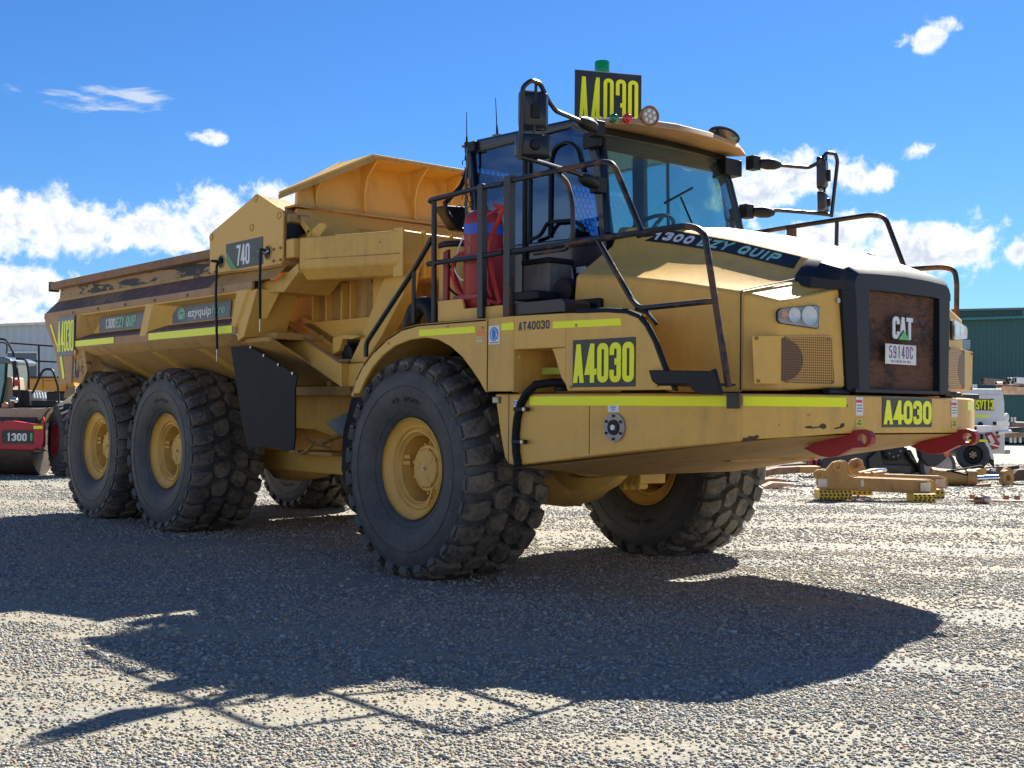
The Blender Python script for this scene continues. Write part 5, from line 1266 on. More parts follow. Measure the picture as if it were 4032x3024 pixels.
m = MB(); m.lathe([(0, .070), (.002, .070), (.002, .060), (0, .060)], (0, 0, 0), (0, -1, 0), 36); m.v = [(x*1.25+c.x-.44, y+c.y, z+c.z) for x, y, z in m.v]; m.build('logo_ring', MINT, sg)
d_ = disc(c+Vector((-.44, -.001, 0)), Vector((1, 0, 0)), up_, .066, .053, .0015); d_.build('logo_disc', MINT, sg)
bfont('e', c+Vector((-.44, -.003, 0)), (1, 0, 0), up_, .062, .085, SGG, 'logo_letter', sg, bold=.03)
# ---- ejector housing (gable shaped side box) with the model plate
for s in (-1, 1):
    EH = empty('ejector_housing'); EH.parent = BD
    pg = [(-3.42, 2.70), (-3.44, 3.08), (-3.40, 3.115), (-2.46, 3.385), (-2.43, 3.38), (-1.97, 3.17), (-1.95, 3.14), (-1.95, 2.70), (-1.98, 2.675), (-2.38, 2.675)]
    m = MB(); m.prism([(x, s*1.765, z) for x, z in pg], (0, -s*.02, 0)).build('side_plate', YEL, EH, bevel=.004)
    m = MB(); m.prism([(x+(.02 if x < -3 else -.02), s*1.743, z-.015) for x, z in pg], (0, -s*.30, 0)).build('housing_box', YRU, EH, bevel=.004)
    m = MB(); m.prism([(-1.94, s*1.74, 2.72), (-1.94, s*1.62, 2.72), (-1.94, s*1.62, 2.90), (-1.94, s*1.74, 2.90)], (.14, 0, 0)); m.build('end_box', YEL, EH, bevel=.015)
    m = MB(); m.box((-1.955, min(s*1.73, s*1.50), 3.06), (-1.90, max(s*1.73, s*1.50), 3.14)); m.build('wear_pad', YRU, EH, bevel=.01)
    m = MB(); m.prism([(-1.955, s*1.72, 3.05), (-1.955, s*1.52, 3.05), (-1.955, s*1.52, 2.99), (-1.955, s*1.62, 2.93), (-1.955, s*1.64, 2.87), (-1.955, s*1.72, 2.87)], (.02, 0, 0)); m.build('pad_plate', DGR, EH)
    if s > 0: continue
    YP = -1.7655
    def ringat(q, r0, r1, mat, nm, d0=.0, d1=.006):
        c = px(*q, y=YP); MB().lathe([(d0, r1), (d1, r1), (d1, r0), (d0, r0)], c, (0, -1, 0), 26).build(nm, mat, EH)
    for q in (Z6(765, 302), Z6(1105, 548), Z6(120, 865), Z6(706, 722)): ringat(q, .028, .036, YDT, 'plug_ring'); c = px(*q, y=YP); MB().cyl(c, c+Vector((0, -.002, 0)), .027, 20).build('plug', YEL, EH)
    for q in (Z6(265, 1218), Z6(940, 1085)):
        ringat(q, .060, .072, YDT, 'access_ring'); c = px(*q, y=YP); MB().cyl(c, c+Vector((0, -.003, 0)), .059, 24).build('access_hole', BLK, EH)
        m = MB(); m.cyl(c+Vector((-.03, 0, 0)), c+Vector((-.07, -.08, .01)), .020, 10, .010); m.sphere(c+Vector((.01, -.008, .01)), .028, 10); m.build('grease_elbow', STEEL if q[0] > 1000 else BLK, EH)
    for q in (Z6(90, 1225), Z6(172, 1210), Z6(92, 1382), Z6(180, 1362), Z6(1030, 1040), Z6(1130, 1018), Z6(1028, 1208), Z6(1130, 1190)):
        c = px(*q, y=YP); MB().cyl(c, c+Vector((0, -.014, 0)), .014, 6).build('housing_bolt', RUST, EH)
    # model plate: skewed badge with a green corner
    MP = empty('model_plate'); MP.parent = BD
    pts = P([Z6(335, 968), Z6(868, 850), Z6(870, 1255), Z6(495, 1322), Z6(335, 1100)], y=YP-.001)
    MB().prism(pts, (0, -.003, 0)).build('plate_face', SGB, MP)
    MB().prism(P([Z6(338, 1085), Z6(492, 1320), Z6(410, 1338), Z6(335, 1210)], y=YP-.001), (0, -.0035, 0)).build('plate_green', simple('faded_green', (.10, .36, .14), .5), MP)
    u3, v3 = Z6(578, 1112); c = px(u3, v3, y=YP-.0045); l = MB(); lettering(l, '740', c, (1, 0, 0), (0, 0, 1), .20, .085, .030, .008, depth=.001); l.build('plate_numerals', WHT, MP)
    c = px(*Z6(752, 1098), y=YP-.0045); l = MB(); lettering(l, 'EJ', c, (1, 0, 0), (0, 0, 1), .135, .062, .022, .015, depth=.001); l.build('plate_letters', simple('outlined_grey', (.30, .32, .34), .5), MP)
    l = MB(); lettering(l, 'EJ', c+Vector((0, -.0018, 0)), (1, 0, 0), (0, 0, 1), .129, .056, .014, .021, depth=.001); l.build('plate_letters_core', SGB, MP)
    # hanging grease lines
    for p0, el, p1 in ((Z2(305, 890), Z2(283, 905), Z2(284, 1610)), (Z2(640, 808), Z2(602, 790), Z2(596, 1395))):
        a0, a1, a2 = px(*p0, y=-1.83), px(*el, y=-1.87), px(*p1, y=-1.88)
        HC = empty('hanging_hose'); HC.parent = BD
        MB().tube([a0, a1, a1+Vector((.0, -.005, -.3)), a2+Vector((0, 0, .12))], .013, 8, bend=.03).build('hose', BLK, HC)
        MB().tube([a2+Vector((0, 0, .12)), a2], .008, 6).build('hose_end', STEEL, HC)
# ---- headboard: sloped guard wall with ribs and a rolled overhang
W = -2.1
def half(pts): return pts+[Vector((p.x, -p.y, p.z)) for p in reversed(pts)]
HB = empty('headboard'); HB.parent = BD
bot, L_, ja = Vector((W+.05, -1.56, 3.24)), Vector((W, -1.52, 3.43)), Vector((W-.08, -1.0, 3.73))
MB().prism(half([bot, L_+Vector((0, 0, .03)), ja+Vector((0, 0, .03))]), (-.05, 0, 0)).build('headboard_wall', YEL, HB)
fl0, fa = Vector((W+.02, -1.74, 3.335)), Vector((W+.34, -.90, 3.765))
fl0b = Vector((W-.10, -1.72, 3.36)); ja2 = Vector((W-.10, -1.0, 3.76))
m = MB(); th_ = Vector((-.005, 0, .022))
for q in ([L_+Vector((0, -.16, -.06)), fl0, fa, ja], [ja, fa, Vector((fa.x, .90, fa.z)), Vector((ja.x, 1.0, ja.z))], [Vector((ja.x, 1.0, ja.z)), Vector((fa.x, .90, fa.z)), Vector((fl0.x, 1.74, fl0.z)), Vector((L_.x, 1.68, L_.z-.06))]): m.prism(q, th_)
m.build('headboard_overhang', YEL, HB, bevel=.004)
m = MB(); m.prism([fl0, fa, fa+Vector((.008, 0, -.05)), fl0+Vector((.008, 0, -.045))], (-.012, .0, 0)); m.prism([fa, Vector((fa.x, .9, fa.z)), Vector((fa.x, .9, fa.z-.02)), fa+Vector((0, 0, -.02))], (-.012, 0, 0)); m.build('overhang_lip', YDT, HB, bevel=.003)
for y in (-1.36, -.83, -.23, .23, .83, 1.36):
    zt_ = 3.73 if abs(y) < 1 else 3.73-(abs(y)-1)*.58
    out = .30 if abs(y) < 1 else .16
    pts = [Vector((W, y, zt_)), Vector((W+out, y, zt_+.02)), Vector((W+out*.42, y, zt_-.12)), Vector((W+out*.25, y, zt_-.28)), Vector((W+out*.30, y, 3.26)), Vector((W, y, 3.26))]
    MB().prism(pts, (0, .018, 0)).build('headboard_rib', YEL, HB, bevel=.003)
MB().prism([Vector((W+.12, -1.62, 3.245)), Vector((W+.12, 1.62, 3.245)), Vector((W-.1, 1.62, 3.245)), Vector((W-.1, -1.62, 3.245))], (0, 0, -.02)).build('headboard_ledge', YRU, HB)
# sloping apron below the guard, then the big front box beam round to the cab side
m = MB(); A0, A1 = Vector((W+.10, -1.60, 3.21)), Vector((W+.36, -1.60, 2.98)); m.prism([A0, A1, Vector((A1.x, 1.6, A1.z)), Vector((A0.x, 1.6, A0.z))], (-.05, 0, -.04)); m.build('body_front_apron', YEL, BD)
m = MB(); m.prism([Vector((W+.36, -1.60, 2.98)), Vector((W+.36, -1.6, 2.6)), Vector((W+.36, 1.6, 2.6)), Vector((W+.36, 1.6, 2.98))], (-.05, 0, 0)); m.build('body_front_wall', YEL, BD)
MB().prism([(-1.76, -1.5, 2.62), (-.95, -1.15, 2.62), (-.95, 1.15, 2.62), (-1.76, 1.5, 2.62)], (0, 0, .03)).build('beam_shade_plate', YEL, BD)  # plate added to shade the hopper front from the sun
for s in (-1, 1):
    a = [Vector((-1.77, s*1.70, 0)), Vector((-.70, s*1.28, 0)), Vector((-.74, s*1.02, 0)), Vector((-.80, 0, 0))]
    m = MB(); sec = [(0, 2.905), (0, 2.62), (.10, 2.515), (.26, 2.515), (.26, 2.905)]
    rows = []
    for i, p in enumerate(a):
        d = Vector((-1, 0, 0)) if i > 1 else Vector((-.35, -s*-.9, 0)).normalized()
        if i == 0: d = Vector((-.2, -s*1, 0)).normalized()
        if i == 1: d = Vector((-.75, -s*.65, 0)).normalized()
        rows.append([p+d*o_+Vector((0, 0, z)) for o_, z in sec])
    k = 5; vs = [p for r_ in rows for p in r_]
    m.add(vs, [(i*k+j, i*k+(j+1) % k, (i+1)*k+(j+1) % k, (i+1)*k+j) for i in range(3) for j in range(k)]+[(4, 3, 2, 1, 0)])
    m.build('front_box_beam', YEL, BD, bevel=.02, seg=3)
    for p, q in ((Vector((-.705, s*1.285, 0)), None), (Vector((-.735, s*1.03, 0)), None), (Vector((-.77, s*.70, 0)), None)):
        MB().prism([p+Vector((.012, -s*.004, 2.925)), p+Vector((.012, -s*.004, 2.50)), p+Vector((.012, s*.012, 2.50)), p+Vector((.012, s*.012, 2.925))], (-.14, 0, 0)).build('beam_web', YEL, BD)
    # legs down to the hitch
    LG = [(-1.12, 2.53), (-.80, 2.55), (-.74, 2.62), (-.82, 2.35), (-1.16, 1.99), (-1.42, 1.77), (-1.68, 1.77), (-1.52, 1.95)]
    MB().prism([(x, s*1.20, z) for x, z in LG], (0, -s*.14, 0)).build('front_leg', YEL, BD, bevel=.01)
    MB().prism([(-1.68, s*1.22, 1.76), (-1.30, s*1.22, 1.77), (-1.12, s*1.22, 1.48), (-1.36, s*1.22, 1.47), (-1.40, s*1.22, 1.54), (-1.70, s*1.22, 1.55)], (0, -s*.3, 0)).build('leg_foot', YEL, BD, bevel=.012)
    # sloping lower sill
    m = MB(); m.prism([(-3.05, s*1.30, 2.27), (-1.66, s*1.30, 1.76), (-1.66, s*1.30, 1.54), (-3.10, s*1.30, 2.09)], (0, -s*.22, 0)); m.build('lower_sill', YEL, BD, bevel=.012)
    m = MB(); m.tube([(-3.0, s*1.31, 2.285), (-1.70, s*1.31, 1.785), (-1.5, s*1.31, 1.785)], .014, 6); m.build('sill_seal', RUST, BD)
    # recessed hopper front: wall with upright stiffeners
    MB().prism([(-3.6, s*1.02, 3.1), (-2.0, s*1.02, 3.1), (-.86, s*1.02, 2.88), (-1.0, s*1.02, 2.4), (-1.35, s*1.02, 1.80), (-1.9, s*1.02, 1.76), (-3.6, s*1.02, 1.9)], (0, -s*.04, 0)).build('hopper_front', YDT, BD)
    for x, w in ((-2.55, .03), (-2.30, .025), (-2.02, .03), (-1.86, .02), (-1.46, .16)):
        MB().box((x, min(s*1.02, s*1.09), 2.02 if x < -1.9 else 1.85), (x+w, max(s*1.02, s*1.09), 2.55)).build('hopper_stiffener', YEL, BD, bevel=.004)
    MB().prism([(-2.75, s*1.10, 2.20), (-2.70, s*1.10, 2.27), (-1.75, s*1.10, 1.90), (-1.78, s*1.10, 1.82)], (0, -s*.09, 0)).build('hopper_brace', YEL, BD, bevel=.01)
MB().prism(P([Z6(960, 1485), Z6(1060, 1478), Z6(1250, 1352), Z6(1370, 1240), Z6(1378, 1372), Z6(1280, 1500), Z6(1165, 1660), Z6(1030, 1660), Z6(650, 1700), Z6(640, 1620)], y=-1.70), (0, .5, 0)).build('shelf_end_gusset', YEL, BD, bevel=.008)
MB().prism(P([Z6(1690, 655), Z6(1770, 665), Z6(1760, 740), Z6(1720, 800), Z6(1575, 1045), Z6(1525, 1035), Z6(1600, 900), Z6(1480, 840), Z6(1590, 740)], y=-1.58), (0, .02, 0)).build('lifting_lug', YEL, BD, bevel=.003)
MB().prism(P([(1300-0, 1165), (1375, 1175), (1350, 1270), (1290, 1290)], y=-1.25)[:0] or P([Z2b(905, 285), Z2b(1010, 255), Z2b(1160, 268), Z2b(1075, 300), Z2b(990, 300), Z2b(960, 400), Z2b(900, 440)], y=-1.25), (0, .1, 0)).build('pivot_guard', YEL, BD, bevel=.01)
m = MB(); c = px(*Z2b(1030, 430), y=-1.2); m.cyl(c, c+Vector((0, .2, 0)), .09, 20); m.cyl(c+Vector((.02, -.0, .13)), c+Vector((.12, .1, .13)), .05, 14); m.build('brake_can', BLK, BD, bevel=.006)
m = MB(); c = px(*Z2(1410, 1030), y=-1.05); m.cyl(c, c+Vector((0, .06, 0)), .10, 20); m.cyl(c+Vector((0, -.02, 0)), c, .02, 8); m.build('cylinder_pin', YDT, BD)
# big black rubber flap ahead of the middle wheel
FL = empty('rear_mud_flap'); FL.parent = T
fl = [Z2b(12, 262), Z2b(40, 262), Z2b(130, 332), Z2b(200, 368), Z2b(600, 615), Z2b(572, 655), Z2b(578, 760), Z2b(578, 1150), Z2b(565, 1262), Z2b(500, 1272), Z2b(430, 1250), Z2b(300, 1238), Z2b(215, 1243), Z2b(190, 1270), Z2b(160, 1240), Z2b(120, 1050), Z2b(60, 640), Z2b(20, 380)]
MB().prism(P(fl, y=-1.66), (0, .015, 0)).build('flap_sheet', FLAP, FL)
MB().prism(P([Z2b(14, 268), Z2b(40, 262), Z2b(130, 332), Z2b(200, 368), Z2b(600, 615), Z2b(575, 750), Z2b(20, 385)], y=-1.675), (0, .013, 0)).build('flap_strap', FLAP, FL, bevel=.004)
for q in ((38, 282), (35, 335), (130, 337), (198, 370), (312, 442), (438, 522), (562, 598)): c = px(*Z2b(*q), y=-1.676); MB().cyl(c, c+Vector((0, -.012, 0)), .014, 8).build('flap_bolt', STEEL, FL)
# rear chassis
CH = empty('rear_chassis'); CH.parent = T
def lowbeam(s):
    return MB().box((-8.0, min(s*.62, s*.45), .66), (-1.95, max(s*.62, s*.45), .87))
for s in (-1, 1):
    lowbeam(s).build('axle_beam', YEL, CH, bevel=.02, seg=3)
    MB().prism([(x, s*.62, z) for x, z in [(-3.9, 1.49), (-2.3, 1.47), (-2.45, 1.15), (-2.85, 1.04), (-3.25, 1.12), (-3.9, 1.13)]], (0, -s*.12, 0)).build('frame_rail', YCH, CH, bevel=.01)
    MB().box((-7.9, min(s*.62, s*.4), 1.15), (-3.8, max(s*.62, s*.4), 1.48)).build('frame_rail', YDT, CH, bevel=.01)
    MB().box((-4.0, min(s*1.05, s*.6), 1.47), (-1.9, max(s*1.05, s*.6), 1.56)).build('frame_flange', YDT, CH, bevel=.006)
for x in (-4.59, -6.55, 0):
    m = MB(); m.lathe([(-1.25, .15), (-.9, .17), (-.45, .20), (-.30, .34), (.0, .38), (.30, .34), (.45, .20), (.9, .17), (1.25, .15)], (x, 0, WR), (0, 1, 0), 24); m.build('axle_housing', YDT, CH, smooth=40)
m = MB(); m.lathe([(-1.0, .30), (-.2, .30), (.2, .26), (1.0, .26)], (-1.9, 0, 1.0), (1, 0, 0), 24); m.build('hitch_tube', YDT, CH, smooth=40)
m = MB(); m.box((-2.5, -.45, .95), (-.9, .45, 1.45)); m.build('hitch_block', YDT, CH, bevel=.03)
m = MB()
for i, (x, y, z) in enumerate(((-2.4, -.75, 1.02), (-2.6, -.7, .98), (-2.2, -.72, 1.05))): m.tube([(x-.35, y, z), (x, y-.05, z+.08), (x+.25, y, z-.04)], .022, 8, bend=.1)
m.build('hydraulic_hose', YDT, CH)
m = MB(); m.tube([(-7.0, -1.2, 1.9), (-6.5, -1.1, 1.72), (-6.0, -.95, 1.68)], .02, 8, bend=.2); m.tube([(-7.0, -1.25, 1.86), (-6.5, -1.15, 1.68), (-6.0, -.98, 1.64)], .02, 8, bend=.2); m.build('brake_hose', BLK, CH)
# battery / tool box on the hitch side (silver ribbed lid)
MB().prism(P([Z2b(842, 1030), Z2b(925, 985), Z2b(1055, 925), Z2b(1050, 1060), Z2b(1000, 1145), Z2b(940, 1120)], y=-1.15), (0, .25, 0)).build('ribbed_step_box', simple('blue_grey_aluminium', (.16, .22, .30), .35, .6), T, bevel=.012)
# axle, suspension and brake parts between the front wheels
m = MB(); aa = [Z(330, 300) if False else None for Z in ()]
zz = lambda x, y: (2000+x/2.011, 1700+y/2.011)
MB().prism(P([zz(305, 292), zz(440, 295), zz(480, 345), zz(560, 358), zz(700, 352), zz(830, 335), zz(860, 300), zz(900, 300), zz(880, 350), zz(800, 430), zz(700, 485), zz(600, 497), zz(480, 470), zz(400, 410)], y=-.55), (0, .12, 0)).build('suspension_arm', YEL, T, bevel=.02)
m = MB()
for q in ((900, 430), (962, 428), (1020, 428), (905, 395), (960, 395), (1015, 390)): c = px(*zz(*q), y=-.2); m.cyl(c, c+Vector((.0, .1, 0)), .035, 10)
a0 = px(*zz(860, 330), y=-.2); a1 = px(*zz(1120, 420), y=-.2); m.box((min(a0.x, a1.x), -.2, min(a0.z, a1.z)), (max(a0.x, a1.x)-.1, .1, max(a0.z, a1.z)+.05)); m.build('brake_valve_block', YEL, T, bevel=.01)
m = MB(); a0, a1 = px(*zz(310, 500), y=.4), px(*zz(560, 590), y=.4); m.box((a0.x, .4, a1.z), (a1.x, .44, a1.z+.03)); m.box((a0.x, .4, a1.z), (a0.x+.09, .44, a0.z+.2)); m.box((a1.x-.09, .4, a1.z), (a1.x, .44, a0.z+.2)); m.build('belly_hanger', YDT, T)

# hoses and lines bunched at the articulation joint
for i, (pts, r, mt) in enumerate((([(1170, 1795), (1215, 1770), (1240, 1730), (1290, 1735)], .016, YDT), ([(1190, 1700), (1225, 1745), (1300, 1765)], .011, RUST))):
    MB().tube([px(u, v, y=-.85-.03*i) for u, v in pts], r, 8, bend=.08).build('hydraulic_line', mt, CH)
m = MB(); c = px(1240, 1770, y=-.8); m.box((c.x-.5, -.82, c.z-.06), (c.x+.35, -.45, c.z-.02)); m.build('line_bracket', YRU, CH, bevel=.006)
for x in (-7.0, -6.2, -5.4, -4.6, -3.8, -3.0):
    MB().cyl((x, -1.826, 2.50), (x, -1.836, 2.50), .016, 10).build('body_bolt', RUST, BD)
# weld seams and plate joints on the side box and beam
for a0, a1 in (((-1.70, -1.672, 2.70), (-.72, -1.292, 2.70)),):
    MB().tube([a0, a1], .005, 6).build('weld_seam', YDT, BD)

MB().box((-2.36, -1.02, 1.5), (-2.30, 1.02, 3.15)).build('nose_sun_block', YDT, BD); MB().box((-2.3, -1.0, 1.73), (-1.05, 1.0, 1.78)).build('floor_sun_block', YDT, BD)  # plates added inside the body to block sun slivers reaching the ground

for s in (-1, 1):
    MB().prism([(-3.62, s*1.0, 2.80), (-1.95, s*1.0, 2.80), (-1.95, s*1.655, 2.80), (-3.62, s*1.655, 2.80)], (0, 0, .03)).build('side_shade_cover', YDT, BD)  # cover added to keep sunlight out of the gap beside the hopper
    MB().prism([(-3.55, s*1.66, 2.45), (-2.42, s*1.66, 2.47), (-2.42, s*1.66, 2.80), (-3.55, s*1.66, 2.80)], (0, -s*.03, 0)).build('inner_side_wall', YEL, BD)
    MB().prism([(-3.3, s*1.06, 2.20), (-1.50, s*1.06, 2.20), (-1.50, s*1.06, 1.85), (-1.9, s*1.06, 1.80), (-3.3, s*1.06, 2.0)], (0, s*.04, 0)).build('hopper_lower_panel', YEL, BD, bevel=.012)

# ------------------------------------------------------------------ things round the yard
FH = Vector((FW.x, FW.y, 0)).normalized(); RH = Vector((-FH.y, FH.x, 0))*-1
if RH.dot(RT) < 0: RH = -RH
def dp(u, v, k):
    """point on a sight line at a chosen real distance k ahead of the photographer"""
    d = FW+RT*((u-2016)/4800)+UP*((1512-v)/4800); return CO+d*(k/d.dot(FH))
def gnd(u, v): return px(u, v, z=0)
def gk(u, v): return (gnd(u, v)-CO).dot(FH)
def slab(m, pts, k, th): return m.prism([dp(u, v, k) for u, v in pts], FH*th)
def dbox(m, u0, v0, u1, v1, k, th): return slab(m, [(u0, v1), (u1, v1), (u1, v0), (u0, v0)], k, th)
def corr(name, col, sc=60., axis=None):
    m, t, b, g = newmat(name); ob = N(t, 'ShaderNodeTexCoord').outputs['Object']
    d = N(t, 'ShaderNodeVectorMath', operation='DOT_PRODUCT'); t.links.new(ob, d.inputs[0]); d.inputs[1].default_value = tuple(axis or RH)
    w = g.m('SINE', g.m('MULTIPLY', d.outputs['Value'], sc)); n = g.noise(ob, .5, 5, .6)
    c = g.mix(g.m('MULTIPLY', g.ramp(w, -.2, .9), .28), tuple(col), tuple(k*.72 for k in col)); c = g.mix(g.m('MULTIPLY', n, .18), c, tuple(min(1, k*1.3+.02) for k in col))
    t.links.new(c, b.inputs['Base Color']); b.inputs['Roughness'].default_value = .5
    bp = N(t, 'ShaderNodeBump'); bp.inputs['Distance'].default_value = .02; t.links.new(w, bp.inputs['Height']); t.links.new(bp.outputs[0], b.inputs['Normal']); return m
# green shed, right
K = 62.
GS = empty('green_shed', dp(3900, 1690, K)*1.0, label='large dark green corrugated metal shed at the right edge behind the white service ute', cat='shed'); GS.location.z = 0
def att(o, root):
    o.parent = root; o.matrix_parent_inverse = Matrix.Translation(-root.location)@Matrix.Identity(4) if False else root.matrix_basis.inverted(); return o
def pb(m, name, mat, root, **kw):
    bpy.context.view_layer.update(); o = m.build(name, mat, None, **kw); o.parent = root; o.matrix_parent_inverse = Matrix.Translation(-root.location); return o
SHG = corr('green_cladding', (.020, .115, .115), 30)
m = MB(); dz = lambda u, v: dp(u, v, K)
w0, w1 = dz(3300, 1700), dz(4700, 1700)
m.prism([Vector((w0.x, w0.y, 0)), Vector((w1.x, w1.y, 0)), dz(4700, 1200), dz(3780, 1221), dz(3300, 1235)], FH*18); pb(m, 'shed_wall', SHG, GS)
pb(MB().prism([dz(3300, 1232), dz(3780, 1218), dz(4700, 1197), dz(4700, 1206), dz(3780, 1226), dz(3300, 1240)], FH*-.3), 'roof_edge', simple('grey_green_trim', (.10, .17, .18), .5), GS)
pb(MB().prism([dz(3300, 1268), dz(4000, 1246), dz(4700, 1228), dz(4700, 1238), dz(4000, 1256), dz(3300, 1278)], FH*-.35), 'gutter', simple('teal_gutter', (.04, .20, .20), .4), GS)
pb(MB().tube([dz(4028, 1215), dz(4028, 1248)], .12, 8), 'downpipe', simple('teal_gutter2', (.04, .20, .20), .4), GS)
m = MB(); dbox(m, 3770, 1338, 3821, 1376, K-.1, .1); pb(m, 'louvre_vent', corr('pale_louvres', (.42, .52, .60), 40, (0, 0, 1)), GS)
m = MB(); dbox(m, 3780, 1378, 3819, 1530, K-.08, .1); pb(m, 'side_door', corr('grey_door', (.16, .17, .17), 40), GS)
m = MB(); dbox(m, 3786, 1407, 3819, 1460, K-.12, .1); pb(m, 'dark_window', simple('dark_window', (.02, .03, .035), .2), GS)
m = MB(); dbox(m, 3953, 1552, 4300, 1740, K-4, 3.9); pb(m, 'lean_to', corr('green_lean_to', (.022, .13, .125), 30), GS)
m = MB(); dbox(m, 3950, 1546, 4300, 1556, K-4.2, 4.0); pb(m, 'lean_to_roof', simple('pale_trim', (.20, .27, .25), .5), GS)
# white shed, left
K2 = 70.
WS = empty('white_shed', (0, 0, 0), label='long pale grey metal shed with a grey roller door behind the red roller at left', cat='shed'); p = dp(150, 1600, K2); WS.location = (p.x, p.y, 0)
d2 = lambda u, v: dp(u, v, K2)
w0, w1 = d2(-500, 1700), d2(420, 1700)
pb(MB().prism([Vector((w0.x, w0.y, 0)), Vector((w1.x, w1.y, 0)), d2(420, 1264), d2(190, 1273), d2(-500, 1300)], FH*20), 'shed_wall', corr('pale_grey_cladding', (.42, .50, .56), 14), WS)
pb(MB().prism([d2(-500, 1296), d2(190, 1269), d2(420, 1260), d2(420, 1270), d2(190, 1279), d2(-500, 1306)], FH*-.3), 'roof_edge', simple('cream_gutter', (.62, .60, .52), .5), WS)
m = MB(); dbox(m, 30, 1388, 146, 1500, K2-.1, .1); pb(m, 'roller_door', corr('grey_roller_door', (.13, .17, .20), 25, (0, 0, 1)), WS)
m = MB(); slab(m, [(26, 1384), (150, 1384), (150, 1390), (26, 1390)], K2-.15, .1); slab(m, [(145, 1384), (150, 1384), (150, 1500), (145, 1500)], K2-.15, .1); pb(m, 'door_frame', WHT, WS)
# distant tree line and low sheds hidden behind the truck, for the gaps
FO = simple('far_tree_foliage', (.055, .085, .035), .8, var=.4, scale=1.5)
rg = random.Random(3)
# ---- orange-yellow grader body behind the roller
gx = lambda x, y: (x/2.37, 1230+y/2.37)
K3 = 33.
GD = empty('yellow_machine', label='orange yellow earthmoving machine body with black handrails in front of the pale shed', cat='machine'); p = dp(150, 1560, K3); GD.location = (p.x, p.y, 0)
YG = paint('warm_machine_yellow', (.58, .27, .03), (.30, .16, .05), .4)
m = MB(); slab(m, [gx(60, 605), gx(690, 605), gx(690, 730), gx(560, 735), gx(60, 720)], K3, 2.0); pb(m, 'machine_body', YG, GD, bevel=.03)
m = MB(); slab(m, [gx(178, 598), gx(690, 598), gx(690, 610), gx(178, 610)], K3-.06, 2.1); pb(m, 'deck_edge', BLK, GD)
m = MB(); dbox(m, *gx(285, 620), *gx(395, 720), K3-.04, .05); pb(m, 'side_door', YG, GD, bevel=.01); m = MB(); dbox(m, *gx(410, 640), *gx(620, 725), K3-.04, .05); pb(m, 'side_door', YG, GD, bevel=.01)
m = MB()
t_ = lambda pts, r=.022: m.tube([dp(*gx(x, y), K3) for x, y in pts], r, 6, bend=.15)
t_([(80, 285), (530, 318)]); t_([(265, 450), (565, 465)]); t_([(362, 315), (362, 600)], .03)
pb(m, 'handrail', BLK, GD)
m = MB()
for q in ((430, 740, 640, 900), (500, 720, 560, 780), (150, 735, 290, 880)): dbox(m, *gx(q[0], q[1]), *gx(q[2], q[3]), K3+.3, .8)
pb(m, 'engine_block', DGR, GD, bevel=.04)
m = MB(); slab(m, [gx(600, 740), gx(640, 690), gx(700, 680), gx(700, 800), gx(590, 800)], K3-.2, .5); pb(m, 'machine_arm', simple('dusty_brown_casting', (.24, .16, .10), .7), GD, bevel=.02)
wheelk = []
# ---- red and cream drum roller at the left edge
K4 = 23.6
RO = empty('drum_roller', label='red and cream drum roller with black tyre and 1300 sign at left edge', cat='roller'); p = dp(150, 1860, K4); RO.location = (p.x, p.y, 0)
ROR = paint('roller_red', (.45, .025, .035), (.25, .05, .04), .4); ROC = paint('roller_cream', (.40, .30, .19), (.25, .18, .11), .6); ROY = paint('roller_pale_yellow', (.82, .75, .38), (.6, .5, .28), .3)
m = MB(); slab(m, [gx(-60, 1020), gx(120, 1012), gx(320, 1042), gx(390, 1045), gx(390, 1250), gx(300, 1290), gx(-60, 1280)], K4-.3, .22); pb(m, 'front_frame', ROR, RO, bevel=.03)
m = MB(); slab(m, [gx(312, 1042), gx(385, 1042), gx(395, 985), gx(405, 975), gx(412, 1000), gx(405, 1190), gx(378, 1288), gx(310, 1205)], K4-.36, .06); pb(m, 'side_lug', ROR, RO, bevel=.006)
m = MB(); dbox(m, *gx(312, 1058), *gx(396, 1087), K4-.37, .01); pb(m, 'reflective_tape', TAPE, RO)
SB = empty('company_sign'); SB.parent = RO; SB.matrix_parent_inverse = Matrix.Translation(-RO.location)
bpy.context.view_layer.update()
m = MB(); dbox(m, *gx(15, 1102), *gx(305, 1225), K4-.33, .02); o = m.build('sign_panel', SGB, None); o.parent = SB; o.matrix_parent_inverse = SB.matrix_world.inverted()
l = MB(); lettering(l, '1300', dp(*gx(155, 1164), K4-.335), RH, (0, 0, 1), .15, .088, .032, .012, depth=.003); o = l.build('lettering', WHT, None); o.parent = SB; o.matrix_parent_inverse = SB.matrix_world.inverted()
m = MB(); dbox(m, *gx(283, 1128), *gx(303, 1198), K4-.335, .004); o = m.build('lettering', GRN, None); o.parent = SB; o.matrix_parent_inverse = SB.matrix_world.inverted()
m = MB(); c = dp(60, 1770, K4+.45); c.z = .62; m.cyl(c-RH*1.6, c+RH*.56, .62, 56); pb(m, 'drum', simple('rust_brown_drum', (.10, .075, .055), .5, .3, .3), RO)
m = MB(); slab(m, [gx(-60, 1285), gx(380, 1290), gx(380, 1300), gx(-60, 1315)], K4-.1, .3); pb(m, 'scraper_bar', simple('grey_steel_bar', (.25, .25, .24), .5, .6), RO)
m = MB(); slab(m, [gx(-60, 890), gx(330, 900), gx(470, 888), gx(425, 935), gx(385, 1000), gx(340, 1020), gx(-60, 1015)], K4+.1, 1.3); pb(m, 'platform', ROC, RO, bevel=.02)
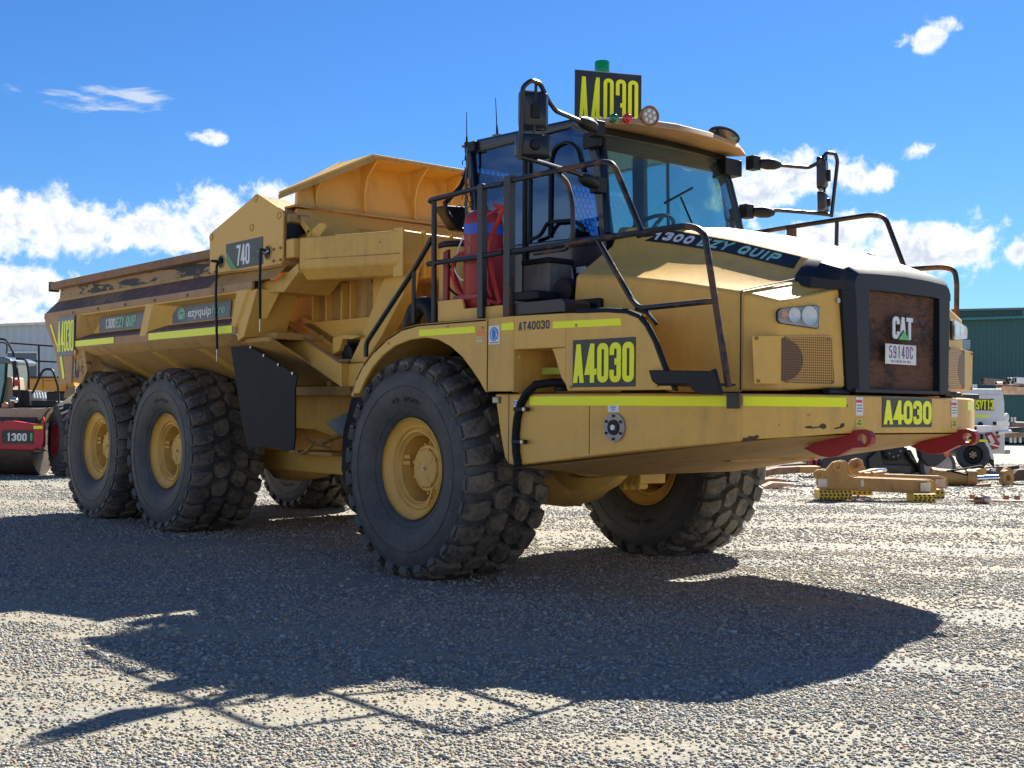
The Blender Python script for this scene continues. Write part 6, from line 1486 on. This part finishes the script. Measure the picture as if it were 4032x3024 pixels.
m = MB(); slab(m, [gx(418, 915), gx(560, 850), gx(785, 683), gx(800, 700), gx(800, 800), gx(740, 850), gx(640, 862), gx(540, 895), gx(470, 950), gx(420, 1040)], K4+.2, .5); pb(m, 'rear_mudguard', ROY, RO, bevel=.02)
bfont('e', dp(*gx(785, 742), K4+.19), RH, (0, 0, 1), .10, .09, GRN, 'logo_letter', None, bold=.02); o = bpy.data.objects['logo_letter.001'] if 'logo_letter.001' in bpy.data.objects else bpy.data.objects['logo_letter']; o.parent = RO; o.matrix_parent_inverse = Matrix.Translation(-RO.location)
# roller's big tyre
cT = dp(*gx(650, 1205), K4+.15); cT.z = .70
RW = empty('wheel'); RW.parent = RO; RW.matrix_parent_inverse = Matrix.Translation(-RO.location); bpy.context.view_layer.update()
AXR = (RH*.62-FH*.78).normalized()   # outer face looks towards the camera, turned a little to the left
AXR = (-FH*.54-RH*.84).normalized(); AXR.z = 0
def put(m, name, mat, root, **kw):
    o = m.build(name, mat, None, **kw); o.parent = root; bpy.context.view_layer.update(); o.matrix_parent_inverse = root.matrix_world.inverted(); return o
m = MB(); m.lathe([(.26, .30), (.28, .36), (.30, .46), (.29, .58), (.25, .64), (.15, .665), (-.15, .665), (-.25, .64), (-.29, .58), (-.28, .36), (-.24, .30)], cT, AXR, 56)
a_ = AXR.orthogonal().normalized(); b_ = AXR.cross(a_)
for i in range(26):
    t = 2*math.pi*i/26
    for s in (-1, 1):
        t0 = t+(s*.06); e = lambda tt: a_*math.cos(tt)+b_*math.sin(tt)
        m.beam(cT+e(t0)*.64+AXR*(s*.27), cT+e(t0+.22)*.665+AXR*(s*.02), .055, .08, up=e(t0))
put(m, 'tyre', RUB, RW, smooth=40)
m = MB(); m.lathe([(.27, .33), (.285, .335), (.28, .32), (.22, .30), (.20, .27), (.14, .26), (.10, .25), (.08, .24), (.07, .12)], cT, AXR, 40); put(m, 'rim', ROR, RW, smooth=40)
m = MB(); m.cyl(cT+AXR*.06, cT+AXR*.20, .10, 24, .09); put(m, 'hub', simple('hub_blue_grey', (.09, .11, .14), .4), RW, smooth=40)
# roller cab and rails
m = MB(); slab(m, [gx(-120, 440), gx(30, 410), gx(100, 440), gx(108, 470), gx(60, 480), gx(-120, 470)], K4+.3, 1.3); pb(m, 'cab_roof', simple('blue_grey_roof', (.10, .13, .15), .3), RO, bevel=.04)
m = MB(); slab(m, [gx(-120, 480), gx(60, 480), gx(42, 660), gx(12, 840), gx(-5, 890), gx(-120, 890)], K4+.4, 1.1); pb(m, 'cab_glass', glassm('roller_glass', (.35, .50, .50), 2.), RO)
m = MB(); m.tube([dp(*gx(60, 480), K4+.38), dp(*gx(52, 640), K4+.38), dp(*gx(12, 840), K4+.38), dp(*gx(-5, 890), K4+.38)], .03, 8); pb(m, 'cab_pillar', BLK, RO)
m = MB(); slab(m, [gx(70, 600), gx(110, 605), gx(120, 700), gx(135, 890), gx(20, 890), gx(50, 760)], K4+.5, .6); pb(m, 'cab_base', ROC, RO, bevel=.02)
m = MB(); slab(m, [gx(110, 720), gx(270, 725), gx(275, 888), gx(130, 890)], K4+.45, .7); slab(m, [gx(285, 820), gx(530, 825), gx(540, 860), gx(500, 885), gx(290, 888)], K4+.4, .6); pb(m, 'engine_cover', BLK, RO, bevel=.03)
m = MB()
for i in range(5): slab(m, [gx(300+i*26, 745), gx(312+i*26, 745), gx(322+i*26, 800), gx(308+i*26, 805)], K4+.38, .05)
pb(m, 'cooling_fins', simple('pale_grey_fins', (.45, .47, .5), .5), RO)
m = MB()
tt = lambda pts, r=.022: m.tube([dp(*gx(x, y), K4+.35) for x, y in pts], r, 8, bend=.12)
tt([(-20, 248), (60, 252), (125, 375), (124, 420)]); tt([(-20, 280), (68, 284), (62, 385)], .014); tt([(150, 432), (245, 436), (268, 560), (268, 720)]); tt([(300, 760), (405, 530), (490, 528), (545, 700), (548, 850)], .024); tt([(120, 460), (130, 560), (128, 700)], .02); tt([(158, 520), (176, 640), (184, 880)], .02)
pb(m, 'handrail', BLK, RO)
m = MB(); m.sphere(dp(*gx(135, 820), K4+.2), .085, 14, sc=(1, 1, .7)); pb(m, 'work_lamp', CHROME, RO); m = MB(); m.sphere(dp(*gx(50, 868), K4+.2), .07, 12); pb(m, 'work_lamp', simple('amber_lamp', (.5, .25, .12), .2), RO)
m = MB(); dbox(m, *gx(132, 630), *gx(168, 688), K4+.3, .06); pb(m, 'tail_lamp', simple('tail_red', (.35, .01, .02), .3), RO); m = MB(); dbox(m, *gx(120, 450), *gx(150, 610), K4+.32, .1); pb(m, 'lamp_cluster', DGR, RO, bevel=.02)
# ---- white service ute with canopy
gu = lambda x, y: (3700+x/2.476, 1180+y/2.476)
K5 = 29.5
UT = empty('service_ute', label='white service ute with an SVT13 plate and orange beacon parked before the green shed', cat='ute'); p = dp(3850, 1840, K5); UT.location = (p.x, p.y, 0)
UW = paint('ute_white', (.62, .64, .66), (.50, .50, .48), .3, .3)
m = MB(); slab(m, [gx_ for gx_ in [gu(-150, 870), gu(590, 872), gu(620, 890), gu(635, 1010), gu(640, 1500), gu(500, 1505), gu(470, 1395), gu(300, 1370), gu(-150, 1370)]], K5, 1.9); pb(m, 'canopy_body', UW, UT, bevel=.05, seg=3)
m = MB(); slab(m, [gu(-150, 925), gu(600, 928), gu(622, 1100), gu(628, 1290), gu(-150, 1285)], K5-.02, .02); pb(m, 'canopy_door', UW, UT, bevel=.008)
m = MB(); slab(m, [gu(-150, 868), gu(612, 870), gu(618, 925), gu(-150, 925)], K5-.03, .03); pb(m, 'roof_side', simple('pale_blue_white', (.60, .66, .70), .35), UT, bevel=.008)
m = MB(); slab(m, [gu(-150, 960), gu(-300, 965), gu(-420, 1110), gu(-640, 1140), gu(-680, 1180), gu(-680, 1290), gu(-150, 1290)], K5+.05, 1.8); pb(m, 'cab_body', UW, UT, bevel=.05, seg=3); m = MB(); slab(m, [gu(-170, 980), gu(-290, 985), gu(-390, 1105), gu(-170, 1105)], K5+.03, .02); pb(m, 'side_window', simple('dark_window2', (.02, .03, .035), .15), UT)
m = MB(); dbox(m, *gu(355, 968), *gu(528, 1080), K5-.03, .01); SP = m; o = pb(SP, 'fleet_plate', SGB, UT)
l = MB(); lettering(l, 'SVT13', dp(*gu(441, 1024), K5-.033), RH, (0, 0, 1), .235, .078, .030, .008, depth=.004); pb(l, 'plate_characters', TAPE, UT)
m = MB(); dbox(m, *gu(300, 968), *gu(345, 1078), K5-.03, .01); pb(m, 'sticker_panel', SGB, UT)
m = MB(); dbox(m, *gu(300, 1122), *gu(485, 1146), K5-.03, .01); pb(m, 'reflective_tape', TAPE, UT)
m = MB(); c = dp(*gu(595, 912), K5+.3); m.lathe([(0, .075), (.08, .075), (.12, .05), (.125, 0)], c, (0, 0, 1), 20); pb(m, 'orange_beacon', simple('orange_beacon_lens', (.85, .16, .02), .2), UT, smooth=40)
m = MB(); c = dp(*gu(395, 1215), K5-.02); m.cyl(c, c-FH*.03, .06, 16); pb(m, 'fuel_flap', BLK, UT)
m = MB(); dbox(m, *gu(315, 1310), *gu(430, 1360), K5-.15, .3); pb(m, 'battery_box', BLK, UT, bevel=.02)
m = MB(); slab(m, [gu(150, 1362), gu(440, 1365), gu(470, 1372), gu(470, 1386), gu(150, 1384)], K5-.2, .3); pb(m, 'guard_edge', TAPE, UT)
m = MB(); slab(m, [gu(440, 1388), gu(468, 1386), gu(530, 1540), gu(525, 1560), gu(505, 1555)], K5-.2, .3); pb(m, 'guard_edge', WHT, UT)
m = MB(); slab(m, [gu(150, 1400), gu(435, 1400), gu(500, 1560), gu(480, 1600), gu(150, 1500)], K5+.3, 1.0); slab(m, [gu(478, 1545), gu(530, 1555), gu(530, 1640), gu(490, 1600)], K5-.1, .02); pb(m, 'wheel_arch', BLK, UT)
cT = dp(*gu(320, 1543), K5-.05); cT.z = .39
UWH = empty('wheel'); UWH.parent = UT; UWH.matrix_parent_inverse = Matrix.Translation(-UT.location); bpy.context.view_layer.update()
AX = (-FH-RH*.25).normalized()
m = MB(); m.lathe([(.10, .23), (.12, .27), (.125, .33), (.10, .375), (.05, .39), (-.05, .39), (-.12, .36), (-.12, .23)], cT, AX, 40); put(m, 'tyre', RUB, UWH, smooth=40)
m = MB(); m.lathe([(.10, .235), (.09, .215), (.04, .20), (.05, .12), (.08, .10), (.09, 0)], cT, AX, 32); put(m, 'rim', BLK, UWH, smooth=40)
m = MB(); a_ = AX.orthogonal().normalized(); b_ = AX.cross(a_)
for i in range(6): t = i*math.pi/3; m.cyl(cT+AX*.08+(a_*math.cos(t)+b_*math.sin(t))*.065, cT+AX*.11+(a_*math.cos(t)+b_*math.sin(t))*.065, .025, 8)
m.cyl(cT+AX*.08, cT+AX*.12, .035, 10); put(m, 'hub', simple('brassy_hub', (.35, .28, .16), .4, .6), UWH)
m = MB(); slab(m, [gu(445, 1310), gu(510, 1290), gu(590, 1400), gu(575, 1450), gu(520, 1462)], K5-.05, .05); pb(m, 'red_safety_bag', simple('red_bag', (.40, .03, .06), .6), UT, bevel=.01)
m = MB(); slab(m, [gu(465, 1330), gu(500, 1315), gu(540, 1390), gu(510, 1410)], K5-.07, .02); slab(m, [gu(480, 1395), gu(585, 1425), gu(580, 1440), gu(490, 1415)], K5-.09, .02); pb(m, 'bag_label', OFFW, UT)
m = MB(); c = dp(*gu(568, 1335), K5-.04); m.cyl(c, c-FH*.03, .04, 12); pb(m, 'tail_lamp', simple('tail_red2', (.5, .02, .04), .3), UT)
m = MB(); dbox(m, *gu(630, 1458), *gu(690, 1505), K5+.3, .8); pb(m, 'tow_bar', simple('grey_tow_bar', (.30, .30, .31), .4, .6), UT, bevel=.01)
m = MB(); m.sphere(dp(*gu(648, 1150), K5+.1), .07, 12, sc=(1, 1, 1.6)); pb(m, 'wing_mirror', WHT, UT); m = MB(); dbox(m, *gu(632, 1165), *gu(665, 1200), K5+.1, .05); pb(m, 'mirror_bracket', BLK, UT)
m = MB(); dbox(m, *gu(335, 825), *gu(365, 868), K5+.4, .1); pb(m, 'roof_bracket', simple('grey_bracket', (.4, .42, .42), .5), UT)
# ---- black tracked machine glimpsed beneath the bumper
g7 = lambda x, y: (3000+x/2.143, 1650+y/2.143)
K6 = 25.5
TM = empty('tracked_machine', label='black tracked machine with toothed sprocket seen under the truck bumper', cat='machine'); p = dp(3500, 1870, K6); TM.location = (p.x, p.y, 0)
m = MB(); slab(m, [g7(490, 400), g7(520, 330), g7(900, 250), g7(1030, 200), g7(1260, 260), g7(1330, 400), g7(1400, 440), g7(1260, 460), g7(1000, 455), g7(500, 470)], K6+.1, .8); pb(m, 'undercarriage', BLP, TM, bevel=.03)
m = MB(); slab(m, [g7(900, 330), g7(1000, 250), g7(1030, 380), g7(1265, 390), g7(1270, 465), g7(920, 450)], K6-.05, .3); pb(m, 'side_frame', BLP, TM, bevel=.02)
m = MB(); c = dp(*g7(1120, 270), K6-.15); m.cyl(c, c+FH*.06, .19, 28)
for i in range(14): t = i*2*math.pi/14; m.cyl(c+(RH*math.cos(t)+Vector((0, 0, math.sin(t))))*.19, c+(RH*math.cos(t)+Vector((0, 0, math.sin(t))))*.19+FH*.06, .03, 6)
pb(m, 'sprocket', DGR, TM)
m = MB()
for i in range(7): t = i*2*math.pi/7; q = c+(RH*math.cos(t)+Vector((0, 0, math.sin(t))))*.12; m.cyl(q, q-FH*.02, .013, 6)
pb(m, 'sprocket_bolts', simple('pale_bolts', (.7, .66, .5), .4), TM)
m = MB(); path = [g7(1195, 250), g7(1240, 330), g7(1330, 420), g7(1420, 470), g7(1250, 478), g7(960, 470)]
for (a, b_) in zip(path[:-1], path[1:]):
    n_ = int(math.dist(a, b_)/11)+1
    for i in range(n_): f_ = i/n_; m.obox(dp(a[0]+(b_[0]-a[0])*f_, a[1]+(b_[1]-a[1])*f_, K6+.05), RH*.045, FH*.32, Vector((0, 0, .05)))
pb(m, 'track', simple('track_rubber', (.012, .013, .016), .7), TM)
m = MB(); slab(m, [g7(1330, 240), g7(1540, 180), g7(1560, 330), g7(1480, 395), g7(1400, 398), g7(1350, 330)], K6-.25, .3); pb(m, 'side_cover', BLP, TM, bevel=.02)
m = MB(); slab(m, [g7(1538, 235), g7(1585, 235), g7(1582, 312), g7(1540, 316)], K6-.27, .1); pb(m, 'orange_panel', simple('orange_panel', (.75, .10, .02), .4), TM)
m = MB(); dbox(m, *g7(1325, 200), *g7(1428, 270), K6-.30, .02); pb(m, 'company_sign', SGB, TM); bfont('ezyquip', dp(*g7(1375, 232), K6-.305), RH, (0, 0, 1), .075, .23, WHT, 'sign_lettering', None, bold=.02); o = bpy.data.objects['sign_lettering']; o.parent = TM; o.matrix_parent_inverse = Matrix.Translation(-TM.location)
cT = dp(*g7(1480, 400), K6-.1); m = MB(); m.lathe([(.05, .30), (.06, .22), (.05, .12), (.05, 0)], cT, -FH, 30); pb(m, 'disc_wheel', simple('pinkish_grey_disc', (.42, .36, .37), .5), TM)
m = MB(); m.lathe([(-.1, .38), (.05, .37), (.06, .30), (-.1, .30)], cT, -FH, 34); pb(m, 'disc_tyre', RUB, TM, smooth=40)
m = MB(); slab(m, [g7(385, 345), g7(490, 330), g7(470, 440), g7(380, 450)], K6+.4, .5); pb(m, 'motor_housing', simple('dark_grey_motor', (.03, .035, .045), .5), TM, bevel=.02)
m = MB(); slab(m, [g7(400, 350), g7(430, 345), g7(425, 400), g7(400, 405)], K6+.3, .1); slab(m, [g7(455, 345), g7(475, 345), g7(470, 420), g7(452, 420)], K6+.3, .1); pb(m, 'red_fitting', simple('red_part', (.45, .04, .03), .5), TM)
# ---- tan loader linkage arms lying on yellow cribbing blocks
TANP = paint('worn_tan_steel', (.44, .25, .075), (.10, .055, .045), .8, .55, 3.0, chips=.02)
KL = gk(*g7(960, 690))
print('linkage distance', KL)
LK = empty('loader_arm', label='tan steel loader arm with two bosses resting across yellow plastic cribbing in front', cat='steel arm', group=None); p = dp(*g7(950, 640), KL); LK.location = (p.x, p.y, 0)
arm = [g7(470, 505), g7(440, 480), g7(445, 450), g7(480, 425), g7(540, 432), g7(600, 365), g7(640, 352), g7(680, 362), g7(700, 385), g7(712, 440), g7(740, 475), g7(780, 492), g7(1380, 515), g7(1420, 525), g7(1445, 560), g7(1445, 600), g7(1410, 628), g7(1350, 632), g7(600, 598), g7(490, 585), g7(465, 550)]
m = MB(); slab(m, arm, KL-.02, .09); pb(m, 'arm_plate', TANP, LK, bevel=.008)
m = MB(); slab(m, [(u+14, v-3) for u, v in arm], KL+.12, .07); pb(m, 'arm_plate', TANP, LK, bevel=.008)
def boss(q, r, root, k, mat=TANP):
    c = dp(*g7(*q), k); m = MB(); m.lathe([(-.02, r), (.03, r), (.035, r*.55), (.01, r*.5), (.01, 0)], c, -FH, 24); pb(m, 'pivot_boss', mat, root, smooth=40)
boss((635, 400), .075, LK, KL-.02); boss((475, 470), .075, LK, KL-.02); boss((515, 545), .10, LK, KL-.02, TANP)
for q in ((475, 505, 550, 572), (1340, 540, 1425, 612)): m = MB(); dbox(m, *g7(q[0], q[1]), *g7(q[2], q[3]), KL-.065, .02); pb(m, 'masking_tape', simple('cream_masking_tape', (.66, .60, .50), .7), LK)
m = MB(); dbox(m, *g7(833, 512), *g7(860, 570), KL-.03, .005); pb(m, 'part_tag', simple('pale_tag', (.6, .6, .45), .6), LK)
L2 = empty('loader_arm', label='second tan loader arm with a raised round boss lying behind the front arm', cat='steel arm'); p = dp(*g7(1200, 600), KL+.9); L2.location = (p.x, p.y, 0)
m = MB(); slab(m, [g7(720, 440), g7(725, 390), g7(760, 345), g7(810, 330), g7(850, 350), g7(865, 400), g7(900, 460), g7(1500, 480), g7(1560, 500), g7(1575, 540), g7(1560, 580), g7(1500, 590), g7(1450, 560), g7(760, 520)], KL+.85, .10); pb(m, 'arm_plate', TANP, L2, bevel=.008)
boss((785, 382), .075, L2, KL+.85, RUST); m = MB(); dbox(m, *g7(1465, 508), *g7(1550, 575), KL+.81, .02); pb(m, 'masking_tape', simple('peach_masking_tape', (.62, .45, .33), .7), L2)
m = MB()
for (x0, y0, x1, y1, r) in ((815, 470, 960, 440, .05), (860, 472, 980, 465, .045), (930, 465, 1010, 455, .04)): m.cyl(dp(*g7(x0, y0), KL+.5), dp(*g7(x1, y1), KL+.7), r, 14)
PN_ = m.build('pivot_pin', TANP, None); tag(PN_, 'bundle of short tan pivot pins lying on the two steel arms', 'pins')
m = MB(); m.cyl(dp(*g7(905, 432), KL+.7), dp(*g7(1045, 428), KL+.9), .028, 12); RDd = m.build('chrome_rod', CHROME, None); tag(RDd, 'short shiny chrome rod lying behind the pins on the steel arms', 'rod')
KM = simple('cribbing_yellow', (.62, .42, .03), .5, var=.2); KD = simple('cribbing_hole', (.05, .03, .01), .8)
def crib(u0, v0, u1, v1, k, lab, nx, ny):
    C_ = empty('cribbing_block'); p = dp((u0+u1)/2, v1, k); C_.location = (p.x, p.y, 0); tag(C_, lab, 'cribbing block', 'yellow cribbing blocks under the steel arms')
    m = MB(); a, b = dp(u0, v0, k), dp(u1, v0, k); bot = max(0., dp((u0+u1)/2, v1, k).z); m.prism([a, b, Vector((b.x, b.y, bot)), Vector((a.x, a.y, bot))], FH*.35); pb(m, 'block', KM, C_, bevel=.01)
    m = MB()
    for i in range(nx):
        for j in range(ny):
            q = dp(u0+(u1-u0)*(i+.5)/nx+(2 if j % 2 else -2), v0+(v1-v0)*(j+.5)/ny, k); m.cyl(q-FH*.002, q-FH*.004, .018, 10)
    pb(m, 'hole_pattern', KD, C_)
crib(*g7(487, 600), *g7(762, 682), KL-.1, 'yellow drilled cribbing block under the left end of the front steel arm', 8, 3)
crib(*g7(765, 600), *g7(935, 645), KL+.8, 'orange yellow cribbing block behind the left block under the rear arm', 4, 1)
crib(*g7(1280, 632), *g7(1472, 718), KL-.25, 'bright yellow grid cribbing block under the right end of the front arm', 5, 4)
crib(*g7(1468, 600), *g7(1545, 684), KL+.75, 'yellow cribbing block with black slot under the right end of the rear arm', 2, 2)
# ---- hydraulic cylinder and sundry steel right
K8 = gk(*g7(1700, 600))+1.5
HC = empty('hydraulic_cylinder', label='tan hydraulic cylinder with chrome rod and round eye lying on timber at right', cat='hydraulic cylinder'); p = dp(*g7(1750, 520), K8); HC.location = (p.x, p.y, 0)
m = MB(); a, b = dp(*g7(1425, 482), K8), dp(*g7(1790, 505), K8); m.cyl(a, b, .155, 24); m.cyl(b-(b-a).normalized()*.18, b, .185, 24); m.cyl(a, a+(b-a).normalized()*.1, .165, 20); pb(m, 'barrel', TANP, HC, smooth=40)
m = MB(); e = dp(*g7(2040, 492), K8); m.cyl(b, e, .062, 18); pb(m, 'rod', CHROME, HC, smooth=40)
m = MB(); c = dp(*g7(2060, 495), K8); m.lathe([(-.06, .06), (-.06, .15), (.06, .15), (.06, .06), (-.06, .06)], c, (-FH+RH*.5), 24); m.cyl(dp(*g7(2085, 455), K8)+FH*.05, dp(*g7(2085, 455), K8)+FH*.15, .10, 18); pb(m, 'rod_eye', TANP, HC, smooth=40)
m = MB(); m.tube([dp(*g7(1560, 438), K8-.1), dp(*g7(1680, 425), K8-.1), dp(*g7(1850, 395), K8-.1), dp(*g7(1870, 410), K8-.1)], .02, 8, bend=.1); m.tube([dp(*g7(1600, 445), K8-.1), dp(*g7(1740, 470), K8-.15)], .02, 8); pb(m, 'hose', FLAP, HC)
m = MB(); slab(m, [g7(1790, 430), g7(1860, 418), g7(1900, 440), g7(1890, 465), g7(1800, 460)], K8+.4, .2); m.cyl(dp(*g7(1870, 430), K8+.3), dp(*g7(1870, 430), K8+.38), .06, 14); m2 = pb(m, 'port_block', TANP, HC, bevel=.01)
WD = simple('weathered_timber', (.30, .185, .12), .8, var=.3, scale=8); WDD = simple('dark_timber', (.11, .07, .05), .85, var=.3, scale=8); WDL = simple('pale_timber', (.62, .42, .28), .8, var=.2, scale=8)
def timber(pts, k, th, mat, lab, name='timber_beam', group='loose timbers around the steel parts'):
    m = MB(); slab(m, pts, k, th); o = m.build(name, mat, None, bevel=.006); tag(o, lab, 'timber', group); return o
timber([g7(1540, 560), g7(1810, 562), g7(1815, 598), g7(1540, 600)], K8-.3, .25, WDD, 'long brown timber under the hydraulic cylinder at its left')
timber([g7(1800, 555), g7(1935, 545), g7(1937, 590), g7(1815, 602)], K8-.35, .3, RUST, 'rusty square steel end beneath the middle of the hydraulic cylinder', 'steel_beam')
timber([g7(2045, 405), g7(2170, 390), g7(2178, 455), g7(2055, 470)], K8+.8, .4, WDD, 'dark square timber behind the cylinder eye at right edge')
timber([g7(2165, 430), g7(2260, 420), g7(2260, 520), g7(2120, 525), g7(2120, 470)], K8+.5, .4, WDD, 'dark brown timber stub at the right edge beside the cylinder eye')
timber([g7(1540, 600), g7(1700, 612), g7(2260, 590), g7(2260, 600), g7(1800, 625), g7(1540, 618)], K8-.8, .5, WDL, 'thin pale board lying flat on the gravel in front of the cylinder', 'board')
timber([g7(1750, 680), g7(2260, 690), g7(2260, 700), g7(1745, 690)], gk(*g7(1900, 700)), .12, WDL, 'long thin pale plank on the gravel at lower right', 'plank')
for i, (x, y) in enumerate(((1785, 655), (2072, 660), (2165, 662), (1885, 655))):
    kk = gk(*g7(x, 690)); m = MB(); dbox(m, *g7(x-14, y-16), *g7(x+14, y+22), kk, .1); o = m.build('steel_stub', RUST, None, bevel=.004)
    tag(o, ['rusty square stub standing leftmost beside the pale plank', 'rusty square stub on the plank, second from right', 'rusty square stub nearest the right end of the plank', 'low rusty stub just behind the two balls on the plank'][i], 'steel stub', 'rusty stubs along the plank')
for i, (x, y) in enumerate(((1828, 688), (1893, 680))):
    kk = gk(*g7(x, 712))-.05; c = dp(*g7(x, y), kk); o = MB().sphere(c, .075, 16).build('bronze_ball', simple('bronze_ball' if i == 0 else 'pale_ball', (.22, .13, .07) if i == 0 else (.55, .47, .38), .35, .5), None, smooth=60)
    tag(o, ['dark bronze round fitting on the gravel, left of the pair by the plank', 'pale shiny round fitting on the gravel, right of the pair by the plank'][i], 'fitting')
# timbers and rusty steel left of the arms
kL = gk(*g7(150, 590))
timber([g7(20, 570), g7(100, 535), g7(275, 545), g7(270, 560), g7(60, 595), g7(20, 590)], kL, .35, WDL, 'pale wedge of timber lying on the gravel left of the front steel arm')
timber([g7(20, 510), g7(105, 500), g7(205, 512), g7(210, 528), g7(90, 530), g7(20, 560)], kL+.5, .4, WD, 'short brown timber stacked on the pale wedge left of the arms')
timber([g7(-20, 445), g7(140, 410), g7(320, 402), g7(322, 455), g7(120, 470), g7(-20, 495)], kL+1.2, .4, WD, 'long brown timber behind the front right tyre, pointing left')
timber([g7(320, 402), g7(495, 400), g7(495, 440), g7(400, 458), g7(322, 455)], kL+1.1, .4, TANP, 'tan steel box section butted to the long brown timber', 'steel_beam')
timber([g7(60, 420), g7(180, 385), g7(380, 372), g7(385, 395), g7(200, 400), g7(70, 432)], kL+2.6, .4, WDD, 'dark low timber pile behind the long brown timber', 'timber_pile')
# ---- rack of pipes and sections at the right edge
K9 = 33.
RK = empty('pipe_rack', label='timber and steel rack at the right edge carrying pipes before the green shed', cat='rack'); p = dp(4000, 1760, K9); RK.location = (p.x, p.y, 0)
m = MB(); slab(m, [gu(632, 848), gu(1000, 856), gu(1000, 920), gu(720, 920), gu(640, 912)], K9+.2, .6); pb(m, 'timber_bearer', WDL, RK, bevel=.01)
m = MB(); slab(m, [gu(640, 1298), gu(1000, 1300), gu(1000, 1340), gu(640, 1342)], K9+.1, .5); pb(m, 'timber_bearer', WD, RK, bevel=.01)
m = MB()
for x in (695, 735, 785, 860): m.cyl(dp(*gu(x, 1340), K9+.3), dp(*gu(x, 1395), K9+.3), .035, 8)
for x in (705, 735): m.cyl(dp(*gu(x, 1145), K9+1), dp(*gu(x, 1200), K9+1), .03, 8)
m.beam(dp(*gu(930, 1640), K9+.3), dp(*gu(930, 850), K9+.3), .1, .1, up=RH); pb(m, 'rack_post', simple('galvanised_post', (.55, .56, .56), .4, .5), RK)
BRN = simple('brown_steel_section', (.20, .12, .09), .6, var=.3)
def pipe(q0, q1, r, mat, lab, sq=False, k0=K9-.2, k1=K9+1.5, group='pipes laid on the rack'):
    a, b = dp(*gu(*q0), k0), dp(*gu(*q1), k1); m = MB()
    if sq: m.beam(a, b, r*2, r*2)
    else:
        m.cyl(a, b, r, 14); n = (a-b).normalized(); m.cyl(a+n*.001, a+n*.004, r*.8, 12, mi=1)
    if sq: n = (a-b).normalized(); m.beam(a+n*.001, a+n*.004, r*1.6, r*1.6, mi=1)
    o = m.build('steel_pipe', [mat, BLK], None, smooth=40); tag(o, lab, 'pipe', group)
pipe((412, 782), (760, 810), .055, BRN, 'longest brown steel section sticking out furthest left of the upper rack', True)
pipe((415, 808), (760, 835), .045, BRN, 'brown steel section lying under the longest one on the upper rack', True)
for i, (x, y, w) in enumerate(((655, 780, 'dark end'), (683, 778, 'end'), (712, 780, 'end'), (630, 812, 'end'), (670, 810, 'end'), (710, 808, 'end'))):
    pipe((x, y), (1000, y+18), .052, [BRN, WHT, STEEL][i % 3], ['round pipe end at the top left of the stacked pipes', 'round pipe end at the top middle of the stacked pipes', 'round pipe end at the top right of the stacked pipes', 'round pipe end at the lower left of the stacked pipes', 'round pipe end at the lower middle of the stacked pipes', 'round pipe end at the lower right of the stacked pipes'][i])
pipe((550, 815), (700, 812), .04, WHT, 'small pale pipe just left of the stacked round pipes')
pipe((725, 785), (1000, 800), .08, WHT, 'thick pale tube on the right of the stacked round pipes', True)
pipe((335, 1262), (640, 1255), .075, WHT, 'thick white square section jutting left low in front of the ute', True, K5-1.5, K5-.2)
pipe((535, 1205), (660, 1210), .05, WHT, 'thinner white square section above the thick one', True, K5-1.2, K5-.4)
pipe((560, 1295), (690, 1285), .04, STEEL, 'thin silver tube below the thick white section', False, K5-1.2, K5-.4)
pipe((680, 1210), (1000, 1215), .06, BRN, 'brown round pipe on the lower rack at right edge')
pipe((640, 1262), (1000, 1255), .05, BLK, 'black tube at the middle of the lower rack', False)
# ---- far low tree line, well beyond the sheds
m = MB()
import itertools
for i in range(900):
    a = rg.uniform(-.9, .9); d = rg.uniform(170, 215); c = CO+(FH*math.cos(a)+RH*math.sin(a))*d; c.z = rg.uniform(0, 3.6+1.4*math.sin(a*17)+.8*math.sin(a*41))
    r_ = rg.uniform(.9, 2.2); pts = [c+Vector((rg.uniform(-r_, r_), rg.uniform(-r_, r_), rg.uniform(-r_, r_)*.8)) for _ in range(7)]
    m.add(pts, [(0, 1, 2), (0, 2, 3), (3, 4, 5), (4, 5, 6), (1, 5, 6), (0, 4, 6), (2, 3, 6), (1, 2, 5)])
o = m.build('far_trees', FO, None, smooth=0, fix=False); tag(o, 'low distant line of dark trees on the horizon beyond the sheds', 'trees', kind='stuff')
for o in list(bpy.data.objects):
    if o.name.startswith('door_holder'): bpy.data.objects.remove(o)
